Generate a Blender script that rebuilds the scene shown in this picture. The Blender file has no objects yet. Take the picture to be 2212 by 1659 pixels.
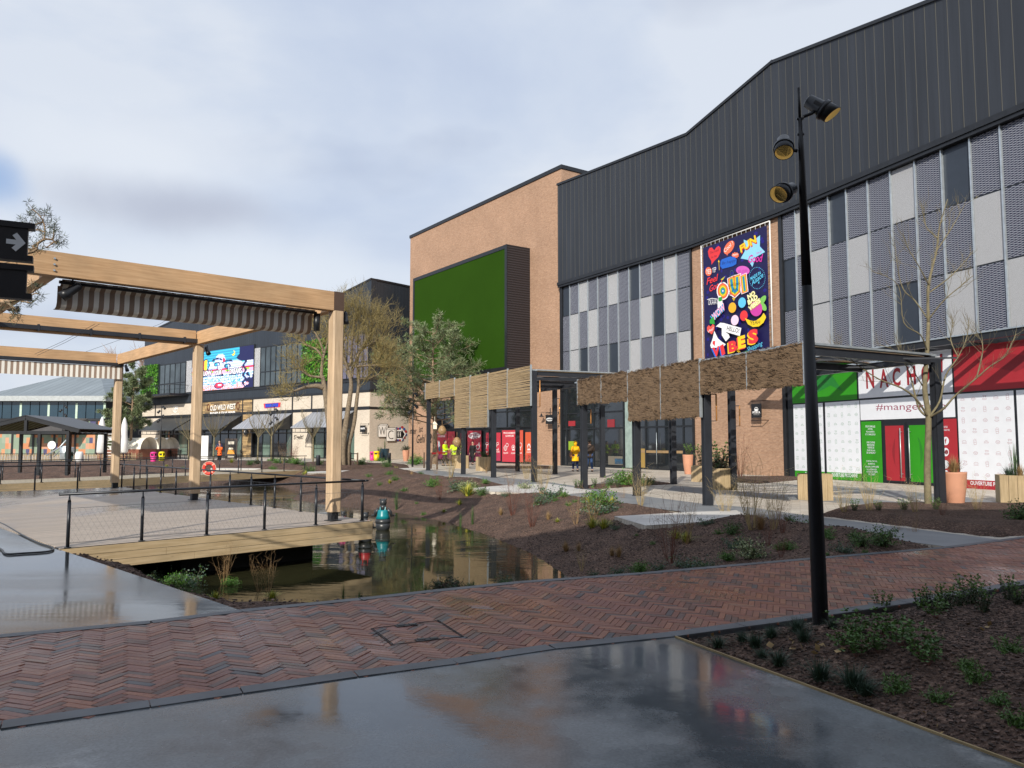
import bpy, bmesh, math, random
import numpy as np
from mathutils import Vector, Matrix
random.seed(7); rng = np.random.default_rng(7)
sc = bpy.context.scene
COL = sc.collection
# ------------------------------------------------------------------ camera
CAMH = 1.65; PITCH = math.radians(4.24); F = 1690.0; CU, CV = 1106.0, 829.5
cam = bpy.data.objects.new("camera", bpy.data.cameras.new("camera")); COL.objects.link(cam)
cam.location = (0, 0, CAMH); cam.rotation_euler = (math.pi/2 + PITCH, 0, 0)
cam.data.sensor_width = 36; cam.data.lens = 36*F/2212.0
cam.data.clip_start = 0.05; cam.data.clip_end = 3000
sc.camera = cam
# ------------------------------------------------------------------ light
SUN_EL, SUN_AZ = math.radians(27), math.radians(15.5)   # shadows run to +Y, 15.5 deg to the right
sun = bpy.data.lights.new("sun", 'SUN'); sun.energy = 5.0; sun.angle = math.radians(0.5); sun.color = (1, 0.93, 0.82)
so = bpy.data.objects.new("sun", sun); COL.objects.link(so)
ldir = Vector((math.sin(SUN_AZ)*math.cos(SUN_EL), math.cos(SUN_AZ)*math.cos(SUN_EL), -math.sin(SUN_EL)))
so.rotation_euler = ldir.to_track_quat('-Z', 'Y').to_euler()
w = bpy.data.worlds.new("World"); sc.world = w; w.use_nodes = True
nt = w.node_tree; nt.nodes.clear()
def N(t, **k):
    n = nt.nodes.new(t)
    for a, b in k.items(): setattr(n, a, b)
    return n
out = N('ShaderNodeOutputWorld'); bg = N('ShaderNodeBackground')
sky = N('ShaderNodeTexSky'); sky.sky_type = 'NISHITA'; sky.sun_disc = False
sky.sun_elevation = SUN_EL; sky.sun_rotation = math.pi + SUN_AZ; sky.air_density = 1.2; sky.dust_density = 2.0
tc = N('ShaderNodeTexCoord'); mp = N('ShaderNodeMapping'); mp.inputs['Scale'].default_value = (1.5, 1.5, 3.4)
mp.inputs['Location'].default_value = (3.1, 0.4, 0.6)
nt.links.new(tc.outputs['Generated'], mp.inputs['Vector'])
n1 = N('ShaderNodeTexNoise'); n1.inputs['Scale'].default_value = 1.5; n1.inputs['Detail'].default_value = 7; n1.inputs['Roughness'].default_value = .52; n1.inputs['Distortion'].default_value = .25
nt.links.new(mp.outputs[0], n1.inputs['Vector'])
r1 = N('ShaderNodeValToRGB'); cr = r1.color_ramp
cr.elements[0].position = .30; cr.elements[0].color = (6.5, 7.5, 9.7, 1)
cr.elements[1].position = .62; cr.elements[1].color = (9.2, 9.9, 11.1, 1)
e = cr.elements.new(.45); e.color = (7.4, 8.4, 10.3, 1)
e = cr.elements.new(.54); e.color = (8.2, 9.1, 10.7, 1)
nt.links.new(n1.outputs['Fac'], r1.inputs['Fac'])
n2 = N('ShaderNodeTexNoise'); n2.inputs['Scale'].default_value = 2.2; n2.inputs['Detail'].default_value = 4
mp2 = N('ShaderNodeMapping'); mp2.inputs['Scale'].default_value = (1, 1, 2.6); mp2.inputs['Location'].default_value = (8.3, 1.0, 0.3)
nt.links.new(tc.outputs['Generated'], mp2.inputs['Vector']); nt.links.new(mp2.outputs[0], n2.inputs['Vector'])
r2 = N('ShaderNodeValToRGB'); r2.color_ramp.elements[0].position = .58; r2.color_ramp.elements[0].color = (1, 1, 1, 1)
r2.color_ramp.elements[1].position = .78; r2.color_ramp.elements[1].color = (.70, .72, .79, 1)
nt.links.new(n2.outputs['Fac'], r2.inputs['Fac'])
mul = N('ShaderNodeMix', data_type='RGBA', blend_type='MULTIPLY'); mul.inputs[0].default_value = 1
nt.links.new(r1.outputs[0], mul.inputs[6]); nt.links.new(r2.outputs[0], mul.inputs[7])
# one grey cumulus low on the left, bright rim above it, a scrap of blue beside it
def blob(dx, dz, sx, sz, lo, hi):
    m_ = N('ShaderNodeMapping'); m_.inputs['Location'].default_value = (-dx/sx, 0, -dz/sz); m_.inputs['Scale'].default_value = (1/sx, .001, 1/sz)
    nz_ = N('ShaderNodeVectorMath', operation='SCALE'); nn_ = N('ShaderNodeTexNoise'); nn_.inputs['Scale'].default_value = 7; nn_.inputs['Detail'].default_value = 6; nt.links.new(tc.outputs['Generated'], nn_.inputs['Vector'])
    nt.links.new(nn_.outputs['Color'], nz_.inputs[0]); nz_.inputs['Scale'].default_value = 1.1
    nt.links.new(tc.outputs['Generated'], m_.inputs['Vector']); ad = N('ShaderNodeVectorMath', operation='ADD'); nt.links.new(m_.outputs[0], ad.inputs[0]); nt.links.new(nz_.outputs[0], ad.inputs[1])
    sb_ = N('ShaderNodeVectorMath', operation='SUBTRACT'); nt.links.new(ad.outputs[0], sb_.inputs[0]); sb_.inputs[1].default_value = (.55, .55, .55); ln_ = N('ShaderNodeVectorMath', operation='LENGTH'); nt.links.new(sb_.outputs[0], ln_.inputs[0])
    rr_ = N('ShaderNodeMapRange'); rr_.interpolation_type = 'SMOOTHSTEP'; nt.links.new(ln_.outputs['Value'], rr_.inputs['Value']); rr_.inputs['From Min'].default_value = lo; rr_.inputs['From Max'].default_value = hi; rr_.inputs['To Min'].default_value = 1; rr_.inputs['To Max'].default_value = 0
    return rr_.outputs[0]
def over(src, fac, colr):
    o_ = N('ShaderNodeMix', data_type='RGBA'); nt.links.new(fac, o_.inputs[0]); nt.links.new(src, o_.inputs[6]); o_.inputs[7].default_value = (*colr, 1); return o_.outputs[2]
cc_ = over(mul.outputs[2], blob(-.41, .325, .15, .06, .1, 1.3), (9.9, 10.5, 11.5)); cc_ = over(cc_, blob(-.385, .268, .13, .038, .1, 1.2), (6.6, 7.1, 8.5)); cc_ = over(cc_, blob(-.54, .27, .04, .045, .1, 1.1), (4.9, 6.6, 9.8))
cc_ = over(cc_, blob(-.34, .20, .28, .05, .2, 1.5), (9.7, 10.4, 11.5))
mx = N('ShaderNodeMix', data_type='RGBA'); mx.inputs[0].default_value = .9   # thin overcast veil over the clear sky
nt.links.new(sky.outputs[0], mx.inputs[6]); nt.links.new(cc_, mx.inputs[7])
nt.links.new(mx.outputs[2], bg.inputs['Color']); bg.inputs['Strength'].default_value = 0.084
nt.links.new(bg.outputs[0], out.inputs['Surface'])
sc.view_settings.view_transform = 'Standard'; sc.view_settings.look = 'None'; sc.view_settings.exposure = 0; sc.view_settings.gamma = 1
sc.render.film_transparent = False
try:
    sc.cycles.max_bounces = 6; sc.cycles.transparent_max_bounces = 12; sc.cycles.caustics_reflective = False; sc.cycles.caustics_refractive = False
except Exception: pass
# ------------------------------------------------------------------ projection helpers (photo measured at 2212 px wide)
cp, sp_ = math.cos(PITCH), math.sin(PITCH)
def ray(u, v):
    dx = (u-CU)/F; dz = (CV-v)/F
    return Vector((dx, cp - dz*sp_, sp_ + dz*cp))
def G(u, v, z=0.0):
    r = ray(u, v); t = (z-CAMH)/r.z
    return Vector((r.x*t, r.y*t, z))
def AtY(u, v, Y):
    r = ray(u, v); t = Y/r.y
    return Vector((r.x*t, Y, CAMH + r.z*t))
def proj(p):
    y = p[1]*cp + (p[2]-CAMH)*sp_; z = -p[1]*sp_ + (p[2]-CAMH)*cp
    return (CU + F*p[0]/y, CV - F*z/y)
class Wall:
    """vertical plane through A and B (plan), left to right as seen; s along it, z up, d outwards"""
    def __init__(s, A, B):
        s.A = Vector((A[0], A[1], 0)); s.B = Vector((B[0], B[1], 0)); s.t = (s.B-s.A).normalized(); s.L = (s.B-s.A).length
        s.n = Vector((s.t.y, -s.t.x, 0))
    def P(s, a, z, d=0.0):
        p = s.A + s.t*a + s.n*d; return Vector((p.x, p.y, z))
    def px(s, u, v, d=0.0):
        r = ray(u, v); o = Vector((0, 0, CAMH)); A = s.A + s.n*d
        t = (A-o).dot(s.n)/r.dot(s.n); p = o + r*t
        return ((p-A).dot(s.t), p.z)
    def S(s, u, d=0.0, v=900): return s.px(u, v, d)[0]
    def Z(s, u, v, d=0.0): return s.px(u, v, d)[1]
# ------------------------------------------------------------------ mesh builder
class MB:
    def __init__(s): s.v = []; s.f = []; s.m = []; s.c = None; s.sm = []; s.ut = None
    def add(s, vs, fs, m=0, smooth=False):
        b = len(s.v); s.v.extend([Vector(p) for p in vs])
        for f in fs: s.f.append([b+i for i in f]); s.m.append(m); s.sm.append(smooth)
        return s
    def poly(s, pts, m=0): return s.add(pts, [list(range(len(pts)))], m)
    def hexa(s, c8, m=0):
        return s.add(c8, [(0,3,2,1),(4,5,6,7),(0,1,5,4),(1,2,6,5),(2,3,7,6),(3,0,4,7)], m)
    def box(s, c, sz, rz=0, m=0, R=None):
        hx, hy, hz = sz[0]/2, sz[1]/2, sz[2]/2; R = R or Matrix.Rotation(rz, 3, 'Z'); c = Vector(c)
        return s.hexa([c + R @ Vector(p) for p in [(-hx,-hy,-hz),(hx,-hy,-hz),(hx,hy,-hz),(-hx,hy,-hz),(-hx,-hy,hz),(hx,-hy,hz),(hx,hy,hz),(-hx,hy,hz)]], m)
    def wbox(s, W, s0, s1, z0, z1, d0, d1, m=0, zt=None):
        z2 = z1 if zt is None else zt     # z1 at s0, z2 at s1
        return s.hexa([W.P(s0,z0,d1),W.P(s1,z0,d1),W.P(s1,z0,d0),W.P(s0,z0,d0),W.P(s0,z1,d1),W.P(s1,z2,d1),W.P(s1,z2,d0),W.P(s0,z1,d0)], m)
    def bar(s, a, b, wd, ht, m=0, up=(0,0,1)):
        a = Vector(a); b = Vector(b); d = (b-a).normalized(); up = Vector(up)
        x = d.cross(up)
        if x.length < 1e-4: x = d.cross(Vector((0,1,0)))
        x.normalize(); y = x.cross(d).normalized(); x = x*wd/2; y = y*ht/2
        return s.hexa([a-x-y, a+x-y, b+x-y, b-x-y, a-x+y, a+x+y, b+x+y, b-x+y], m)
    def tube(s, pts, rad, n=8, m=0, cap=True, smooth=True):
        pts = [Vector(p) for p in pts]; k = len(pts)
        if not hasattr(rad, '__len__'): rad = [rad]*k
        vs = []; prev = None
        for i, p in enumerate(pts):
            d = (pts[min(i+1,k-1)] - pts[max(i-1,0)])
            d = d.normalized() if d.length > 1e-9 else Vector((0,0,1))
            if prev is None:
                x = d.cross(Vector((0,0,1)));
                if x.length < 1e-3: x = d.cross(Vector((0,1,0)))
            else: x = prev - d*prev.dot(d)
            x.normalize(); prev = x; y = d.cross(x)
            for j in range(n):
                a = 2*math.pi*j/n; vs.append(p + (x*math.cos(a)+y*math.sin(a))*rad[i])
        fs = [(i*n+j, i*n+(j+1)%n, (i+1)*n+(j+1)%n, (i+1)*n+j) for i in range(k-1) for j in range(n)]
        s.add(vs, fs, m, smooth)
        if cap:
            b = len(s.v)-len(vs)
            s.f.append([b+j for j in range(n)][::-1]); s.m.append(m); s.sm.append(False)
            s.f.append([b+(k-1)*n+j for j in range(n)]); s.m.append(m); s.sm.append(False)
        return s
    def lathe(s, c, prof, n=20, m=0, smooth=True):
        c = Vector(c); vs = [c + Vector((r*math.cos(2*math.pi*j/n), r*math.sin(2*math.pi*j/n), z)) for r, z in prof for j in range(n)]
        fs = [(i*n+j, i*n+(j+1)%n, (i+1)*n+(j+1)%n, (i+1)*n+j) for i in range(len(prof)-1) for j in range(n)]
        s.add(vs, fs, m, smooth); b = len(s.v)-len(vs)
        s.f.append([b+j for j in range(n)][::-1]); s.m.append(m); s.sm.append(False)
        s.f.append([b+(len(prof)-1)*n+j for j in range(n)]); s.m.append(m); s.sm.append(False)
        return s
    def prism(s, pts, z0, z1, m=0, mt=None):
        n = len(pts); vs = [(p[0],p[1],z0) for p in pts]+[(p[0],p[1],z1) for p in pts]
        s.add(vs, [tuple(range(n-1,-1,-1))]+[(i,(i+1)%n,n+(i+1)%n,n+i) for i in range(n)], m)
        b = len(s.v)-2*n; s.f.append([b+n+i for i in range(n)]); s.m.append(m if mt is None else mt); s.sm.append(False)
        return s
    def build(s, name, mats, parent=None, origin=None, bevel=0):
        if not isinstance(mats, (list, tuple)): mats = [mats]
        me = bpy.data.meshes.new(name)
        root = parent
        while root is not None and root.parent is not None: root = root.parent
        off = Vector(root.location) if root is not None else (Vector(origin) if origin is not None else Vector((0,0,0)))
        me.from_pydata([tuple(p-off) for p in s.v], [], s.f)
        for m in mats: me.materials.append(m)
        me.polygons.foreach_set('material_index', s.m); me.polygons.foreach_set('use_smooth', s.sm)
        nv = len(s.v)
        uvl = me.uv_layers.new(name='UVMap'); me.update()
        if len(me.polygons):
            nl = len(me.loops); li = np.empty(nl, np.int32); me.loops.foreach_get('vertex_index', li)
            nrm = np.empty(len(me.polygons)*3); me.polygons.foreach_get('normal', nrm); nrm = nrm.reshape(-1,3)
            tot = np.empty(len(me.polygons), np.int32); me.polygons.foreach_get('loop_total', tot)
            ln = np.repeat(nrm, tot, axis=0); V = np.array([tuple(p) for p in s.v])[li]
            hor = np.abs(ln[:,2]) > .8; h = np.hypot(ln[:,0], ln[:,1])+1e-9
            su = np.where(hor, V[:,0], (-ln[:,1]*V[:,0]+ln[:,0]*V[:,1])/h); sv = np.where(hor, V[:,1], V[:,2])
            if s.ut is not None: su = V[:,0]*s.ut[0]+V[:,1]*s.ut[1]; sv = V[:,2]
            uvl.data.foreach_set('uv', np.stack([su, sv], 1).ravel())
        if s.c is not None:
            ca = me.color_attributes.new('tint', 'FLOAT_COLOR', 'CORNER')
            cc = np.repeat(np.array(s.c, dtype=float), tot, axis=0); cc = np.concatenate([cc, np.ones((len(cc),1))], 1)
            ca.data.foreach_set('color', cc.ravel())
        o = bpy.data.objects.new(name, me); COL.objects.link(o); o.location = off if root is None else (0,0,0)
        if parent is not None: o.parent = parent
        if bevel:
            b = o.modifiers.new('bevel', 'BEVEL'); b.width = bevel; b.segments = 1; b.limit_method = 'ANGLE'
        return o
def tag(o, label, cat, group=None):
    o['label'] = label; o['category'] = cat
    if group: o['group'] = group
    return o
def struct(o): o['kind'] = 'structure'; return o
def empty(name, loc, label, cat, group=None, rz=0):
    o = bpy.data.objects.new(name, None); COL.objects.link(o); o.location = loc; o.rotation_euler = (0,0,rz); o.empty_display_size = .2
    return tag(o, label, cat, group)
def copy_tree(o, loc=None, rz=None, label=None, group=None, scale=None, parent=None):
    c = o.copy(); COL.objects.link(c); c.parent = parent
    if loc is not None: c.location = loc
    if rz is not None: c.rotation_euler = (0,0,rz)
    if label: c['label'] = label
    if group: c['group'] = group
    if scale is not None: c.scale = (scale,)*3 if not hasattr(scale,'__len__') else scale
    for ch in list(o.children): copy_tree(ch, parent=c)
    return c
# ------------------------------------------------------------------ materials
def lin(h):
    h = h.lstrip('#'); c = [int(h[i:i+2],16)/255 for i in (0,2,4)]
    return tuple(x/12.92 if x <= .04045 else ((x+.055)/1.055)**2.4 for x in c)
_M = {}
class NT:
    def __init__(s, name):
        s.m = bpy.data.materials.new(name); s.m.use_nodes = True; s.t = s.m.node_tree; s.b = s.t.nodes['Principled BSDF']; s.tc = s.t.nodes.new('ShaderNodeTexCoord')
    def n(s, t, ins=None, **k):
        x = s.t.nodes.new(t)
        for a, b in k.items(): setattr(x, a, b)
        for a, b in (ins or {}).items():
            if isinstance(b, bpy.types.NodeSocket): s.t.links.new(b, x.inputs[a])
            else: x.inputs[a].default_value = b
        return x
    def l(s, a, b): s.t.links.new(a, b)
    def map(s, src, scale=(1,1,1), rot=(0,0,0)): return s.n('ShaderNodeMapping', {'Vector': s.tc.outputs[src], 'Scale': scale, 'Rotation': rot}).outputs[0]
    def noise(s, vec, scale, detail=4, rough=.55): return s.n('ShaderNodeTexNoise', {'Vector': vec, 'Scale': scale, 'Detail': detail, 'Roughness': rough}).outputs['Fac']
    def ramp(s, fac, stops):
        r = s.n('ShaderNodeValToRGB', {'Fac': fac}); c = r.color_ramp
        while len(c.elements) < len(stops): c.elements.new(.5)
        for e_, (p, col) in zip(c.elements, stops): e_.position = p; e_.color = (*col, 1) if len(col) == 3 else col
        return r.outputs[0]
    def mix(s, f, a, b, bt='MIX'):
        x = s.n('ShaderNodeMix', data_type='RGBA', blend_type=bt)
        for i, q in ((0,f),(6,a),(7,b)):
            if isinstance(q, bpy.types.NodeSocket): s.l(q, x.inputs[i])
            else: x.inputs[i].default_value = q if i == 0 else (*q, 1)[:4]
        return x.outputs[2]
    def bump(s, h, strength=.3, dist=.01):
        x = s.n('ShaderNodeBump', {'Height': h, 'Strength': strength, 'Distance': dist}); s.l(x.outputs[0], s.b.inputs['Normal']); return x
    def base(s, c):
        if isinstance(c, bpy.types.NodeSocket): s.l(c, s.b.inputs['Base Color'])
        else: s.b.inputs['Base Color'].default_value = (*c[:3], 1)
    def math(s, op, a, b=0.0):
        x = s.n('ShaderNodeMath', operation=op)
        for i, q in ((0,a),(1,b)):
            if isinstance(q, bpy.types.NodeSocket): s.l(q, x.inputs[i])
            else: x.inputs[i].default_value = q
        return x.outputs[0]
def mat(name, col=(.5,.5,.5), rough=.6, metal=0, var=.15, scale=3.0, bump=0, bscale=None, coat=0, src='Object', emit=0, spec=None, two=None):
    if name in _M: return _M[name]
    if isinstance(col, str): col = lin(col)
    q = NT(name); b = q.b; b.inputs['Roughness'].default_value = rough; b.inputs['Metallic'].default_value = metal
    if spec is not None: b.inputs['Specular IOR Level'].default_value = spec
    if var:
        f = q.noise(q.map(src), scale, 5)
        q.base(q.ramp(f, [(.3, tuple(c*(1-var) for c in col)), (.7, tuple(min(1,c*(1+var)) for c in (two or col)))]))
    else: q.base(col)
    if bump: q.bump(q.noise(q.map(src), bscale or scale*8, 6), bump, .01)
    if coat: b.inputs['Coat Weight'].default_value = coat
    if emit: b.inputs['Emission Color'].default_value = (*col,1); b.inputs['Emission Strength'].default_value = emit
    _M[name] = q.m; return q.m
def flat(hexc, rough=.55, name=None): # printed vinyl colour
    k = name or 'print_'+hexc.lstrip('#')
    return mat(k, lin(hexc) if isinstance(hexc, str) else hexc, rough, var=.03)
def brick_mat(name, c1, c2, mortar, bw=.21, bh=.065, ms=.009, var=.25, bump=.4, patch=.12):
    q = NT(name); uv = q.map('UV'); b = q.n('ShaderNodeTexBrick', {'Vector': uv, 'Color1': (*c1,1), 'Color2': (*c2,1), 'Mortar': (*mortar,1), 'Scale': 1.0, 'Mortar Size': ms, 'Brick Width': bw, 'Row Height': bh, 'Bias': 0.0, 'Mortar Smooth': .2})
    f = q.noise(q.map('UV', (.25,.25,.25)), 1.6, 4); sh = q.ramp(f, [(.3, (1-patch,)*3), (.7, (1+patch*.4,)*3)])
    f2 = q.noise(q.map('UV', (4,14,4)), 1.3, 2); sh2 = q.ramp(f2, [(.25, (1-var,)*3), (.75, (1+var*.5,)*3)])
    q.base(q.mix(1, q.mix(1, b.outputs['Color'], sh, 'MULTIPLY'), sh2, 'MULTIPLY')); q.b.inputs['Roughness'].default_value = .9
    q.bump(q.math('SUBTRACT', 1.0, b.outputs['Fac']), bump, .006); _M[name] = q.m; return q.m
def wood_mat(name, c1, c2, vert=False, rough=.6, sc_=1.0, wet=False):
    q = NT(name); s = (14,.7,1) if vert else (.7,14,1)
    f = q.noise(q.map('UV', tuple(a*sc_ for a in s)), 2.2, 6, .6); g = q.noise(q.map('UV', (.9,.9,.9)), 1.5, 3)
    c = q.ramp(f, [(.28, c1), (.5, tuple((a+b)/2 for a,b in zip(c1,c2))), (.72, c2)])
    c = q.mix(1, c, q.ramp(g, [(.3,(.8,.8,.8)),(.7,(1.08,1.05,1.02))]), 'MULTIPLY')
    kn = q.n('ShaderNodeTexVoronoi', {'Vector': q.map('UV', (2.6,1.1,1) if vert else (1.1,2.6,1)), 'Scale': 1.0}).outputs['Distance']
    c = q.mix(q.ramp(kn, [(.02,(.6,.6,.6)),(.055,(0,0,0))]), c, tuple(a*.35 for a in c1))
    q.base(c); q.b.inputs['Roughness'].default_value = rough; q.bump(f, .25, .004); _M[name] = q.m; return q.m
m_brick = brick_mat('buff_brick', (.37,.212,.127), (.48,.293,.187), (.41,.30,.23), ms=.008)
m_brick2 = brick_mat('pink_brick', (.52,.29,.19), (.64,.39,.27), (.55,.41,.32))
m_cream = brick_mat('cream_brick', (.60,.53,.44), (.70,.62,.52), (.50,.44,.36), var=.12)
m_wood_v = wood_mat('larch_wood_upright', (.42,.30,.185), (.66,.50,.335), True)
m_wood_h = wood_mat('larch_wood_along', (.42,.255,.13), (.63,.42,.24))
m_fasc = wood_mat('pine_fascia', (.42,.31,.17), (.62,.49,.31))
m_plw = wood_mat('planter_board', (.34,.255,.14), (.54,.42,.26), True)
m_black = mat('black_painted_steel', (.018,.02,.024), .38, .2, var=.2)
m_dark = mat('anthracite_metal', (.032,.036,.045), .42, .3, var=.15)
m_rail = mat('dark_blue_rail_paint', (.02,.024,.032), .35, .3, var=.15)
m_galv = mat('galvanised_steel', (.50,.55,.58), .45, .7, var=.12, scale=6)
m_white = mat('white_paint', (.78,.78,.77), .5, var=.04)
m_glass = mat('dark_glass', (.016,.02,.024), .04, 0, var=.3, scale=.6, spec=.9)
m_glass2 = mat('pale_glass', (.045,.06,.068), .08, 0, var=.5, scale=.5, spec=.7)
def seam_mat(name, col, seam, pitch=.5, wd=.045, rough=.42, metal=.3):
    q = NT(name); x = q.n('ShaderNodeSeparateXYZ', {'Vector': q.map('UV')}).outputs[0]
    m = q.math('PINGPONG', x, pitch/2); k = q.ramp(q.math('DIVIDE', m, pitch/2), [(0,(1,1,1)),(wd,(1,1,1)),(wd+.03,(0,0,0))])
    f = q.noise(q.map('UV', (1.1,.12,1)), .9, 3); f3_ = q.noise(q.map('UV', (2.2,.08,1)), 2.2, 5); c = q.mix(1, q.ramp(f, [(.3, tuple(a*.86 for a in col)), (.7, tuple(a*1.16 for a in col))]), q.ramp(f3_, [(.3,(.84,.84,.84)),(.7,(1.12,1.12,1.12))]), 'MULTIPLY')
    q.base(q.mix(k, c, seam)); q.b.inputs['Roughness'].default_value = rough; q.b.inputs['Metallic'].default_value = metal
    q.bump(k, .6, .02); _M[name] = q.m; return q.m
m_clad = seam_mat('anthracite_standing_seam', (.026,.031,.041), (.085,.082,.066), metal=.1, rough=.6)
m_clad2 = seam_mat('slate_standing_seam', (.034,.043,.056), (.016,.019,.025), .42, .09)
m_roof = seam_mat('zinc_standing_seam', (.20,.235,.26), (.10,.12,.13), .9, .06, metal=.0, rough=.6)
def mesh_mat(name, fine):
    q = NT(name); sp = q.n('ShaderNodeSeparateXYZ', {'Vector': q.map('UV')}); x, y = sp.outputs[0], sp.outputs[1]
    a, b = (.27,.082) if not fine else (.08,.03)
    p = q.math('DIVIDE', x, a); r = q.math('DIVIDE', y, b)
    u1 = q.math('PINGPONG', q.math('ADD', p, r), .5); u2 = q.math('PINGPONG', q.math('SUBTRACT', r, p), .5)
    m = q.math('MINIMUM', u1, u2)
    lt = (.43,.455,.51) if not fine else (.52,.53,.55); dk = (.012,.014,.040) if not fine else (.15,.155,.17)
    k = q.ramp(m, [(.0,(1,1,1)),(.04 if not fine else .14,(1,1,1)),(.10 if not fine else .22,(0,0,0))])
    q.base(q.mix(k, dk, lt)); q.b.inputs['Roughness'].default_value = .5; q.bump(k, .4, .01); _M[name] = q.m; return q.m
m_mesh = mesh_mat('expanded_metal_mesh', False); m_fine = mesh_mat('fine_metal_mesh', True)
m_panel = mat('solid_slate_panel', (.035,.045,.062), .4, .2, var=.06)
m_frame = mat('dark_window_frame', (.022,.026,.032), .4, .3, var=.1)
# leaves and plants
def leafm(name, c, var=.35, rough=.5):
    if name in _M: return _M[name]
    q = NT(name); f = q.noise(q.map('Object'), 9, 2)
    q.base(q.ramp(f, [(.3, tuple(a*(1-var) for a in c)), (.7, tuple(a*(1+var) for a in c))])); q.b.inputs['Roughness'].default_value = rough
    _M[name] = q.m; return q.m
L_green = leafm('leaf_green', (.06,.13,.03)); L_dark = leafm('leaf_dark', (.022,.05,.018)); L_lime = leafm('leaf_lime', (.075,.16,.025))
L_yel = leafm('leaf_yellow', (.42,.40,.05)); L_blue = leafm('leaf_bluegrey', (.07,.12,.09)); L_pine = leafm('pine_needle', (.125,.165,.075))
L_dry = leafm('dry_stem', (.30,.19,.09)); L_red = leafm('red_stem', (.16,.055,.035)); L_var = leafm('leaf_variegated', (.34,.38,.20)); L_willow = leafm('willow_twig', (.27,.215,.085))
m_bark = mat('grey_brown_bark', (.20,.155,.105), .9, var=.35, scale=9, bump=.5); m_bark2 = mat('olive_bark', (.17,.145,.085), .9, var=.3, scale=7, bump=.3)
m_barkp = mat('pine_bark', (.26,.185,.12), .9, var=.35, scale=8, bump=.5)
# ------------------------------------------------------------------ ground layout (plan polygons)
def PX(l, z=0): return [G(u, v, z) for u, v in l]
def V2(l): return [Vector((a, b, 0)) for a, b in l]
up_edge = [(-900,1462),(-450,1415),(0,1371),(324,1341),(518,1317),(774,1292),(929,1275),(1118,1256),(1382,1237),(1751,1205),(2043,1181),(2212,1159),(2600,1114)]
lo_edge = [(-900,1700),(-450,1640),(0,1575),(325,1528),(525,1498),(774,1462),(989,1434),(1200,1402),(1459,1375),(1751,1335),(1967,1303),(2212,1263),(2600,1190)]
PATH = PX(up_edge) + PX(lo_edge)[::-1]
A_, B_, C_, E_, F_ = (-6.96,12.2), (-2.93,16.5), (-14.2,28.7), (-24,19.6), (-12.9,18.5)
DECK = V2([A_, B_, C_, E_, F_])
CONC_L = V2([A_]) + PX([(518,1317),(324,1341),(0,1371),(-450,1415),(-900,1462)]) + V2([(-22,12),(-24,19.6),F_])
BED_L = PX([(1459,1376),(1751,1336),(1967,1304),(2212,1264),(2500,1210),(2900,1300),(2900,2100),(2212,1655)])
CONC_F = PX(lo_edge[:9]) + PX([(2212,1655),(2900,1915)]) + V2([(9,-6),(-20,-6)])
PLAZA = PX([(2043,1181),(1719,1139),(1627,1121),(1395,1136),(1327,1116),(1483,1107),(1217,1069),(1057,1062),(1012,1055),(1099,1048),(1000,1037),(925,1032.5),(803,1037),(803,1034.5),(930,1027.5),(885,1020),(886,1015),(664,1022.5),(664,1019.5),(886,1011),(880,1003),(700,1003),(330,1001)]) \
  + V2([(-70,62),(-90,150),(90,150),(90,22)]) + PX([(2600,1114),(2212,1159)])
POND = V2([(-6.3,13.7),(-5.0,12.0),(-3.7,10.3),(-2.7,9.35),(-1.3,9.45),(0,10.1),(.85,11.7),(1.1,13.7),(.35,17.3),(-.7,20.6),(-2.1,24.0),(-4,27),(-6.6,29.6),(-9.2,33),(-10.2,38),(-13,43.5),(-22,47),(-45,50),(-60,48),(-60,30),(-26,26),(-20,22),(-13,17.5)])
def sd(poly, X, Y):
    """signed distance to polygon: negative inside"""
    P = np.array([(p[0], p[1]) for p in poly]); d2 = np.full(X.shape, 1e18); ins = np.zeros(X.shape, bool)
    for i in range(len(P)):
        a = P[i]; b = P[(i+1) % len(P)]; e_ = b-a
        wx = X-a[0]; wy = Y-a[1]; t = np.clip((wx*e_[0]+wy*e_[1])/max(e_@e_, 1e-12), 0, 1)
        d2 = np.minimum(d2, (wx-t*e_[0])**2+(wy-t*e_[1])**2)
        c = ((a[1] > Y) != (b[1] > Y)) & (X < (b[0]-a[0])*(Y-a[1])/(b[1]-a[1]+1e-12)+a[0]); ins ^= c
    return np.where(ins, -np.sqrt(d2), np.sqrt(d2))
PAVED = [PATH, CONC_L, PLAZA]
def smooth_noise(X, Y, f, seed=0):
    r = np.random.default_rng(seed); o = np.zeros(X.shape)
    for k in range(10):
        a = r.uniform(0, 6.28); ff = f*r.uniform(.6, 1.7); o += np.sin(X*ff*math.cos(a)+Y*ff*math.sin(a)+r.uniform(0, 6.28))
    return o/5
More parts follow.
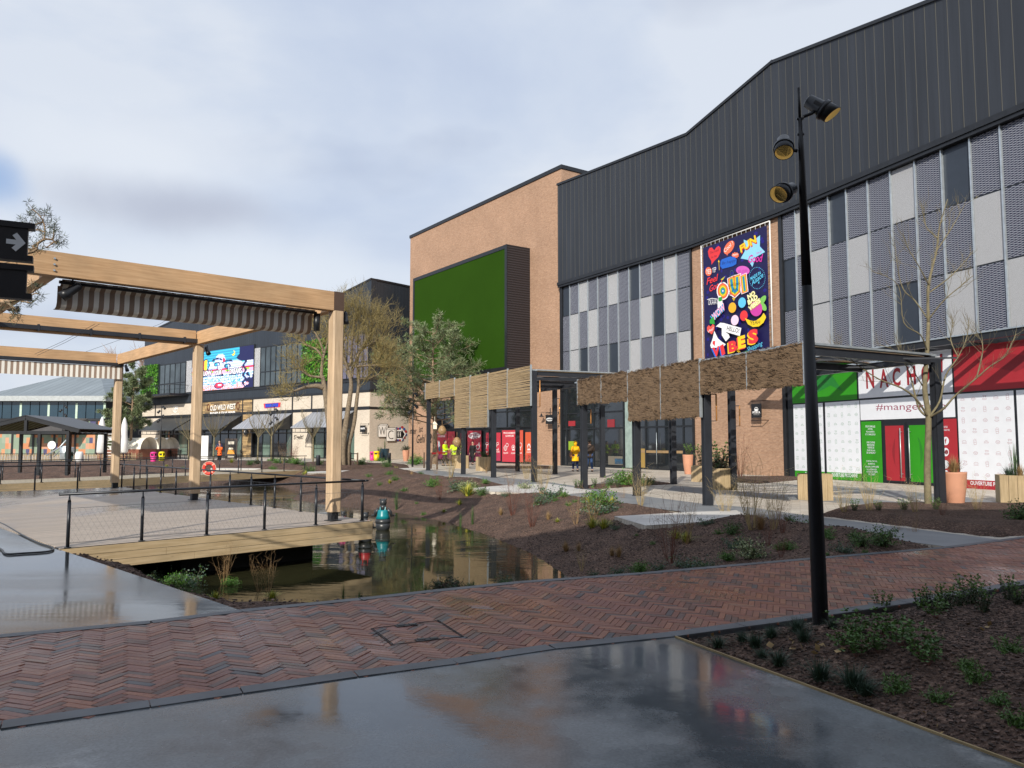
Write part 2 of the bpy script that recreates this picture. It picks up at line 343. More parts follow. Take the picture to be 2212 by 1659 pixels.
def terr(X, Y):
    X = np.asarray(X, float); Y = np.asarray(Y, float)
    d = sd(POND, X, Y); dp = np.minimum.reduce([sd(p, X, Y) for p in PAVED]); dp = np.minimum(dp, sd(CONC_F, X, Y))
    dp = np.where(sd(BED_L, X, Y) < 0, -sd(BED_L, X, Y), dp)
    near = np.clip((13.5-Y)/2.5, 0, 1)*np.clip((1.2-X)/1, 0, 1)
    slope = .27 + .55*near + .05*smooth_noise(X, Y, .7, 3)
    fr = np.clip(d/(d+np.clip(dp, 0, 9)+1e-6), 0, 1); bank = np.where(d < 0, -.75+np.maximum(-.7, d*.5), -.75+np.maximum(slope*d, .70*fr**1.15))
    q = np.clip(dp/2.5, 0, 1)
    bed = np.where(dp < 0, np.maximum(-.16, -.05+dp*.6), -.05 + (1-.85*near)*(np.minimum(.30, .30*dp) + q*(.17*smooth_noise(X, Y, .75, 5))))
    h = np.minimum(bank, bed)
    return h + np.where(dp > 0, .012*smooth_noise(X, Y, 6, 9), 0)
def th(x, y): return float(terr(np.array([x]), np.array([y]))[0])
def GT(u, v):
    z = 0
    for i in range(6):
        p = G(u, v, z); z = .5*z+.5*max(th(p.x, p.y), -.76)
    return Vector((p.x, p.y, max(th(p.x, p.y), -.76)))
def lines(a, b, st, lo, hi):
    m = list(np.arange(a, b+1e-6, st)); g = st*1.5; x = a; L = []
    while x > lo: x -= g; L.append(x); g *= 1.35
    g = st*1.5; x = b; R = []
    while x < hi: x += g; R.append(x); g *= 1.35
    return np.array(L[::-1]+m+R)
xs = lines(-22, 14, .17, -700, 700); ys = lines(3, 48, .17, -80, 1500)
GX, GY = np.meshgrid(xs, ys); GZ = terr(GX, GY)
nx, ny = len(xs), len(ys)
me = bpy.data.meshes.new('ground')
idx = np.arange(nx*ny).reshape(ny, nx)
fc = np.stack([idx[:-1,:-1], idx[:-1,1:], idx[1:,1:], idx[1:,:-1]], -1).reshape(-1, 4)
me.from_pydata(np.stack([GX, GY, GZ], -1).reshape(-1, 3).tolist(), [], fc.tolist()); me.polygons.foreach_set('use_smooth', [True]*len(fc)); me.update()
q = NT('dark_soil_mulch'); o1 = q.map('Object')
f1 = q.noise(o1, 2.2, 4); f2 = q.noise(o1, 26, 6, .7); f3 = q.n('ShaderNodeTexVoronoi', {'Vector': o1, 'Scale': 30.0}).outputs['Distance']
c = q.ramp(f2, [(.3, (.036,.019,.012)), (.5, (.100,.058,.041)), (.64, (.27,.18,.135)), (.76, (.48,.37,.30))])
q.base(q.mix(1, c, q.ramp(f1, [(.35,(.7,.66,.64)),(.62,(1.2,1.15,1.12))]), 'MULTIPLY')); q.b.inputs['Roughness'].default_value = .92
q.bump(q.math('ADD', f3, f2), 1.0, .05)
me.materials.append(q.m); go = bpy.data.objects.new('ground', me); COL.objects.link(go); struct(go)
# water
q = NT('pond_water'); q.base((.030,.030,.014)); b = q.b; b.inputs['Roughness'].default_value = .03; b.inputs['IOR'].default_value = 1.33; b.inputs['Specular IOR Level'].default_value = .75
wn = q.noise(q.map('Object', (.9,4.2,1), (0,0,.25)), 1.5, 3, .5); wf = q.ramp(q.noise(q.map('Object', (.22,.4,1)), 1.0, 2), [(.42,(.05,.05,.05)),(.62,(1,1,1))])
q.bump(q.math('MULTIPLY', wn, wf), .35, .03)
mb = MB(); mb.poly([(-62,8,-.75),(3,8,-.75),(3,52,-.75),(-62,52,-.75)]); struct(mb.build('pond_water', q.m))
# paving sheets
def slab(name, poly, top, th_, m, mt=None):
    mb = MB(); mb.prism([(p[0], p[1]) for p in poly], top-th_, top); return struct(mb.build(name, m))
q = NT('plaza_paver'); uvm = q.map('Object', (1,1,1), (0,0,.35))
bk = q.n('ShaderNodeTexBrick', {'Vector': uvm, 'Color1': (.46,.40,.33,1), 'Color2': (.62,.57,.49,1), 'Mortar': (.25,.22,.19,1), 'Scale': 1.0, 'Mortar Size': .006, 'Brick Width': .42, 'Row Height': .14})
q.base(q.mix(1, bk.outputs['Color'], q.ramp(q.noise(q.map('Object'), .5, 4), [(.3,(.8,.8,.8)),(.65,(1.05,1.05,1.05))]), 'MULTIPLY')); q.b.inputs['Roughness'].default_value = .75
m_paver = q.m
q = NT('grey_concrete_path'); q.base(q.ramp(q.noise(q.map('Object'), 1.1, 6), [(.3,(.17,.18,.19)),(.7,(.25,.26,.27))])); q.b.inputs['Roughness'].default_value = .6; m_gpath = q.m
q = NT('pale_slab'); bk = q.n('ShaderNodeTexBrick', {'Vector': q.map('Object', (1,1,1), (0,0,.3)), 'Color1': (.50,.48,.45,1), 'Color2': (.60,.58,.54,1), 'Mortar': (.35,.33,.3,1), 'Scale': 1.0, 'Mortar Size': .006, 'Brick Width': .8, 'Row Height': .4})
q.base(bk.outputs['Color']); q.b.inputs['Roughness'].default_value = .7; m_pale = q.m
def wet(name, dry, wetc, sc_, lo=.03, hi=.45, thr=(.40,.62), stretch=(1,1,1), rot=0, patch=False):
    q = NT(name); o = q.map('Object', stretch, (0,0,rot)); f = q.noise(o, sc_, 5, .55); g = q.noise(q.map('Object'), 5, 5)
    wetk = q.ramp(f, [(thr[0],(1,1,1)),(thr[1],(0,0,0))])
    c = q.mix(wetk, dry, wetc)
    if patch:   # pale patches painted in for sky-reflecting puddles, plus grit
        pk = q.ramp(q.noise(q.map('Object', (1,1,1), (0,0,.4)), 1.15, 7, .62), [(.60,(0,0,0)),(.70,(.8,.8,.8))]); c = q.mix(pk, c, (.27,.29,.305)); gr = q.ramp(q.noise(q.map('Object'), 60, 5), [(.3,(.72,.72,.72)),(.7,(1.25,1.25,1.25))]); c = q.mix(1, c, gr, 'MULTIPLY')
    q.base(q.mix(1, c, q.ramp(g, [(.3,(.86,.86,.86)),(.7,(1.1,1.1,1.1))]), 'MULTIPLY'))
    r = q.ramp(f, [(thr[0],(lo,)*3),(thr[1],(hi,)*3)]); q.l(r, q.b.inputs['Roughness'])
    q.b.inputs['Specular IOR Level'].default_value = .62; st = q.noise(q.map('Object', (.7,5,1), (0,0,rot)), 2.2, 4); q.bump(q.math('ADD', q.math('MULTIPLY', st, 1.0 if not patch else .25), g), .10, .006)
    return q.m
m_wet1 = wet('wet_concrete_slab', (.140,.156,.168), (.055,.066,.075), .62, .075, .36, (.44,.60), patch=True)
m_wet2 = wet('wet_concrete_mirror', (.14,.145,.148), (.07,.075,.078), .45, .075, .2, (.42,.62), (.5,1.6,1), -.1)
slab('concrete_pavement', CONC_F, -.004, .12, m_wet1)
slab('wet_concrete_pavement', CONC_L, -.003, .12, m_wet2)
slab('plaza_paving', PLAZA, .0, .12, m_paver)
STRIP = PX([(885,1020.4),(1000,1034.4),(1099,1048.4),(1217,1069.4),(1483,1107.4),(1627,1121.4),(1719,1139.4),(2043,1181),(2159,1166),(1767,1117),(1620,1096),(1530,1090),(1400,1073),(1262,1053),(1160,1038),(1062,1030),(925,1014)])
slab('grey_walkway', STRIP, .005, .004, m_gpath)
for k, pl in enumerate([[(1327,1116),(1395,1136),(1627,1121),(1591,1103),(1483,1107)], [(1012,1055),(1057,1062),(1217,1069),(1290,1062),(1185,1045),(1099,1048)], [(803,1034.5),(803,1037),(925,1032.5),(1000,1036),(1040,1031),(930,1027.5)], [(664,1019.5),(664,1022.5),(886,1015),(940,1013),(886,1011)]]):
    slab('pale_slab_path', PX(pl), .009+.0002*k, .004, m_pale)
for pl in [[(1455,1050),(1600,1062),(1900,1080),(2060,1098),(2100,1110),(1900,1092),(1640,1075),(1440,1060)], [(1700,1050),(1760,1046),(2060,1070),(2240,1098),(2230,1104),(1980,1078)]]:
    slab('dark_paving_band', PX(pl), .005, .004, m_gpath)
# soil beds lying on the plaza
def bed(pts, hgt=.1, seed=1):
    P = [Vector((p[0], p[1], 0)) for p in pts]; x0 = min(p.x for p in P); x1 = max(p.x for p in P); y0 = min(p.y for p in P); y1 = max(p.y for p in P)
    n = 46; X, Y = np.meshgrid(np.linspace(x0-.1, x1+.1, n), np.linspace(y0-.1, y1+.1, n)); D = -sd(P, X, Y)
    Z = np.where(D > 0, np.minimum(hgt, D*.35)+.02*smooth_noise(X, Y, 4, seed)*np.clip(D*3, 0, 1)+.012, -.06)
    mb = MB(); mb.add(np.stack([X, Y, Z], -1).reshape(-1, 3).tolist(), [(j*n+i, j*n+i+1, (j+1)*n+i+1, (j+1)*n+i) for j in range(n-1) for i in range(n-1) if max(D[j,i], D[j,i+1], D[j+1,i], D[j+1,i+1]) > 0], 0, True)
    o = mb.build('planting_bed', go.data.materials[0]); struct(o); return o
BED_R = PX([(1767,1114),(1800,1102),(1880,1095),(2212,1094),(2500,1095),(2560,1108),(2212,1157),(2159,1163)])
bed(BED_R, .14, 2)
bed(PX([(1235,1054),(1300,1047),(1405,1040),(1455,1046),(1370,1051),(1290,1057)]), .06, 4)
bed(PX([(1640,1031),(1700,1031),(1760,1034),(1640,1045),(1500,1037),(1520,1031)]), .06, 6)
bed(PX([(1040,1008),(1190,1008),(1190,1013),(1050,1012)]), .05, 8)
# herringbone brick path
def herring():
    n = 4; W = .061; L = n*W; g = .004; th0 = math.radians(26+45)
    ca, sa = math.cos(th0), math.sin(th0); cx, cy = 2.0, 9.0; cells = []
    R = int(34/W/1)
    C = []
    for i in range(-R//2, R//2):
        for j in range(-90, 90):
            bx = (i + j*n); by = (i - j*n)
            C.append((bx + n/2, by + .5, 0)); C.append((bx + n + .5, by + 1 - n/2, 1))
    C = np.array(C); X = C[:,0]*W; Y = C[:,1]*W; wx = cx + X*ca - Y*sa; wy = cy + X*sa + Y*ca
    keep = (wx > -9) & (wx < 17) & (wy > 2) & (wy < 18); C, wx, wy = C[keep], wx[keep], wy[keep]
    keep = sd(PATH, wx, wy) < -.07; C, wx, wy = C[keep], wx[keep], wy[keep]
    r = np.random.default_rng(4); mb = MB(); cols = []
    pal = [(.215,.082,.052), (.18,.068,.045), (.25,.10,.06), (.12,.054,.04), (.10,.06,.052), (.075,.058,.06), (.058,.060,.072), (.22,.11,.07), (.19,.075,.056)]
    pw = np.array([7,6,5,4,2,.9,.6,1.1,7]); pw = pw/pw.sum()
    pk = r.choice(len(pal), len(C), p=pw)
    for k in range(len(C)):
        hl, hw = (L-g)/2, (W-g)/2
        if C[k,2] == 1: hl, hw = hw, hl
        z = r.normal(0, .0012) + .0; tl = r.normal(0, .0012, 4); b_ = .003
        vs = []
        for (ex, zz) in ((0, -.02), (0, -.003), (1, 0)):
            for jx, (sx, sy) in enumerate(((-1,-1),(1,-1),(1,1),(-1,1))):
                lx = sx*(hl-b_*ex); ly = sy*(hw-b_*ex); vs.append((wx[k]+lx*ca-ly*sa, wy[k]+lx*sa+ly*ca, z+zz+(tl[jx] if zz > -.01 else 0)))
        fs = [(8,9,10,11)] + [(a+o, (a+1)%4+o, (a+1)%4+4+o, a+4+o) for o in (0, 4) for a in range(4)]
        mb.add(vs, fs); col = np.array(pal[pk[k]])*r.uniform(.88, 1.12); cols += [tuple(col)]*9
    mb.c = cols; return mb
q = NT('clay_paver_brick'); at = q.n('ShaderNodeAttribute', attribute_name='tint'); f = q.noise(q.map('Object'), 40, 4); g2 = q.noise(q.map('Object'), .7, 4)
q.base(q.mix(1, at.outputs['Color'], q.ramp(f, [(.3,(.75,.75,.75)),(.7,(1.25,1.25,1.25))]), 'MULTIPLY')); q.l(q.ramp(g2, [(.35,(.22,.22,.22)),(.6,(.5,.5,.5))]), q.b.inputs['Roughness']); q.bump(f, .25, .003); q.b.inputs['Specular IOR Level'].default_value = .5
struct(herring().build('brick_path', q.m))
m_joint = mat('path_joint_sand', (.075,.055,.045), .9, var=.3, scale=20)
slab('path_bedding', PATH, -.006, .1, m_joint)
m_kerb = mat('grey_edging_stone', (.085,.095,.108), .5, var=.25, scale=2.5)
def edging(edge, side, wd=.14):
    P = PX(edge); mb = MB()
    pts = [P[0]]
    for a, b in zip(P[:-1], P[1:]):
        n = max(1, round((b-a).length/.9)); pts += [a+(b-a)*((i+1)/n) for i in range(n)]
    for a, b in zip(pts[:-1], pts[1:]):
        t = (b-a).normalized(); nn = Vector((-t.y, t.x, 0))*side; g = t*.004
        mb.prism([(p.x, p.y) for p in ([a+g, b-g, b-g+nn*wd, a+g+nn*wd] if side > 0 else [a+g, a+g+nn*wd, b-g+nn*wd, b-g])], -.1, .004)
    return struct(mb.build('path_edging', m_kerb))
edging(up_edge, -1, .13); edging(lo_edge, 1, .15)
# timber edge board of the near bed
mb = MB(); e0 = PX([(1459,1376),(2212,1655),(2900,1915)])
for a, b in zip(e0[:-1], e0[1:]):
    n = max(2, int((b-a).length/1.2))
    for i in range(n):
        p = a+(b-a)*(i/n); r_ = a+(b-a)*((i+1)/n); mb.bar(p+Vector((0,0,-.045)), r_+Vector((0,0,-.045)), .014, .11)
tag(mb.build('bed_edging', mat('weathered_edging', (.30,.22,.11), .8, var=.3), origin=e0[0]), 'thin pale timber edging board between wet concrete and the near planting bed', 'edging')
# mulch chips
def chips(poly, n, smin, smax, seed, nm, water_ok=False, ylim=None):
    r = np.random.default_rng(seed); P = np.array([(p[0], p[1]) for p in poly]); x0, y0 = P.min(0); x1, y1 = P.max(0); mb = MB()
    X = r.uniform(x0, x1, n*3); Y = r.uniform(y0, y1, n*3); Z = terr(X, Y); S = sd(poly, X, Y); k = (S < -.02) & (Z > -.74); X, Y, Z = X[k][:n], Y[k][:n], Z[k][:n]
    dp = np.minimum.reduce([sd(p, X, Y) for p in (PATH, CONC_L, PLAZA)]); cols = []
    for x, y, z, d in zip(X, Y, Z, dp):
        if d < .03: continue
        s = r.uniform(smin, smax); a, b2 = r.uniform(0, 6.28), r.normal(0, .5); R = Matrix.Rotation(a, 3, 'Z') @ Matrix.Rotation(b2, 3, 'X')
        mb.box((x, y, z+s*.15), (s, s*r.uniform(.3,.8), s*r.uniform(.2,.5)), R=R)
        c = r.choice([.035,.05,.07,.10,.16,.22], p=[.2,.25,.25,.15,.1,.05]); cols += [(c*.92, c*.60, c*.48)]*6
    mb.c = cols; o = mb.build(nm, m_chip); o['kind'] = 'stuff'; return o
q = NT('bark_chip'); at = q.n('ShaderNodeAttribute', attribute_name='tint'); q.base(at.outputs['Color']); q.b.inputs['Roughness'].default_value = .9; m_chip = q.m
chips(PX([(1459,1378),(1751,1338),(1967,1306),(2300,1250),(2600,1300),(2500,1760),(2212,1655)]), 13000, .008, .028, 1, 'mulch')
chips(V2([(-6.9,12.2),(-2.6,7.7),(-1.6,8.2),(1.6,9.9),(6,12.2),(9.5,13.9),(8,15),(2.5,18),(0,22),(-4,26),(1,14),(1,11.5),(-1,10),(-6,14)]), 15000, .01, .034, 2, 'mulch')
# ------------------------------------------------------------------ timber deck
q = NT('deck_boards'); du = Vector((C_[0]-B_[0], C_[1]-B_[1])).normalized(); ang = math.atan2(4.3, 4.03)
o = q.map('Object', (1,1,1), (0,0,-ang)); sp = q.n('ShaderNodeSeparateXYZ', {'Vector': o}); y = sp.outputs[1]; x = sp.outputs[0]
gap = q.ramp(q.math('PINGPONG', y, .07), [(0,(1,1,1)),(.035,(0,0,0))]); row = q.math('FLOOR', q.math('DIVIDE', y, .14))
wnz = q.n('ShaderNodeTexWhiteNoise', {'W': row}, noise_dimensions='1D').outputs['Value']
gr = q.noise(q.map('Object', (.8,9,1), (0,0,-ang)), 3, 5); c = q.ramp(gr, [(.3,(.42,.345,.28)),(.7,(.56,.48,.40))])
c = q.mix(1, c, q.ramp(wnz, [(0,(.86,.86,.86)),(1,(1.1,1.1,1.1))]), 'MULTIPLY'); wetn = q.noise(q.map('Object', (1,.35,1), (0,0,.1)), .35, 4, .6)
# wetter towards the plain concrete side
dst = q.math('ADD', q.math('MULTIPLY', sp.outputs[0], 1), 0.0)
wk = q.ramp(q.math('ADD', wetn, q.math('MULTIPLY', q.n('ShaderNodeSeparateXYZ', {'Vector': q.map('Object')}).outputs[0], -.03)), [(.72,(0,0,0)),(1.0,(1,1,1))])
c = q.mix(wk, c, (.17,.125,.09)); q.base(q.mix(gap, c, (.03,.025,.02)))
q.l(q.ramp(wk, [(0,(.55,)*3),(.5,(.22,)*3),(1,(.07,)*3)]), q.b.inputs['Roughness']); q.bump(gap, .4, .004); m_deck = q.m
mb = MB(); mb.prism([(p.x, p.y) for p in DECK], -.09, .012); dk = mb.build('timber_deck', m_deck, origin=(*B_, 0))
dk.name = 'deck'; struct(dk)
def fascia(a, b, z0, z1, nb, parent, out_=.03, seg=4.0):
    a = Vector((*a[:2], 0)); b = Vector((*b[:2], 0)); L = (b-a).length; t = (b-a)/L; nn = Vector((t.y, -t.x, 0)); h = (z1-z0)/nb
    for k in range(nb):
        mb = MB(); s = 0; j = random.uniform(.3, 1)*seg
        while s < L-.01:
            e2 = min(L, s+j); p = a+t*(s+.002)+nn*out_*.5; r_ = a+t*(e2-.002)+nn*out_*.5; zc = z0+h*(k+.5)
            mb.bar((p.x, p.y, zc), (r_.x, r_.y, zc), out_, h-.007); s = e2; j = seg
        mb.build('fascia_board', m_fasc, parent)
fz = empty('deck_fascia', (*B_, -.3), 'three-board pale timber skirt hanging under the front edge of the deck over the water', 'skirting')
fascia(A_, B_, -.36, .004, 3, fz); fascia(B_, C_, -.36, .004, 3, fz)
m_conc = mat('shaded_concrete', (.10,.10,.095), .85, var=.25)
a = Vector((*A_, 0)); b = Vector((*B_, 0)); c3 = Vector((*C_, 0)); t1 = (b-a).normalized(); t2 = (c3-b).normalized()
pa = a+t2*.8+t1*2.2; pb = b+t2*.8-t1*.95
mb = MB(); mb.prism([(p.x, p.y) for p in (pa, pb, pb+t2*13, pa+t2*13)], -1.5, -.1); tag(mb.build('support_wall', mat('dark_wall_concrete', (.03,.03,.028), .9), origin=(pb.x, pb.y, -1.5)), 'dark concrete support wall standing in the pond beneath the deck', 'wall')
# ------------------------------------------------------------------ railings
def railing(name, pts, label, step=1.1, h=.84, net=True, netgap=(.08, .62), rr=.021, pr=.027, group=None, overhang=.15, nd=.09, z=0.0):
    P = [Vector((p[0], p[1], z)) for p in pts]; r0 = empty(name, P[0], label, 'railing', group)
    mb = MB(); top = [p+Vector((0,0,h)) for p in P]; t0 = (P[1]-P[0]).normalized(); t9 = (P[-1]-P[-2]).normalized(); top[0] = top[0]-t0*overhang; top[-1] = top[-1]+t9*overhang
    mb.tube(top, rr, 8); mb.build('handrail', m_rail, r0)
    wire = MB()
    for a, b in zip(P[:-1], P[1:]):
        L = (b-a).length; n = max(1, round(L/step)); t = (b-a)/L
        for i in range(n + (1 if b is P[-1] else 0)):
            p = a+t*(i*L/n); m = MB()
            m.tube([p, p+Vector((0,0,h-.12))], pr, 8); m.tube([p+Vector((0,0,h-.12)), p+Vector((0,0,h-.06))], [pr, pr*.45], 8); m.tube([p+Vector((0,0,h-.06)), p+Vector((0,0,h-.015))], pr*.45, 8)
            m.lathe(p, [(.05,.012),(.05,.024)], 10); m.build('post', m_rail, r0)
        if net:
            z0, z1 = netgap; H = z1-z0
            for zz in (z0, z1): wire.tube([a+Vector((0,0,zz)), b+Vector((0,0,zz))], .003, 4, cap=False)
            k = 0; s = -H*.6
            while s < L:
                for dr in (1, -1):
                    sa, sb = (s, s+H*.6) if dr > 0 else (s+H*.6, s)
                    za, zb = z0, z1
                    f0 = lambda q_: za+(zb-za)*(q_-sa)/(sb-sa)
                    lo, hi = max(0, min(sa, sb)), min(L, max(sa, sb))
                    if hi-lo > .02: wire.tube([a+t*lo+Vector((0,0,f0(lo))), a+t*hi+Vector((0,0,f0(hi)))], (.0010), 3, cap=False)
                s += nd
    if net: wire.build('wire_net', mat('steel_wire', (.16,.165,.17), .4, .6, var=0), r0)
    return r0
inset = lambda a, b, f: (a[0]+(b[0]-a[0])*f, a[1]+(b[1]-a[1])*f)
railing('deck_railing', [(A_[0]+.06,A_[1]+.1), (B_[0]-.2,B_[1]-.02)], 'near dark railing with wire netting along the front edge of the deck', 1.15)
railing('deck_railing', [(B_[0]-.22,B_[1]+.12), (C_[0]+.05,C_[1]-.15)], 'long dark railing running back along the waterside edge of the deck past the timber posts', 1.3, nd=.16)
railing('deck_railing', [(C_[0]-.1,C_[1]-.15), (E_[0]+.1,E_[1]+.05)], 'dark railing across the far edge of the deck at the left of the photo', 1.3, nd=.16)
# boardwalk
bw = [(-26,22.5)]+[tuple(G(u,v)[:2]) for u, v in [(0,1046),(248,1036),(400,1028),(658,1016)]]
bk = [(p[0]-2.7, p[1]+1.7) for p in bw]; bk[-1] = (bw[-1][0]-2.2, bw[-1][1]+2.6)
m_walk = wood_mat('boardwalk_plank', (.30,.25,.17), (.46,.40,.29), rough=.6)
mb = MB(); mb.prism(bw+bk[::-1], -.06, .01); bo = struct(mb.build('boardwalk', m_walk, origin=(*bw[2],0)))
fo = empty('boardwalk_fascia', (*bw[1],-.2), 'long pale timber fascia along the water side of the far boardwalk', 'skirting')
for a, b in zip(bw[:-1], bw[1:]): fascia(a, b, -.33, .0, 1, fo, seg=5)
railing('boardwalk_railing', bw, 'dark railing along the near edge of the boardwalk crossing the pond', 1.55, net=False)
railing('boardwalk_railing', bk, 'dark railing along the far edge of the boardwalk crossing the pond', 1.55, net=False)
# far raised platform
pf = [tuple(AtY(u,v,60)[:2]) for u, v in [(-60,1002),(272,1002)]]
mb = MB(); mb.prism([pf[0],pf[1],(pf[1][0],72),(pf[0][0],72)], -.14, -.09); struct(mb.build('far_platform', m_walk, origin=(*pf[1],-.1)))
f2o = empty('platform_fascia', (*pf[1],-.3), 'pale timber fascia of the far platform behind the boardwalk', 'skirting'); fascia(pf[0], pf[1], -.62, -.1, 1, f2o)
railing('platform_railing', [(pf[0][0],60.1),(pf[1][0],60.1)], 'thin dark railing on the far platform in front of the stalls', 1.5, net=False, z=-.09)
# steel plank bridge right of boardwalk end
# ------------------------------------------------------------------ text and wall art
_tc = {}
def tgeom(s, bold=0.0, shear=0.0):
    k = (s, bold, shear)
    if k in _tc: return _tc[k]
    cu = bpy.data.curves.new('t', 'FONT'); cu.body = s; cu.size = 1; cu.offset = bold; cu.shear = shear; cu.resolution_u = 3
    o = bpy.data.objects.new('t', cu); COL.objects.link(o); dg = bpy.context.evaluated_depsgraph_get()
    me = bpy.data.meshes.new_from_object(o.evaluated_get(dg)); vs = [(v.co.x, v.co.y) for v in me.vertices]; fs = [tuple(p.vertices) for p in me.polygons]
    bpy.data.objects.remove(o); bpy.data.curves.remove(cu); bpy.data.meshes.remove(me)
    x0 = min(v[0] for v in vs); x1 = max(v[0] for v in vs); y0 = min(v[1] for v in vs); y1 = max(v[1] for v in vs)
    vs = [((a-x0)/(x1-x0), (b-y0)/(y1-y0)) for a, b in vs]
    _tc[k] = (vs, fs); return _tc[k]
def crop(x0, y0, k): return lambda x, y: ((x0+x/k)*.553, (y0+y/k)*.553)
class Art:
    """flat printed or painted artwork on a wall; coordinates are read off a crop of the photo and mapped onto the wall plane"""
    def __init__(s, W, mp, d0=.01, step=.0012, emit=0): s.W = W; s.mp = mp; s.d = d0; s.step = step; s.mb = MB(); s.mats = []; s.keys = {}; s.emit = emit
    def mi(s, c):
        if c not in s.keys:
            s.keys[c] = len(s.mats); s.mats.append(c if isinstance(c, bpy.types.Material) else (flat(c) if not s.emit else mat('lit_'+c.lstrip('#'), lin(c), .5, var=0, emit=s.emit)))
        return s.keys[c]
    def W2(s, x, y): return s.W.px(*s.mp(x, y), s.d)
    def _p(s, q): return s.W.P(q[0], q[1], s.d)
    def poly(s, pts, c):
        s.mb.poly([s._p(s.W2(*p)) for p in pts][::-1], s.mi(c)); s.d += s.step; return s
    def sz(s, pts, c):
        s.mb.poly([s._p(p) for p in pts], s.mi(c)); s.d += s.step; return s
    def ell(s, cx, cy, rx, ry, c, rot=0, n=22, a0=0, a1=2*math.pi):
        k = math.radians(rot); P = []
        for i in range(n):
            a = a0+(a1-a0)*i/(n if a1-a0 > 6.2 else n-1); x, y = rx*math.cos(a), ry*math.sin(a); P.append((cx+x*math.cos(k)-y*math.sin(k), cy+x*math.sin(k)+y*math.cos(k)))
        return s.poly(P, c)
    def line(s, pts, wd, c):
        Q = [Vector((*s.W2(*p), 0)) for p in pts]; m = s.mi(c)
        for a, b in zip(Q[:-1], Q[1:]):
            t = (b-a); 
            if t.length < 1e-5: continue
            t.normalize(); n = Vector((-t.y, t.x, 0))*wd/2; e = t*wd*.3
            s.mb.poly([s._p(p) for p in (a-e+n, a-e-n, b+e-n, b+e+n)][::-1], m)
        s.d += s.step; return s
    def ring(s, cx, cy, rx, ry, wd, c, n=18, rot=0, a0=0, a1=2*math.pi):
        k = math.radians(rot); P = []
        for i in range(n+1):
            a = a0+(a1-a0)*i/n; x, y = rx*math.cos(a), ry*math.sin(a); P.append((cx+x*math.cos(k)-y*math.sin(k), cy+x*math.sin(k)+y*math.cos(k)))
        return s.line(P, wd, c)
    def text(s, t, x0, y0, x1, y1, h, c, bold=.01, shear=0):
        vs, fs = tgeom(t, bold, shear); a = Vector(s.W2(x0, y0)); b = Vector(s.W2(x1, y1)); up = Vector(s.W2(x0, y0-h))-a
        e = b-a; n = Vector((-e.y, e.x)).normalized()*up.length; m = s.mi(c)
        s.mb.add([s._p(a+e*p[0]+n*p[1]) for p in vs], fs, m); s.d += s.step; return s
    def build(s, name, parent=None, origin=None): return s.mb.build(name, s.mats, parent, origin)
# ------------------------------------------------------------------ right-hand buildings
b0 = G(1217, 1004.5); b1 = G(1701.6, 1031.5)
ZC = (AtY(1214, 612, b0.y).z + AtY(1689, 454, b1.y).z)/2
P0, P1, P2, P3 = [G(u, v, ZC) for u, v in [(1214,612),(1498,525),(1688,454),(2212,232)]]
P4 = P3 + (P3-P2).normalized()*14
W1, W2, W3 = Wall(P0, P1), Wall(P1, P2), Wall(P2, P4)
tdir = Vector((.69, -1, 0)).normalized(); PT = Vector((P0.x, P0.y, 0))-tdir*23.1
while True:
    u_ = proj((PT.x, PT.y, 3))[0]
    if u_ < 883: break
    PT -= tdir*.05
WT = Wall(PT, P0)
ztw = AtY(1214, 364, P0.y).z
hall = empty('shopping_hall', (P1.x, P1.y, 0), 'long anthracite shopping hall with zigzag roof, metal mesh panels and brick shopfronts at the right', 'building')
back = [(P4.x+22, P4.y+8), (P0.x+22, P0.y+12)]
# upper cladding with folded roof line
rz0 = W1.Z(1214.5, 402); rz1 = W1.Z(1498, 293)
sk, rk = W2.px(1682, 138); r2s, r2z = W3.px(2050, 0)
mb = MB(); dd = .35
def cl(W, s0, s1, z0, za, zb): mb.wbox(W, s0, s1, z0, za, -.3, dd, 0, zt=zb)
cl(W1, 0, W1.L, ZC, rz0, rz1); cl(W2, 0, W2.L, ZC, rz1, rk)
slope = (r2z-rk)/r2s; cl(W3, 0, W3.L, ZC, rk, rk+slope*W3.L)
mb.build('cladding', m_clad, hall)
mb = MB()
for W, za, zb in ((W1, rz0, rz1), (W2, rz1, rk), (W3, rk, rk+slope*W3.L)):
    mb.wbox(W, -.1, W.L+.1, za, za+.16, -.45, dd+.06, 0, zt=zb+.16) if False else mb.hexa([W.P(-.05,za,dd+.07),W.P(W.L+.05,zb,dd+.07),W.P(W.L+.05,zb,-.4),W.P(-.05,za,-.4),W.P(-.05,za+.15,dd+.07),W.P(W.L+.05,zb+.15,dd+.07),W.P(W.L+.05,zb+.15,-.4),W.P(-.05,za+.15,-.4)])
mb.build('roof_coping', m_black, hall)
mb = MB()
for W in (W1, W2, W3): mb.wbox(W, -.02, W.L+.02, ZC-.22, ZC-.001, -.3, dd+.08); mb.wbox(W, -.02, W.L+.02, ZC-.36, ZC-.222, -.3, dd+.02)
mb.build('ledge', m_black, hall)
mb = MB(); mb.prism([(P0.x+.6,P0.y+.4),(P1.x+.6,P1.y+.4),(P2.x+.6,P2.y+.2),(P4.x+.6,P4.y+.2)]+back, 0, 11.8)
mb.build('hall_body', m_dark, hall)
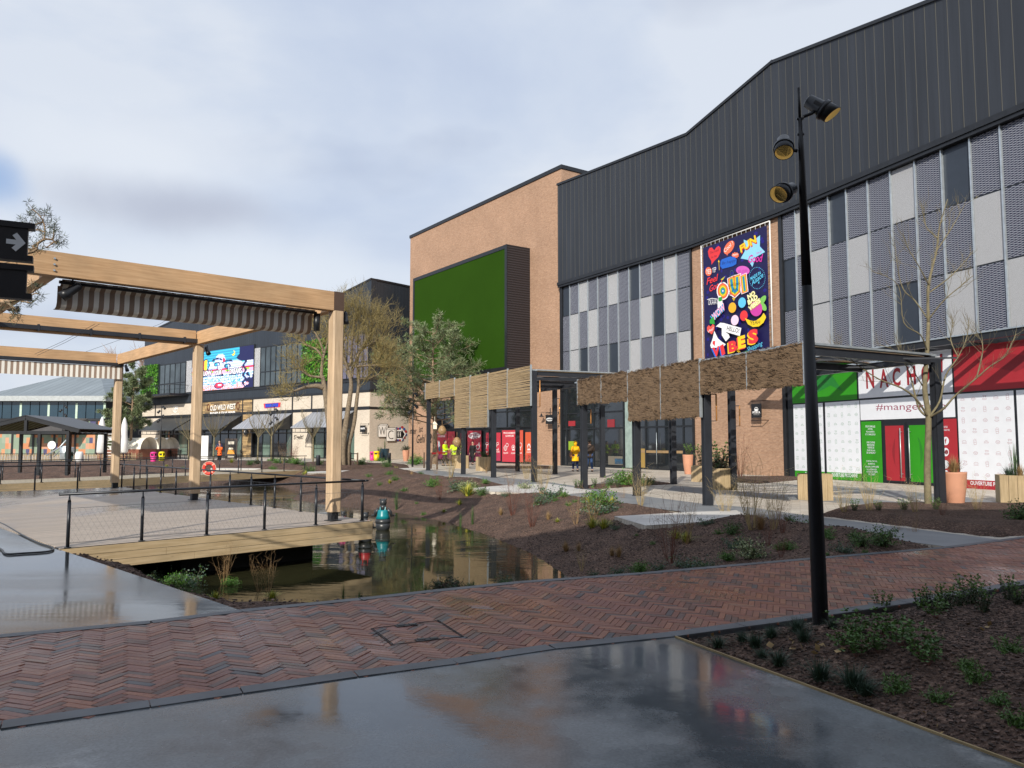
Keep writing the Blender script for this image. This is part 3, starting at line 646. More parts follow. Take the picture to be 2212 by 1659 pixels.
# mesh panel fields
def panels(W, edges, rows, zs, d=.12):
    kinds = {'m': ('mesh_panel', m_mesh), 'f': ('fine_mesh_panel', m_fine), 'd': ('blank_panel', m_panel)}
    for r, row in enumerate(rows):
        for c, ch in enumerate(row):
            a, b = edges[c], edges[c+1]; z1, z0 = zs[r], zs[r+1]; nm, m = kinds[ch]
            mb = MB(); mb.wbox(W, a+.035, b-.035, z0+.03, z1-.03, d-.05, d+(.0 if ch == 'd' else .03)); mb.build(nm, m, hall)
    mb = MB()
    for i, e in enumerate(edges[1:-1]): mb.wbox(W, e-.033, e+.033, zs[-1], zs[0], d-.04, d+.1)
    mb.build('mullions', m_galv, hall)
    mb = MB()
    for z in zs[1:-1]: mb.wbox(W, edges[0], edges[-1], z-.028, z+.028, d-.04, d+.02)
    mb.build('joint_rail', m_frame, hall)
    mb = MB(); mb.wbox(W, edges[0]-.02, edges[-1]+.02, zs[-1]-.3, zs[0]+.02, d-.3, d-.055); mb.build('panel_backing', m_frame, hall)
c1 = crop(2180, 920, 2.9625)
e1 = [W1.px(*c1(x, 560-(x-50)*.32))[0] for x in (72,160,265,370,483,600,718,845,970,1110,1250,1395,1552)]
zr = [ZC-.36, W1.Z(*c1(1555,588)), W1.Z(*c1(1562,1095)), W1.Z(*c1(1562,1095))-2.35]
panels(W1, e1, ['dmfmmfmdmmfm','mfmfmmmmfdfm','mfdmmdmfmmmf'], zr)
mb = MB(); mb.wbox(W1, -.02, e1[0]+.0, 5.2, ZC-.36, -.1, .2); mb.wbox(W1, e1[-1], W1.L+.02, 0, ZC-.36, -.1, .24); mb.build('corner_trim', m_black, hall)
c3 = crop(3000, 400, 1.746)
e3 = [W3.px(*c3(x, 745-(x-110)*.42))[0] for x in (112,205,300,430,553,700,855,1022,1202,1398,1605)]
e3 += [e3[-1]+1.05*k for k in (1,2,3,4,5,6)]
zr3 = [ZC-.36, W3.Z(*c3(560,940)), W3.Z(*c3(580,1325)), W3.Z(*c3(590,1650))-.6]
panels(W3, e3, ['mfmdmmfmdmmfmmdm','dmfmfmmmmfmmfmmd','mmfmmmdmfmfmmdmf'], zr3)
mb = MB(); mb.wbox(W3, -.02, e3[0], 0, ZC-.36, -.1, .22); mb.build('corner_trim', m_black, hall)
# brick bay behind the banner and below it
mb = MB(); mb.wbox(W2, .02, W2.L-.02, 0, ZC-.36, -.2, .14); mb.build('brick_wall', m_brick, hall)
# ground floor glazing W1
def glazing(W, cells, name='window', d=.06, par=None, gm=None):
    for (a, b, z0, z1) in cells:
        mb = MB(); f = .05
        mb.wbox(W, a, a+f, z0, z1, d-.06, d+.05); mb.wbox(W, b-f, b, z0, z1, d-.06, d+.05); mb.wbox(W, a+f, b-f, z0, z0+f, d-.06, d+.05); mb.wbox(W, a+f, b-f, z1-f, z1, d-.06, d+.05)
        fr = mb.build('window_frame' if name == 'window' else name, m_frame, par)
        mb = MB(); mb.wbox(W, a+f, b-f, z0+f, z1-f, d-.02, d+.0); mb.build('pane', gm or m_glass, fr)
cg = crop(1950, 1350, 2.3284)
gu = [592, 625, 870, 955, 1145, 1345, 1445, 1560, 1690, 1810]
gs = [W1.px(*cg(x, 1090))[0] for x in gu]; zd = 2.55; ztop = zr[-1]-.02
gs[-1] = min(gs[-1], W1.L-.1)
cells = []
for a, b in zip(gs[:-1], gs[1:]): cells += [(a, b, .02, zd), (a, b, zd, 3.6), (a, b, 3.6, ztop)]
glazing(W1, cells, par=hall)
for a, b in ((gs[5], gs[6]), (gs[6], gs[7])): pass
mb = MB(); sd0 = gs[6]+.12; mb.tube([W1.P(sd0, .35, .2), W1.P(sd0, 2.2, .2)], .022, 6); mb.build('door_handle', m_galv, hall)
mb = MB(); mb.wbox(W1, -.02, gs[0], 0, ztop, -.2, .2); mb.wbox(W1, 0, W1.L, ztop, zr[-1]+.02, -.2, .1); mb.build('lower_trim', m_black, hall)
# things faintly lit inside the shop: counter, shelves
m_in = mat('shop_interior_wood', (.30,.20,.10), .7); m_ingl = mat('pale_green_glass_edge', (.28,.36,.33), .15, var=.2)
mb = MB(); mb.wbox(W1, W1.px(*cg(1160, 900))[0], W1.px(*cg(1265, 900))[0], .05, ztop-.1, .085, .12); mb.build('glass_return', m_ingl, hall)
mb = MB(); mb.wbox(W1, gs[4]+.9, gs[8], 1.0, 1.15, .085, .1); mb.build('counter_front', m_in, hall)
for x0_, x1_, z0_, z1_, c in ((640,700,2.75,3.1,'#a03038'),(995,1060,2.5,3.1,'#8c2c33'),(1000,1130,.2,.75,'#6f6a60'),(1060,1130,.25,.6,'#3d6f96'),(1280,1335,.1,1.25,'#9a7f45'),(640,690,1.1,1.7,'#8fae2c')):
    mb = MB(); mb.wbox(W1, W1.px(*cg(x0_, 900))[0], W1.px(*cg(x1_, 900))[0], z0_, z1_, .065, .09); mb.build('shop_display', flat(c, .3), hall)
# ------------------------------------------------------------------ brick cinema block with green screen
tower = empty('cinema_building', (PT.x, PT.y, 0), 'tall buff brick block with huge green panel and red posters in its windows', 'building')
cs = crop(1600, 1350, 2.766)
sA = WT.px(*cs(285, 900))[0]; sB = WT.px(*cs(1330, 900))[0]; zg = 5.3
mb = MB(); L = WT.L
for (a, b, z0, z1) in ((0, sA, 0, zg), (sB, L, 0, zg), (0, L, zg, ztw)): mb.wbox(WT, a, b, z0, z1, -.4, 0)
nd_ = Vector((.8, .6, 0)); mb.prism([(p.x, p.y) for p in (WT.P(L,0,-.41), WT.P(0,0,-.41), WT.P(0,0,-18), WT.P(L,0,-18))], 0, ztw)
mb.build('brick_wall', m_brick, tower)
mb = MB(); mb.prism([(p.x, p.y) for p in (WT.P(L+.08,0,.08), WT.P(-.08,0,.08), WT.P(-.08,0,-18.1), WT.P(L+.08,0,-18.1))], ztw, ztw+.28); mb.build('roof_coping', m_black, tower)
D = .1
s_w = WT.px(1145, 600)[0]
while WT.px(1096, 600, D)[0] < s_w and D < 6: D += .02
sa = WT.px(893, 640, D)[0]; zt_ = WT.px(1095, 528, D)[1]; zb_ = WT.px(1095, 800, D)[1]; print('screen', D, sa, s_w, zt_, zb_, 'tower', ztw, 'ZC', ZC)
m_rib = NT('ribbed_brown_metal'); y = m_rib.n('ShaderNodeSeparateXYZ', {'Vector': m_rib.map('UV')}).outputs[1]; k = m_rib.math('PINGPONG', y, .09); k = m_rib.math('DIVIDE', k, .09)
m_rib.base(m_rib.ramp(k, [(.2,(.010,.009,.011)),(.6,(.03,.026,.031))])); m_rib.bump(k, .8, .05); m_rib.b.inputs['Roughness'].default_value = .55; m_rib = m_rib.m
mb = MB(); mb.wbox(WT, sa, s_w, zb_, zt_, 0.002, D); mb.build('screen_housing', m_rib, tower)
mb = MB(); f = .28
for (a, b, z0, z1) in ((sa, sa+f, zb_, zt_), (s_w-f, s_w+.01, zb_, zt_+.01), (sa+f, s_w-f, zt_-f, zt_+.01), (sa+f, s_w-f, zb_, zb_+f)): mb.wbox(WT, a, b, z0, z1, D, D+.06)
mb.build('screen_frame', m_black, tower)
m_gr = mat('green_turf_panel', (.021,.060,.004), .95, var=.06, scale=.35, spec=.08)
mb = MB(); mb.wbox(WT, sa+f, s_w-f, zb_+f, zt_-f, D-.02, D+.02); mb.build('green_panel', m_gr, tower)
# entrance glazing and posters
n_ = 9; es = [sA+(sB-sA)*i/n_ for i in range(n_+1)]
cells = []
for a, b in zip(es[:-1], es[1:]): cells += [(a, b, 2.75, 4.0), (a, b, 4.0, zg)]
glazing(WT, cells, par=tower)
mb = MB(); mb.wbox(WT, sA, sB, 0, 2.75, -.3, -.08); mb.build('window_backing', m_frame, tower)
po = crop(1600, 1600, 3.456)
posters = [(362,505,295,665,'#b8303f','#7d2a55'),(512,612,295,668,'#bb2f40','#75305d'),(688,762,318,685,'#b02c44','#7a2a55'),(780,855,285,685,'#bb2f43','#8a2c5c'),(860,968,285,690,'#bd3044','#9a2d58'),(1030,1128,312,688,'#bb3044','#a52f50'),(1136,1228,312,690,'#bd3244','#aa3050'),(1248,1430,280,705,'#c23a48','#bb3848'),(1432,1532,280,705,'#cb5540','#c04a42'),(1562,1645,305,700,'#c95a38','#c0483c')]
for x0_, x1_, y0_, y1_, cA, cB in posters:
    A = Art(WT, po, .03); zt2 = WT.px(*po(x0_, y0_), .03)[1]; zb2 = WT.px(*po(x0_, y1_), .03)[1]; s0_ = WT.px(*po(x0_, 500), .03)[0]; s1_ = WT.px(*po(x1_, 500), .03)[0]
    zb2 = max(zb2, .12); A.sz([(s0_,zb2),(s1_,zb2),(s1_,zt2),(s0_,zt2)], cA); A.sz([(s0_+.01,zb2+.01),(s1_-.01,zb2+.01),(s1_-.01,zb2+(zt2-zb2)*.3),(s0_+.01,zb2+(zt2-zb2)*.2)], cB)
    wh = '#f2e9ea'
    if x0_ in (362, 1248):
        k = 0 if x0_ == 362 else 1
        A.text('PROCHAINEMENT', x0_+(4, 20)[k], (335,328)[k], x1_-(8, 4)[k], (335,328)[k], 24, wh, .02); A.text('OUVERTURE', x0_+(20, 45)[k], (375,368)[k], x1_-(25, 25)[k], (372,366)[k], 24, wh, .02)
    if x0_ == 860:
        A.ell(876, 352, 82, 44, wh, -4); A.text('SPEED', 802, 372, 945, 350, 38, '#8a2340', .03); A.text('Park', 850, 402, 935, 388, 26, '#8a2340', .03)
        A.ell(920, 505, 26, 34, wh); A.ell(920, 505, 18, 26, cA); A.line([(938,490),(930,450),(940,450),(945,490)], .06, wh); A.text('BOWLING', 890, 582, 950, 580, 20, wh)
    if x0_ == 1030: A.ring(1045, 460, 18, 16, .05, wh); A.line([(1040,480),(1035,520)], .06, wh); A.text('BAR', 1035, 580, 1062, 578, 20, wh)
    if x0_ == 1136: A.ring(1188, 460, 14, 16, .05, wh); A.line([(1180,475),(1160,540),(1200,545),(1195,520)], .05, wh); A.line([(1155,480),(1155,455),(1168,452),(1168,478)], .04, wh); A.text('KARAOKE', 1143, 580, 1215, 578, 22, wh)
    if x0_ == 1248:
        A.ring(1293, 520, 20, 32, .05, wh); A.ring(1293, 520, 9, 14, .05, wh); A.ring(1316, 480, 17, 24, .05, wh); A.text('BILLARD', 1270, 596, 1330, 594, 22, wh)
        A.ring(1400, 510, 20, 30, .05, wh); A.line([(1385,545),(1418,545)], .06, wh); A.ell(1400, 510, 9, 14, wh); A.text('ARCADE', 1370, 600, 1425, 598, 22, wh)
    if x0_ == 1432: A.ring(1498, 480, 16, 30, .05, wh); A.line([(1498,505),(1498,545)], .05, wh); A.text('BAR', 1485, 596, 1515, 596, 20, wh)
    if x0_ == 1562: A.ring(1610, 500, 18, 34, .05, wh); A.line([(1590,542),(1630,542)], .07, wh); A.line([(1595,500),(1612,460),(1628,505)], .05, wh); A.text('SNACK', 1580, 585, 1638, 583, 20, wh)
    if x0_ == 362:
        A.ell(395, 440, 9, 22, '#e8d8d2'); A.ell(398, 480, 14, 44, '#dfe6ee'); A.ell(402, 530, 13, 36, '#2f6f8f'); A.line([(388,460),(382,420)], .07, '#e8d8d2')
    tag(A.build('poster', origin=WT.P(s0_, 0, 0)), {362:'leftmost red poster reading PROCHAINEMENT OUVERTURE with a dancing figure',512:'narrow plain red poster second from the left in the cinema window',688:'plain red poster just right of the first door gap of the cinema',780:'narrow plain red poster left of the oval logo poster',860:'red poster with white oval SPEED PARK logo and bowling pin',1030:'red poster with small bar pictogram behind canopy post',1136:'red poster with microphone pictogram and word KARAOKE',1248:'wide red poster reading PROCHAINEMENT OUVERTURE with billiard and arcade pictograms',1432:'orange-red poster with drink pictogram, second from the right',1562:'orange poster with snack pictogram, last at the right'}[x0_], 'poster', 'posters in the cinema windows')
# painted words on brick
A = Art(WT, cs, .012); A.text('immer', 0, 955, 75, 955, 65, '#1a1613', .01, .3); A.text('ist', 100, 940, 145, 930, 60, '#1a1613', .01, .3); A.text('Gehl', 75, 1055, 172, 1048, 90, '#1a1613', .01, .3); A.text('?', 222, 1052, 240, 1050, 100, '#1a1613', .01)
tag(A.build('painted_lettering', origin=WT.P(1,3,0)), 'black brush lettering painted on the pinkish brick wall behind the pine', 'lettering')
# ------------------------------------------------------------------ banner
cb = crop(2600, 800, 2.552)
bn = empty('banner', W2.P(1.2, 6, .3), 'tall dark blue vinyl banner full of colourful cartoon words laced to a white frame', 'banner')
A = Art(W2, cb, .30, .0016)
sL, zT = W2.px(*cb(372, 425), .3); sR, zT2 = W2.px(*cb(1012, 212), .3); zB = W2.px(*cb(392, 1540), .3)[1]-.3; sR2 = W2.px(*cb(1036, 1440), .3)[0]; sR = (sR+sR2)/2; zT = (zT+zT2)/2
NV = '#141048'; A.sz([(sL,zB),(sR,zB),(sR,zT),(sL,zT)], NV)
r = random.Random(3)
for i in range(70):
    x, z = r.uniform(sL+.15, sR-.15), r.uniform(zB+.15, zT-.15); a = r.uniform(0, 3); d1, d2 = .13, .06; A.mb.poly([A._p((x+d1*math.cos(a+t)*(1 if i%2 else .6), z+d1*math.sin(a+t)*.8)) for t in (0,1.2,2.4,3.6,4.9)], A.mi('#1d1479'))
A.d += .002
R_, O_, Y_, B_b, W_, P_, T_, G_b = '#e0353c','#f2734f','#f5cf1e','#1f63c9','#f4f4f6','#d42fa0','#5cc8ee','#2f9e3a'
A.poly([(485,455),(505,425),(530,410),(548,430),(548,470),(525,520),(485,560),(458,597),(456,560),(430,515),(422,465),(438,430),(462,425)], R_)
A.text('The road', 440, 495, 530, 460, 26, '#8c1f30'); A.text('to be', 455, 535, 510, 515, 22, '#8c1f30')
A.ell(633, 425, 76, 40, O_, -57); A.poly([(600,485),(622,480),(616,508)], O_); A.text('Cool !', 590, 480, 675, 392, 42, W_, .0)
A.poly([(695+ (40 if i%2 else 30)*math.cos(i*math.pi/9), 502+(32 if i%2 else 24)*math.sin(i*math.pi/9)) for i in range(18)], O_); A.text('ENJOY', 668, 514, 722, 504, 20, W_, .02)
A.poly([(778,347),(850,375),(942,303),(940,415),(992,470),(900,520),(865,620),(820,548),(748,535),(790,460)], '#8fd3f2')
A.text('FUN', 757, 492, 915, 385, 78, '#c43a2a', .04); A.text('FUN', 750, 480, 908, 372, 78, Y_, .04)
A.text('feel', 905, 495, 962, 470, 22, '#c98fd0'); A.text('Good', 822, 580, 965, 568, 78, P_, .02, .2)
A.poly([(548,560),(560,545),(600,530),(640,515),(690,520),(708,545),(705,590),(670,612),(610,628),(565,638),(545,610)], B_b); A.text('Be happy', 560, 608, 700, 575, 38, '#0f2f7a', .0, .2)
A.line([(530,560),(535,650)], .03, Y_); A.poly([(522,570),(530,548),(540,572)], Y_)
A.ell(428, 665, 32, 44, O_); A.text('YES', 402, 690, 452, 685, 45, W_, .0); A.text('YEP', 465, 678, 503, 668, 48, W_, .0)
A.text('Feel', 408, 800, 528, 752, 66, R_, .02, .3); A.text('Good', 440, 870, 570, 805, 62, R_, .02, .3)
A.ell(770, 655, 68, 46, '#d65fc0', 5, 26); A.poly([(755,695),(800,695),(778,735)], '#d65fc0'); A.text('FEEL GOOD !', 722, 678, 818, 672, 26, '#b03a98', .0)
def multi(draw, cols, w0, w1):
    for i, c in enumerate(cols): draw(w0+(w1-w0)*i/(len(cols)-1), c)
RB = [W_, '#e2554a', '#f08a2c', '#f4cf2a', '#4fae4b', '#2b7fc4']
for i, c in enumerate(RB): A.ell(571, 858, 62-9*i, 90-13*i, c)
A.ell(571, 858, 6, 9, W_)
for i, c in enumerate(RB):
    w = .62-.1*i; A.line([(655,750),(660,800),(672,850),(692,865),(712,845),(715,790),(712,730)], max(w,.07), c)
for i, c in enumerate(RB):
    w = .52-.085*i; A.line([(775,722),(788,850)], max(w,.06), c)
for i in range(34):
    a = i*2*math.pi/34; A.ell(912+80*math.cos(a), 730+107*math.sin(a), 3.2, 4.2, T_, n=6)
A.text('MADE IN', 850, 755, 950, 690, 34, T_, .02); A.text('Alsace', 862, 808, 978, 715, 52, T_, .01, .3); A.text('x', 920, 790, 940, 780, 22, T_)
A.text('OKAAAY', 425, 1000, 520, 990, 55, W_, -.005); A.line([(415,945),(460,932),(510,938)], .03, W_)
A.poly([(525,915),(545,905),(560,925),(570,985),(540,1030),(520,1030),(518,980)], W_); A.poly([(525,925),(565,915),(560,960),(528,965)], G_b)
A.text('WOW', 465, 1175, 592, 1050, 76, '#36a9d8', .04); A.text('WOW', 478, 1160, 600, 1040, 76, '#f3b8d8', .04); A.poly([(440,1150),(480,1110),(490,1190),(440,1185)], G_b)
# plain round blobs in place of the small creatures
for cx, cy, c in ((665,1025,'#f0b32a'), (762,975,'#62c6f0'), (690,1150,'#f5d3ea'), (780,1105,'#e2373c')): A.ell(cx, cy, 38, 52, c, 8)
A.line([(667,930),(680,955),(692,928),(680,935),(667,930)], .035, Y_)
A.ell(962, 955, 26, 60, '#7cc15a', 35); A.ell(975, 1015, 26, 45, '#7cc15a', -30); A.ell(902, 1035, 62, 76, '#cc3fa3')
for t_, a_ in (('NO', (822,945,895,895)), ('BAD', (825,1000,920,935)), ('VIBES', (835,1062,950,970))): A.text(t_, a_[0]+4, a_[1]+5, a_[2]+4, a_[3]+5, 50, '#b8b03a', .06); A.text(t_, *a_, 50, '#f6f1b8', .05)
A.poly([(790,1130),(850,1155),(900,1155),(950,1120),(978,1078),(998,1110),(1000,1125),(975,1175),(930,1212),(870,1218),(820,1190)], Y_); A.text('YEAH', 840, 1196, 942, 1188, 38, '#5c5212', .01)
A.poly([(592,1182),(755,1228),(740,1308),(582,1262)], W_); A.text('HELLO!', 608, 1250, 730, 1280, 44, '#2b2b33', .01)
A.poly([(500,1215),(545,1175),(592,1180),(585,1260),(628,1290),(640,1320),(600,1362),(560,1300),(560,1230),(520,1215)], W_)
A.poly([(485,1255),(520,1330),(560,1365),(600,1390),(560,1430),(500,1425),(455,1430),(445,1400),(470,1330)], W_); A.poly([(470,1360),(495,1355),(490,1410),(468,1385)], R_)
A.poly([(450,1215),(470,1188),(488,1205),(485,1245),(462,1292),(415,1260),(412,1222),(430,1200)], '#e8564c'); A.text('Hey!', 428, 1285, 482, 1245, 34, W_, .0)
x = 470
for ch, xa, ya, wd, hh, c1_, c2_ in (('V',470,1520,75,95,B_b,R_),('I',560,1505,35,105,B_b,R_),('B',630,1475,85,110,Y_,R_),('E',725,1440,75,125,R_,Y_),('S',825,1395,100,145,Y_,R_)):
    A.text(ch, xa-10, ya+12, xa+wd-10, ya-8, hh, c1_, .07); A.text(ch, xa, ya, xa+wd, ya-20, hh, c2_, .06)
A.ring(722, 1450, 9, 13, .05, Y_); A.ring(735, 1472, 7, 10, .05, Y_); A.poly([(770,1470),(815,1452),(815,1480),(770,1485)], '#1f7a35')
A.text('Shopping', 818, 1480, 972, 1410, 60, T_, .0, .3)
for i in range(26):
    t_ = i/25; A.ell(650+0*t_, 650, .1, .1, NV, n=3) if False else None
A.line([(640,700),(640,735)], .02, '#4a6a8a'); A.ring(660, 680, 16, 26, .02, '#4a6a8a'); A.poly([(548,745),(595,710),(570,750)], '#c9c22e')
A.build('artwork', bn)
mb = MB(); dz = .28
for a, b in (((sL-.18, zB), (sL-.18, zT+.18)), ((sR+.18, zB), (sR+.18, zT+.18)), ((sL-.18, zT+.18), (sR+.18, zT+.18))): mb.tube([W2.P(*a, dz), W2.P(*b, dz)], .035, 6)
mb.build('frame_tube', m_white, bn)
mb = MB(); z = zB
while z < zT: 
    for s in (sL, sR): 
        sg = -1 if s == sL else 1; mb.tube([W2.P(s, z, .3), W2.P(s+sg*.17, z+.02, .3)], .012, 4, cap=False)
    z += .38
s = sL
while s < sR: mb.tube([W2.P(s, zT, .3), W2.P(s, zT+.17, .3)], .012, 4, cap=False); s += .35
mb.build('lacing', m_galv, bn)
# ------------------------------------------------------------------ red and green restaurant front (W3)
cn = crop(3000, 1250, 2.074)
S3 = lambda x, y=900: W3.px(*cn(x, y), .2)[0]
xz = lambda x, y: W3.px(*cn(x, y), .2)[1]
sf = empty('restaurant_front', W3.P(1, 0, .15), 'red, white and green vinyl covered restaurant shopfront with double door at the right', 'shopfront')
mb = MB(); mb.wbox(W3, S3(160), W3.L, 0, zr3[-1]+.0, -.2, .16); mb.build('shopfront_frame', m_frame, sf)
zA = xz(735, 640); zHd = xz(750, 812); zgb = xz(755, 1245); zg0 = xz(755, 1305)
GRN, RED, WH = '#2b8f12', '#a32630', '#dfe3ea'
def sheet(name, x0, x1, z0, z1, c, art=None, lab=None):
    A = Art(W3, cn, .18, .0012); s0, s1 = S3(x0), S3(x1) if x1 < 2100 else S3(2074)+(x1-2074)*.01
    A.sz([(s0,z0),(s1,z0),(s1,z1),(s0,z1)], c)
    if art: art(A, s0, s1, z0, z1)
    return A.build(name, sf)
def icons(col):
    def f(A, s0, s1, z0, z1):
        cols_ = 5 if s1-s0 < 2.6 else 6; n = int((z1-z0)/.36); dx = (s1-s0)/cols_; dz = (z1-z0)/n
        m = A.mi(col); q = .085; d = A.d
        def ln(pts, wd=.009):
            for a, b in zip(pts[:-1], pts[1:]):
                t = Vector((b[0]-a[0], b[1]-a[1]));
                if t.length < 1e-6: continue
                t.normalize(); nn = Vector((-t.y, t.x))*wd/2; A.mb.poly([W3.P(p[0], p[1], d) for p in ((a[0]-nn.x,a[1]-nn.y),(b[0]-nn.x,b[1]-nn.y),(b[0]+nn.x,b[1]+nn.y),(a[0]+nn.x,a[1]+nn.y))], m)
        for i in range(cols_):
            for j in range(n):
                cx = s0+dx*(i+.5); cz = z1-dz*(j+.5); k = (i+2*j) % 5; arc = lambda r1, r2, a0, a1, ox=0, oz=0, nn=7: [(cx+ox+r1*math.cos(math.radians(a0+(a1-a0)*t/nn)), cz+oz+r2*math.sin(math.radians(a0+(a1-a0)*t/nn))) for t in range(nn+1)]
                if k == 0: ln(arc(q, q, 0, 180, 0, -.04)+[(cx+q,cz-.04)]); ln(arc(q*.6, q*.6, 20, 160, 0, -.04))
                elif k == 1: ln(arc(q, q*.8, 180, 360)+[(cx-q,cz)]); ln(arc(q*.8, q*.6, 0, 180)); ln([(cx-.04,cz-.03),(cx+.04,cz-.03)])
                elif k == 2: ln(arc(q, q*.55, 180, 360, 0, -.02)+[(cx-q,cz-.02)]); ln([(cx-.06,cz+.09),(cx-.03,cz+.02),(cx+.0,cz+.09),(cx-.06,cz+.09)]); ln([(cx+.02,cz+.08),(cx+.05,cz+.02),(cx+.07,cz+.08),(cx+.02,cz+.08)])
                elif k == 3: ln(arc(q, q*.6, 0, 180, 0, .0)+[(cx-q,cz-.015),(cx+q,cz-.015),(cx+q,cz)]); ln([(cx-q,cz-.035),(cx-q,cz-.06),(cx+q,cz-.06),(cx+q,cz-.035)])
                else: ln([(cx-.045,cz-.1),(cx-.06,cz+.06),(cx-.02,cz+.1),(cx+.04,cz+.09),(cx+.05,cz-.09),(cx-.045,cz-.1)]); ln([(cx-.055,cz+.03),(cx+.045,cz+.04)]); ln([(cx-.05,cz-.03),(cx+.05,cz-.02)])
        A.d += .0012
    return f
GI, RI = '#6f9c80', '#b0808c'
for x0, x1 in ((207, 447), (465, 745)):
    sheet('window_film', x0, x1, zgb, zA-.06, WH, icons(GI))
    sheet('green_strip', x0, x1, zg0, zgb, GRN, (lambda A, s0, s1, z0, z1: A.text('OUVERTURE PROCHAINE', 515, 1270, 726, 1276, 30, WH, .02)) if x0 == 465 else (lambda A, s0, s1, z0, z1: A.text('N', 303, 1250, 313, 1250, 20, WH, .02)))
zTop = zr3[-1]-.05
def pep(A, s0, s1, z0, z1):
    h = z1-z0; w_ = s1-s0; P = [(s0+w_*(.38+.42*t), z0+h*(.15+.72*math.sin(t*1.5+.1)*(1-t*.5))) for t in [i/8 for i in range(9)]]
    A.sz([(s0+w_*.35,z0+h*.2),(s0+w_*.62,z0+h*.4),(s0+w_*.8,z0+h*.22),(s0+w_*.66,z0+h*.62),(s0+w_*.5,z0+h*.78),(s0+w_*.38,z0+h*.72)], '#1f7a2e')
sheet('green_fascia', 202, 728, zA, zTop, GRN, pep)
def nacho(A, s0, s1, z0, z1):
    [A.text(ch_, xa_, ya_, xb_, ya_-(xb_-xa_)*.10, 150, '#96202c', .03) for ch_, xa_, xb_, ya_ in (('N',797,862,558), ('A',905,978,551), ('C',1012,1076,541), ('H',1128,1200,528), ('O',1245,1312,520), ("'",1398,1418,425))]; A.poly([(1235,350),(1290,338),(1325,360),(1280,355)], '#2f9e2a')
sheet('white_fascia', 742, 1508, zA+.02, zTop, WH, nacho)
def hasht(A, s0, s1, z0, z1): A.text('#mangersain', 875, 748, 1440, 742, 66, '#8f3050', -.004)
sheet('white_transom', 750, 1520, zHd, zA-.06, WH, hasht)
def gp(A, s0, s1, z0, z1):
    y = 870
    for t_, x0, x1 in (('DES FORMULES',790,868),('SAINES,',810,848),('ÉQUILIBRÉES',796,862),('ET COMPLÈTES !',790,872)): A.text(t_, x0, y, x1, y+1, 16, WH, .01); y += 21
    y = 998
    for t_, x0, x1 in (('UNE CUISINE',800,866),('MEXICAINE',804,862),('PLEINE DE',808,860),('FRAÎCHEUR &',802,868),('DE SAVEURS !',800,872)): A.text(t_, x0, y, x1, y+2, 15, WH, .01); y += 21
    y = 1152
    for t_, x0, x1 in (('FAJITAS, TACOS,',798,886),('BURRITOS,',812,868),('SALADES COMPOSÉES',788,898),('À LA DEMANDE',800,880),('& SOUS LES YEUX',800,888),('DU CLIENT.',816,872)): A.text(t_, x0, y, x1, y+2, 15, WH, .01); y += 21
sheet('green_side_panel', 752, 915, xz(755,1315)+.0, zHd-.06, GRN, gp)
def door(x0, x1, c, side, chil):
    s0, s1 = S3(x0), S3(x1); z1 = xz(945, 858); mb = MB(); mb.wbox(W3, s0-.07, s1+.07, .06, z1+.1, .14, .19); dr = mb.build('door', m_frame, sf)
    A = Art(W3, cn, .195, .001); A.sz([(s0,.12),(s1,.12),(s1,z1),(s0,z1)], c)
    cx = s0+(s1-s0)*.5; P = []
    for i in range(9): t = i/8; P.append((cx-.16*math.sin(t*3.1)+ .02, z1-.5-t*1.1))
    Q = [(p[0]+.13*math.sin(i/8*3.1+.1), p[1]) for i, p in enumerate(P)]
    if side < 0: A.sz(P+Q[::-1], chil)
    else: A.sz([(2*cx-p[0]-.05, p[1]) for p in Q+P[::-1]], chil); A.line([(1215,950),(1222,985)], .03, chil)
    A.build('door_film', dr); hb = MB(); hs = (s1-.08) if side < 0 else (s0+.08); hb.tube([W3.P(hs, .25, .3), W3.P(hs, z1-.1, .3)], .02, 8)
    for zz in (.4, z1-.25): hb.tube([W3.P(hs, zz, .19), W3.P(hs, zz, .3)], .012, 6)
    hb.build('handle', m_galv, dr)
door(948, 1098, '#a32630', -1, '#8a1e28'); door(1142, 1325, GRN, 1, '#237a1c')
def rp(A, s0, s1, z0, z1):
    A.text('RESTEZ', 1410, 876, 1456, 874, 15, WH, .01); A.text('CONNECTÉS', 1405, 898, 1472, 898, 15, WH, .01)
    for cy in (980, 1070, 1170, 1250): A.ell(1440, cy, 26, 34, WH)
    A.text('f', 1433, 1000, 1448, 1000, 40, '#a32630', .03); A.ring(1446, 1070, 11, 15, .03, '#a32630'); A.ring(1446, 1070, 5, 6, .03, '#a32630')
sheet('red_side_panel', 1345, 1528, xz(1380,1355), zHd-.06, RED, rp)
sheet('red_fascia', 1522, 2600, zA, zTop, RED, lambda A, s0, s1, z0, z1: A.sz([(s0+1.2,z0+.9),(s0+2.2,z0+1.2),(s0+3.4,z0+.9),(s0+2.4,z0+.55)], '#8a1e28'))
for x0, x1 in ((1540, 2000), (2022, 2500)):
    sheet('window_film', x0, x1, xz(1600,1292), zA-.07, WH, icons(RI)); sheet('red_strip', x0, x1, xz(1600,1365), xz(1600,1292), RED, (lambda A, s0, s1, z0, z1: A.text('OUVERTURE PROCHAINE', 1640, 1335, 2010, 1358, 32, WH, .02)) if x0 == 1540 else None)
mb = MB(); mb.wbox(W3, S3(2560), W3.L, .1, zA-.07, .16, .175); mb.build('side_pane', m_glass, sf)
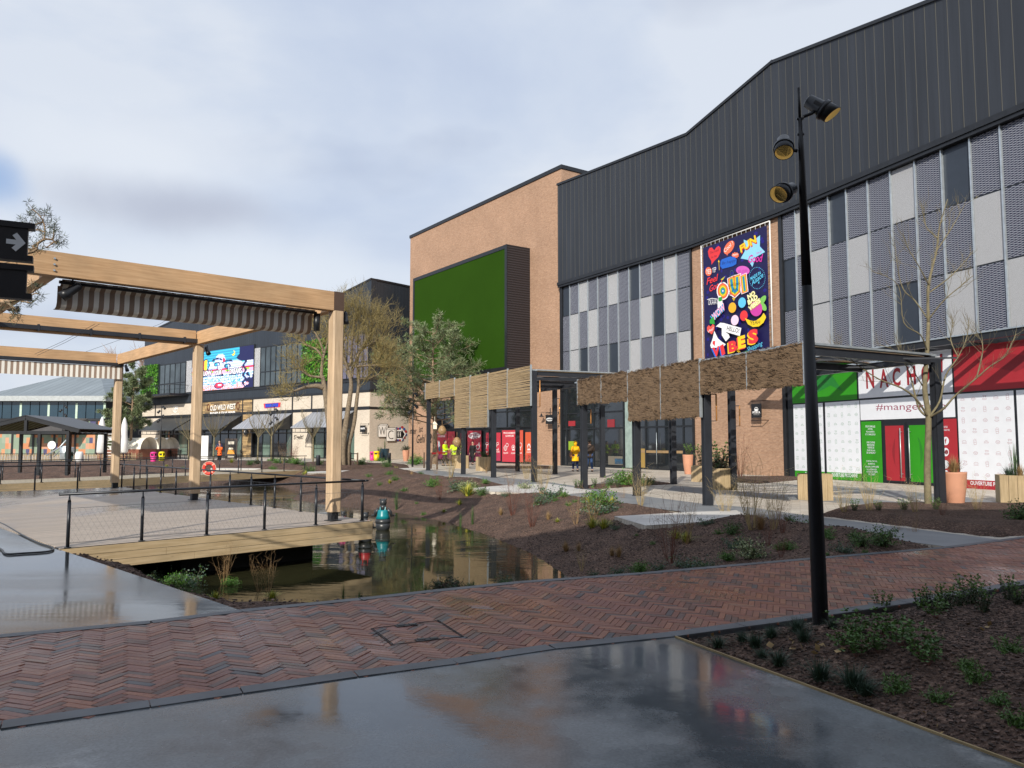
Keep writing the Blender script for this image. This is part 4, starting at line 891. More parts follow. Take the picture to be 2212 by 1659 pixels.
# ------------------------------------------------------------------ left-hand shop building
Q0 = AtY(798.5, 991, 73.5); Q0.z = 0; Q0.x = (798.5-CU)/F*73.5; zCb = AtY(798.5, 846.5, 73.5).z
QL = G(308, 877.7, zCb); QL.z = 0
WB = Wall(QL, Q0); nS = Vector((.80, .6, 0)); tS = Vector((-WB.n.x, -WB.n.y, 0))
WS = Wall(Q0, Q0+Vector((-WB.n.x, -WB.n.y, 0))*16)
shop = empty('shopping_arcade', (Q0.x, Q0.y, 0), 'anthracite shopping building with folded roof over cream brick ground floor shops, behind the pond', 'building')
cB = crop(500, 1100, 3.318); cC = crop(740, 1500, 3.16); cD = crop(1050, 1450, 3.403)
def bx(u, v, W=WB): return W.px(u, v)
zTp = WB.Z(801, 604.5); r1 = WB.px(334, 713); r2 = WB.px(396, 684); sPk = r2[0] + 6
rp_ = [(0, r1[1]-.6), r1, (r2[0], r2[1]), (r2[0]+3.5, r2[1]+1.6), (WB.S(640), WB.Z(640, 690)), (WB.S(739), WB.Z(739, 634.7)), (WB.L, zTp)]
mb = MB()
for a, b in zip(rp_[:-1], rp_[1:]):
    mb.hexa([WB.P(a[0],zCb,.0),WB.P(b[0],zCb,.0),WB.P(b[0],zCb,-.5),WB.P(a[0],zCb,-.5),WB.P(a[0],a[1],.0),WB.P(b[0],b[1],.0),WB.P(b[0],b[1],-.5),WB.P(a[0],a[1],-.5)])
mb.wbox(WS, 0.51, 16, zCb, zTp, -.5, 0)
mb.build('cladding', m_clad2, shop)
mb = MB()
for a, b in zip(rp_[:-1], rp_[1:]):
    mb.hexa([WB.P(a[0],a[1],.06),WB.P(b[0],b[1],.06),WB.P(b[0],b[1],-.6),WB.P(a[0],a[1],-.6),WB.P(a[0],a[1]+.18,.06),WB.P(b[0],b[1]+.18,.06),WB.P(b[0],b[1]+.18,-.6),WB.P(a[0],a[1]+.18,-.6)])
mb.wbox(WS, .61, 16, zTp, zTp+.18, -.6, .06); mb.build('roof_coping', m_black, shop)
mb = MB(); mb.prism([(p.x,p.y) for p in (WB.P(.1,0,-.5), WB.P(WB.L-.1,0,-.5), WB.P(WB.L-.1,0,-16), WB.P(.1,0,-16))], 0, zCb+3.5)
mb.build('hall_body', m_dark, shop)
zHb = WB.Z(798, 881); zBt = zHb-.0
# horizontal black band, cream fascia fields
su = {k: bx(k, 880)[0] for k in (308,336.5,421,525,546.5,632.3,674,767,798.5)}
mb = MB()
mb.wbox(WB, 0, su[421], zHb+.15, zCb-.002, -.5, .02); mb.build('cream_fascia', m_cream, shop); mb = MB(); mb.wbox(WB, su[546.5], WB.L-.0, zHb+.15, zCb-.002, -.5, .02); 
mb.build('cream_fascia', m_cream, shop)
mb = MB(); mb.wbox(WS, .021, 16, 0, zCb-.002, -.5, .02); mb.build('cream_side_wall', m_cream, shop)
mb = MB()
mb.wbox(WB, 0, bx(345,960)[0], 0, zHb-.15, -.5, .02); mb.build('cream_brick_wall', m_cream, shop); mb = MB(); mb.wbox(WB, su[632.3], su[674], 0, zHb-.15, -.5, .02); mb.build('cream_brick_wall', m_cream, shop); mb = MB(); mb.wbox(WB, su[767], WB.L, 0, zHb-.15, -.5, .02)
mb.build('cream_brick_wall', m_cream, shop)
mb = MB(); mb.wbox(WB, 0, WB.L, zHb-.15, zHb+.15, -.5, .05); mb.wbox(WS, 0, 16, zHb-.12, zHb+.12, -.4, .045)
for k in (336.5, 421, 525, 546.5, 632.3, 674): mb.wbox(WB, su[k]-.09, su[k]+.09, (0 if k > 430 and k != 674 else zHb+.15), zCb, -.3, .07)
mb.build('black_trim', m_black, shop)
# reclaimed-wood bay
q = NT('reclaimed_planks'); bk_ = q.n('ShaderNodeTexBrick', {'Vector': q.map('UV'), 'Color1': (.50,.34,.16,1), 'Color2': (.07,.05,.035,1), 'Mortar': (.03,.02,.015,1), 'Scale': 1.0, 'Mortar Size': .01, 'Brick Width': 1.3, 'Row Height': .19, 'Bias': -.15})
q.base(bk_.outputs['Color']); q.b.inputs['Roughness'].default_value = .8; m_recl = q.m
mb = MB(); mb.wbox(WB, su[421]+.09, su[525]-.09, zHb+.15, zCb-.003, -.4, .03); mb.wbox(WB, su[525]+.09, su[546.5]-.09, 0, zCb-.003, -.4, .04); mb.build('plank_wall', m_recl, shop)
# recessed shopfronts
m_fg = mat('green_tinted_glass', (.10,.15,.125), .06, var=.5, scale=.3, spec=.8)
def front(u0, u1, pal=0, n=5):
    a, b = bx(u0, 960)[0], bx(u1, 960)[0]; mb = MB(); mb.wbox(WB, a, b, 0, zHb-.15, -.5, -.3); mb.build('shopfront_backing', m_black, shop)
    for i in range(n):
        x0, x1 = a+(b-a)*i/n, a+(b-a)*(i+1)/n
        glazing(WB, [(x0, x1, .05, 2.6), (x0, x1, 2.6, zHb-.2)], par=shop, d=-.25, gm=(m_fg if (i+pal) % 3 == 0 else m_glass))
front(345, 421, 1, 4); front(421, 525, 1, 6); front(546.5, 632.3, 2, 5); front(674, 767, 0, 4)
# metal awnings
m_aw1 = seam_mat('dark_awning_seam', (.045,.05,.055), (.10,.11,.12), .35, .2); m_aw2 = seam_mat('pale_awning_seam', (.36,.38,.42), (.22,.23,.26), .35, .15, metal=.2)
def awning(u0, u1, m, lab):
    a, b = bx(u0, 890)[0], bx(u1, 890)[0]; zt, zb2, dp_ = zHb-.2, zHb-1.75, 2.6
    r = empty('metal_awning', WB.P(a, zb2, 0), lab, 'awning', 'sloping metal awnings over the shops')
    mb = MB(); A1, B1 = WB.P(a,zt,.03), WB.P(b,zt,.03); A2, B2 = WB.P(a,zb2,dp_), WB.P(b,zb2,dp_); dz = Vector((0,0,-.07))
    mb.hexa([A2+dz,B2+dz,B1+dz,A1+dz,A2,B2,B1,A1]); mb.build('roof_sheet', m, r)
    mb = MB()
    for s in (a+.05, b-.05): mb.bar(WB.P(s,zb2-.12,.03), WB.P(s,zb2-.12,dp_), .06, .06); mb.bar(WB.P(s,zb2-.5,.03), WB.P(s,zb2-.5,dp_), .05, .05); mb.bar(WB.P(s,zb2-.5,dp_), WB.P(s,zb2-.1,dp_), .05, .05); mb.bar(WB.P(s,zt-.1,.05), WB.P(s,zb2-.5,.05), .05, .05)
    for z in (zb2-.12, zb2-.5): mb.bar(WB.P(a,z,dp_), WB.P(b,z,dp_), .05, .05)
    for i in range(1, 8): s = a+(b-a)*i/8; mb.bar(WB.P(s,zb2-.5,dp_), WB.P(s,zb2-.12,dp_), .03, .03)
    mb.build('frame', m_black, r)
    mb = MB(); mb.poly([WB.P(b-.03,zt-.08,.04), WB.P(b-.03,zb2-.08,dp_), WB.P(b-.03,zb2-.12,.04)]); mb.build('side_cheek', m_black, r)
awning(345, 419, m_aw1, 'dark ribbed metal awning over the leftmost shop with cream sign band')
awning(424, 523, m_aw1, 'dark ribbed metal awning under the OLD WILD WEST sign')
awning(549, 631, m_aw2, 'pale grey metal awning below the blue and red sign')
awning(676, 765, m_aw2, 'pale grey metal awning beside the painted S\'gelt! wall')
# upper windows, LED wall, green walls
def upfield(name, u0, u1, zt, zb2, n, m=m_glass2):
    a, b = bx(u0, 830)[0], bx(u1, 830)[0]; mb = MB(); mb.wbox(WB, a-.15, b+.15, zb2-.1, zt+.1, .01, .03); mb.build('window_surround', m_black, shop)
    for i in range(n): glazing(WB, [(a+(b-a)*i/n, a+(b-a)*(i+1)/n, zb2, zb2+(zt-zb2)*.36), (a+(b-a)*i/n, a+(b-a)*(i+1)/n, zb2+(zt-zb2)*.36, zt)], par=shop, d=.08, gm=m)
zLt, zLb = WB.Z(549, 745.5), WB.Z(549, 835.6); zLb1 = zLb
upfield('w', 346, 402, zLt-.9, zLb-.1, 5); upfield('w', 563, 655, zLt-.4, zLb, 8); upfield('w', 739, 797, zLt-.4, zLb, 5, mat('violet_glass', (.12,.11,.16), .12, var=.2, spec=.8))
mb = MB(); mb.wbox(WB, bx(550,830)[0], bx(562,830)[0], zLb, zLt-.4, .03, .08); mb.wbox(WB, bx(403,830)[0], bx(416,830)[0], zLb, zLt-.8, .03, .08); mb.build('fine_mesh_panel', m_fine, shop)
mb = MB(); mb.wbox(WB, 0, WB.L, zLb-.32, zLb-.14, .0, .1); mb.wbox(WS, 0, 16, zCb, zCb+.25, -.1, .08); mb.wbox(WB, 0, WB.L, zCb, zCb+.2, .0, .08); mb.build('ledge', m_black, shop)
def greenwall(u0, u1, lab):
    a, b = bx(u0, 800)[0], bx(u1, 800)[0]; zt = zLt-.4 if u0 > 500 else zLt-.7; r = random.Random(int(u0)); mb = MB()
    n = int((b-a)*(zt-zLb)*80)
    for i in range(n):
        s, z = r.uniform(a, b), r.uniform(zLb, zt); c = WB.P(s, z, .12+r.random()*.22); t = Vector((r.gauss(0,1), r.gauss(0,1), r.gauss(0,1))).normalized()*r.uniform(.08,.2); k = t.cross(Vector((r.gauss(0,1), r.gauss(0,1), r.gauss(0,1)))).normalized()*.07
        mb.add([c-t, c+k, c+t, c-k], [(0,1,2,3)], r.choice([0,0,1]))
    mb.wbox(WB, a, b, zLb, zt, .02, .1, 2)
    return tag(mb.build('green_wall', [leafm('wall_leaf', (.055,.20,.015)), leafm('wall_leaf_light', (.11,.30,.02)), L_dark], origin=WB.P(a, zLb, 0)), lab, 'plant wall', 'planted green walls')
greenwall(308, 344, 'bright green planted wall panel left of the balcony windows'); greenwall(656, 713, 'bright green planted wall panel behind the bare willow, right of the windows')
# LED mural: generic pop-art face
def led():
    a, b = bx(416.6, 830)[0], bx(549, 830)[0]; nx_, ny_ = 84, 46; dx = (b-a)/nx_; dz = (zLt-zLb)/ny_
    pal = {'n':'#161a4a','c':'#38b4cf','w':'#dfe4f2','l':'#a9b9ea','p':'#e2a4c4','r':'#c5304f','g':'#8fc43a','y':'#f2ca34','o':'#ef8a5a','t':'#2f8fb5','k':'#f0b6c0'}
    ks = list(pal); mb = MB(); rr = random.Random(5)
    def el(x, y, cx, cy, rx, ry): return ((x-cx)/rx)**2+((y-cy)/ry)**2 < 1
    for i in range(nx_):
        for j in range(ny_):
            x = (i+.5)/nx_; y = 1-(j+.5)/ny_      # y down from top
            c = 'c' if y < .34-.08*math.sin(x*7) else ('w' if rr.random() < .75 else 'l')
            if y > .62: c = rr.choice(['w','w','l','w','c']) if int(y*ny_)%3 else rr.choice(['l','l','t'])
            if y > .86: c = rr.choice(['k','p','w','o'])
            if abs(y-.50-.05*(1-x)*0) < .012: c = 'r'
            if .53 < y < .56: c = 'g' if (x*7) % 1 < .6 else 'p'
            if .57 < y < .60: c = 'p'
            if el(x, y, .48, .30, .09, .20): c = 'w'
            if el(x, y, .70, .42, .14, .12): c = 'w'
            if el(x, y, .24, .35, .065, .15): c = 'n'
            if el(x, y, .24, .35, .055, .13): c = 'r' if x < .22 else ('y' if x < .262 else 'c')
            for cx, cy in ((.43,.36),(.60,.43)):
                if el(x, y, cx, cy-.10, .085, .055) and not el(x, y, cx+.005, cy-.065, .075, .055): c = 'n'
                if el(x, y, cx, cy, .052, .062): c = 'n'
                if el(x, y, cx, cy+.01, .034, .042): c = 'w' if x > cx+.012 else 'c'
                if abs(x-cx) < .006 and cy < y < cy+.16: c = 'n'
            if el(x, y, .54, .27, .022, .05): c = 'r'
            if el(x, y, .69, .13, .028, .06) and not el(x, y, .675, .11, .024, .05): c = 'y'
            if el(x, y, .47, .90, .075, .085): c = 'n'
            if el(x, y, .47, .89, .062, .07): c = 'r'
            if el(x, y, .48, .89, .035, .022): c = 'w'
            if el(x, y, .52, .64, .02, .03): c = 'n'
            if el(x, y, .70, .84, .05, .09) : c = rr.choice(['w','c'])
            if x > .80+.06*math.sin(y*19)+(.10 if .42 < y < .62 else 0)*1 and y < .35: c = 'n'
            if x > .78 and y < .18: c = 'n'
            if .85 < x+.02*math.sin(y*30) < .885 and y > .3: c = 'n'
            if x > .90-.04*math.sin(y*40) and y > .70+.08*math.sin(x*60): c = 'n'
            if x < .06+.02*math.sin(y*50) and (y < .38 or y > .85): c = 'n'
            if abs(y*ny_-round(y*ny_/3)*3) < .6 and c in 'cw' : c = {'c':'t','w':'l'}[c]
            s0 = a+i*dx; z0 = zLb+j*dz
            mb.poly([WB.P(s0,z0,.16), WB.P(s0+dx,z0,.16), WB.P(s0+dx,z0+dz,.16), WB.P(s0,z0+dz,.16)], ks.index(c))
    r = empty('led_wall', WB.P(a, zLb, .1), 'colourful pixel mural screen with a dripping face and the words FOLLOW YOUR DREAMS', 'mural')
    mb.build('screen', [mat('led_'+k, lin(v), .5, var=0, emit=.35) for k, v in pal.items()], r)
    A = Art(WB, cB, .18, .002); A.text('FOLLOW', 900, 1246, 1090, 1226, 88, '#16205a', .10); A.text('FOLLOW', 903, 1232, 1083, 1212, 62, '#f4f6ff', .03); A.text('YOUR', 1115, 1232, 1218, 1220, 86, '#16205a', .10); A.text('YOUR', 1120, 1218, 1210, 1206, 62, '#f4f6ff', .03); A.text('DREAMS', 1308, 1216, 1482, 1200, 96, '#16205a', .10); A.text('DREAMS', 1315, 1202, 1473, 1186, 72, '#f4f6ff', .03)
    A.build('lettering', r); mb = MB(); mb.wbox(WB, a-.1, b+.1, zLb-.1, zLt+.1, .03, .15); mb.build('housing', m_frame, r)
led()
# balcony
bal = empty('balcony', WB.P(bx(330,845)[0], zLb-.2, 0), 'black steel balcony with rail beneath the upper windows left of the mural', 'balcony')
a, b = bx(322, 845)[0], bx(408, 845)[0]; mb = MB(); mb.wbox(WB, a, b, zLb-.45, zLb-.2, .12, 2.4); mb.build('floor_slab', m_black, bal)
mb = MB(); 
for p_, q_ in ((WB.P(a,zLb+.85,2.35), WB.P(b,zLb+.85,2.35)), (WB.P(b,zLb+.85,2.35), WB.P(b,zLb+.85,.1)), (WB.P(a,zLb+.85,2.35), WB.P(a,zLb+.85,.1))): mb.tube([p_, q_], .035, 5)
for i in range(15): s = a+(b-a)*i/14; mb.tube([WB.P(s,zLb-.2,2.35), WB.P(s,zLb+.85,2.35)], .018, 4)
mb.build('balustrade', m_black, bal)
# signs on the arcade
def sign_art(name, lab, cat, fn, W=WB, mp=cC, d=.05, origin=None, group=None):
    A = Art(W, mp, d, .006); fn(A); return tag(A.build(name, origin=origin), lab, cat, group)
def f1(A):
    A.text('OLD WILD WEST', 255, 335, 570, 312, 70, '#2a211b', .09); A.text('OLD WILD WEST', 255, 332, 568, 308, 66, '#ece6dc', .03)
    A.text('BURGER & STEAK HOUSE', 255, 370, 565, 355, 22, '#ffffff', .03); A.ring(232, 290, 15, 38, .13, '#6a3320', 12); A.ring(597, 270, 17, 42, .13, '#6a3320', 12)
sign_art('shop_sign', 'large OLD WILD WEST sign letters with horseshoes on reclaimed planks', 'sign', f1, origin=WB.P(su[421], zHb, .1))
def f2(A):
    A.poly([(915,243),(1125,228),(1118,285),(925,300)], '#d8343f'); A.poly([(932,245),(1100,233),(1095,282),(938,294)], '#1d2f9e'); A.text('BURGER CENTER', 940, 284, 1092, 272, 30, '#3a57d6', .02)
sign_art('shop_sign', 'blue and red fan shaped sign on cream brick above the pale awning', 'sign', f2, origin=WB.P(su[546.5], zHb, .1))
cE = crop(500, 1450, 3.318)
def f3(A): A.ring(612, 492, 28, 40, .08, '#ffffff'); A.line([(600,520),(612,470),(648,458)], .1, '#ffffff'); A.line([(605,490),(645,482)], .08, '#ffffff'); A.line([(612,470),(618,520)], .08, '#ffffff'); A.text('rammshop', 560, 568, 660, 562, 16, '#ffffff', .02)
sign_art('shop_sign', 'small white round emblem and word on the leftmost cream fascia', 'sign', f3, mp=cE, origin=WB.P(su[336.5], zHb, .1))
def f4(A): A.text("S'gelt!", 1288, 700, 1405, 696, 70, '#17120f', .02, .1); A.ring(1470, 590, 16, 14, .09, '#555049'); A.line([(1460,620),(1432,690),(1448,712),(1480,640),(1490,600)], .05, '#55504a')
sign_art('painted_lettering', "black painted word S'gelt! with a pointing hand on cream brick", 'lettering', f4, mp=cC, d=.03, origin=WB.P(su[632.3], 2, .05))
def f5(A):
    def cube(x0, y0, x1, y1, dx, dy):
        A.poly([(x0-5,y0-5),(x0+dx,y0-dy-5),(x1+dx+4,y0-dy-5),(x1+dx+4,y1-dy+4),(x1,y1+5),(x0-5,y1+5)], '#26241f'); A.poly([(x0,y0),(x1,y0),(x1,y1),(x0,y1)], '#f2f0ea'); A.poly([(x0+2,y0-4),(x0+dx,y0-dy),(x1+dx-3,y0-dy),(x1,y0-4)], '#e4e2dc'); A.poly([(x1+4,y0),(x1+dx,y0-dy+4),(x1+dx,y1-dy),(x1+4,y1-2)], '#d6d3cc')
    for i, (x, y) in enumerate([(1700,762),(1722,770),(1745,762),(1774,745),(1800,770),(1822,800),(1818,842),(1800,878),(1776,910),(1745,912),(1715,912),(1692,908)]): A.ell(x, y, 15 if i % 3 else 18, 17, '#b03038' if i % 2 else '#27509a')
    A.poly([(1672,782),(1758,778),(1758,752),(1824,835),(1758,938),(1758,905),(1672,905)], '#f2f0ea'); A.poly([(1676,800),(1768,798),(1768,776),(1806,836),(1768,912),(1768,888),(1676,888)], '#15120f')
    for x in (1720, 1748): A.ell(x, 818, 6, 9, '#f2f0ea'); A.poly([(x-8,828),(x+8,828),(x+4,872),(x-4,872)], '#f2f0ea')
    cube(1458, 728, 1560, 872, 22, 22); cube(1565, 776, 1675, 926, 20, 22)
    A.text('W', 1468, 846, 1550, 846, 106, '#15120f', -.02); A.text('C', 1585, 902, 1655, 902, 115, '#15120f', -.02)
sign_art('restroom_sign', 'painted WC cubes with a black arrow and two figures on the cream side wall', 'sign', f5, W=WS, mp=cD, d=.03, origin=WS.P(4, 2, .1))
# hanging signs
def hanging(W, mp, x0, y0, x1, y1, lab, txt, grp='black hanging shop signs', rnd=False, out_=.35):
    s0, z1 = W.px(*mp(x0, y0), out_); s1, z0 = W.px(*mp(x1, y1), out_); r = empty('hanging_sign', W.P((s0+s1)/2, z1, out_), lab, 'sign', grp); w_ = s1-s0
    mb = MB()
    if rnd: c = W.P((s0+s1)/2, (z0+z1)/2, out_); mb.tube([c-W.n*.03, c+W.n*.03], w_/2, 16)
    else: mb.wbox(W, s0, s1, z0, z1, out_-.025, out_+.025)
    mb.build('board', m_black, r); A = Art(W, mp, out_+.03, .002); txt(A); A.build('lettering', r)
    mb = MB()
    for z, k in ((z1+.14, 1), (z0-.14, 0)):
        mb.bar(W.P(s0-.05, z, out_), W.P(s1+.1, z, out_), .03, .03); mb.bar(W.P(s1+.1, z, 0), W.P(s1+.1, z, out_), .03, .03); mb.bar(W.P(s1+.1, z-.08, .02), W.P(s1+.1, z+.08, .02), .08, .03)
    for s in (s0+.06, s1-.06): mb.bar(W.P(s, z0-.14, out_), W.P(s, z1+.14, out_), .012, .012)
    mb.build('bracket', m_black, r)
c22 = crop(2200, 1350, 2.212)
def t1(A): A.ring(1668, 550, 16, 16, .03, '#f2f2f2'); A.ell(1668, 556, 14, 10, '#f2f2f2'); A.text('PITAYA', 1636, 588, 1702, 586, 20, '#f2f2f2', .03); A.text('thai street food', 1645, 600, 1696, 599, 6, '#cfcfcf')
hanging(W2, c22, 1627, 506, 1713, 620, 'black PITAYA hanging sign on brick beside the green shopfront', t1, out_=.5)
def t2(A): A.ring(1888, 133, 42, 20, .04, '#e8e8e8'); A.text('SPEED', 1850, 134, 1924, 128, 14, '#f2f2f2', .02); A.text('Park', 1865, 152, 1920, 148, 14, '#f2f2f2', .02)
hanging(WT, po, 1840, 72, 1932, 192, 'black oval-logo hanging sign on brick left of the entrance glass', t2, out_=.5)
hanging(WB, cC, 2108, 512, 2172, 592, 'black square hanging sign with white letters near the cream corner', lambda A: A.text('NAPIX', 2112, 560, 2168, 558, 22, '#eeeeee', .03))
hanging(WB, cC, 668, 560, 712, 615, 'round black hanging sign on the plank column', lambda A: (A.ell(690, 588, 15, 20, '#e8e8e8'), A.ell(690, 588, 8, 11, '#444444')), rnd=True)
# barn lamps
def barn(W, mp, x, y, lab):
    s, z = W.px(*mp(x, y), .45); r = empty('wall_lamp', W.P(s, z, 0), lab, 'lamp', 'black barn style wall lamps'); c = W.P(s, z, .45)
    mb = MB(); mb.lathe(c, [(.19,-.12),(.17,-.09),(.07,-.02),(.05,.1),(.03,.12)], 14); mb.build('shade', m_black, r)
    mb = MB(); mb.tube([c+Vector((0,0,.1)), c+Vector((0,0,.2)), W.P(s+.25, z+.2, .3), W.P(s+.5, z+.2, .02)], .014, 5); mb.bar(W.P(s+.5,z+.05,.03), W.P(s+.5,z+.5,.03), .05, .03); mb.build('arm', m_black, r)
barn(WT, po, 1780, 75, 'black barn lamp on the cinema brick beside the oval sign')
# ------------------------------------------------------------------ far-left hip-roofed building
Y0 = 102.0
def fx(u): return (u-CU)/F*Y0
def fz_(v): return AtY(200, v, Y0).z
lb = empty('glass_pavilion', (fx(100), Y0, 0), 'grey hip-roofed pavilion with dark glass band and patchwork coloured panels at far left', 'building')
x0, x1 = fx(-15), fx(226); ze, zf = fz_(856), fz_(866); WF = Wall((x0, Y0), (x1, Y0)); xr = fx(252)
mb = MB(); Yr = Y0+12; rdg = AtY(200, 806, Yr).z; rx0, rx1 = (166-CU)/F*Yr, (212-CU)/F*Yr; yb = Y0+26
ev = [(x0-1,Y0-1,ze),(x1+.6,Y0-1,ze),(x1+9,yb,ze),(x0-1,yb,ze)]
mb.add([Vector(ev[0]),Vector(ev[1]),Vector((rx1,Yr,rdg)),Vector((rx0,Yr,rdg)),Vector(ev[2]),Vector(ev[3])], [(0,1,2,3),(1,4,2),(3,2,4,5),(0,3,5)]); mb.build('roof', m_roof, lb)
mb = MB(); mb.prism([(x0-1,Y0-1),(x1+.6,Y0-1),(x1+9,yb),(x0-1,yb)], zf-.05, ze); mb.build('roof_fascia', mat('zinc_fascia', (.36,.39,.40), .6, .1), lb)
zg1 = fz_(904)
mb = MB(); mb.prism([(x0,Y0+.2),(x1,Y0+.2),(x1+8,yb-1),(x0,yb-1)], 0, zf-.06); mb.build('body', m_dark, lb)
n = 12; m_bg = mat('blue_black_glass', (.02,.05,.075), .08, var=.4, scale=.15, spec=.8)
for i in range(n):
    a, b = WF.L*i/n, WF.L*(i+1)/n; mb = MB(); mb.wbox(WF, a+.05, b-.05, zg1, zf-.1, 0, .05); mb.build('pane', m_bg, lb)
mb = MB()
for i in range(0, n+1, 3): mb.wbox(WF, WF.L*i/n-.14, WF.L*i/n+.14, zg1, zf-.25, .0, .09)
mb.build('pale_pillar', mat('pale_green_paint', (.45,.58,.48), .6), lb)
# patchwork panels as per-face tint
mb = MB(); cols = []; rr = random.Random(8); zp = 0.0; hh = (zg1-.25)/6; nn_ = 32
pal = [(.48,.20,.09),(.50,.26,.17),(.20,.27,.20),(.05,.05,.14),(.50,.24,.12),(.24,.30,.23)]
for i in range(nn_):
    for j in range(6):
        a = WF.L*i/nn_; b = WF.L*(i+1)/nn_; mb.poly([WF.P(a,zp+j*hh,.06),WF.P(b,zp+j*hh,.06),WF.P(b,zp+(j+1)*hh,.06),WF.P(a,zp+(j+1)*hh,.06)]); cols.append(pal[(0 if (i+j)%5 < 2 else 2) if rr.random() < .62 else rr.choice([3,1,4,5])])
mb.c = cols; q = NT('patchwork_panel'); at = q.n('ShaderNodeAttribute', attribute_name='tint'); q.base(at.outputs['Color']); mb.build('coloured_panels', q.m, lb)
mb = MB()
for i in range(0, nn_+1, 6): mb.wbox(WF, WF.L*i/nn_-.12, WF.L*i/nn_+.12, 0, zg1, .07, .14)
mb.wbox(WF, 0, WF.L, zg1-.3, zg1-.02, .0, .2); mb.build('dark_posts', m_black, lb)
mb = MB(); a, b = fx(74), fx(192); zt, zb2 = fz_(904), fz_(935)
mb.add([Vector((a,Y0-.2,zt)),Vector((b,Y0-.2,zt)),Vector((b-1.9,Y0-3.5,zb2)),Vector((a-1.5,Y0-3.5,zb2))], [(0,3,2,1)]); mb.add([Vector((b,Y0-.2,zt)),Vector((b-1.9,Y0-3.5,zb2)),Vector((b,Y0-.2,zb2))], [(0,1,2)]); mb.build('awning', mat('grey_canvas', (.075,.07,.068), .8), lb)
# ------------------------------------------------------------------ plaza canopies with wicker screens
m_wick = None
def wick(name, c1, c2, c3_, sc2, dist):
    q = NT(name); uv = q.map('UV', (.9,1,1)); n0 = q.noise(q.map('UV'), 1.5, 3); vec = q.n('ShaderNodeVectorMath', {0: uv, 1: q.n('ShaderNodeCombineXYZ', {'Y': q.math('MULTIPLY', n0, .16)}).outputs[0]}, operation='ADD').outputs[0]
    mp_ = q.n('ShaderNodeMapping', {'Vector': vec, 'Scale': (.9, sc2, 1)}).outputs[0]; f = q.noise(mp_, 2.0, 6, .7); g = q.noise(q.map('UV', (14,22,1)), 2, 3)
    q.base(q.mix(.35, q.ramp(f, [(.32,c1),(.5,c2),(.66,c3_)]), q.ramp(g, [(.3,c1),(.7,c3_)]))); q.b.inputs['Roughness'].default_value = .85; q.bump(q.math('ADD', f, g), .9, dist); return q.m
m_w1 = wick('split_reed_screen', (.15,.10,.05), (.38,.27,.145), (.58,.44,.26), 30, .02); m_w2 = wick('heather_brush_screen', (.06,.036,.020), (.20,.125,.070), (.34,.23,.13), 22, .05)
def canopy(lab, *a_, **k_): return canopy_(lab, *a_, **k_)
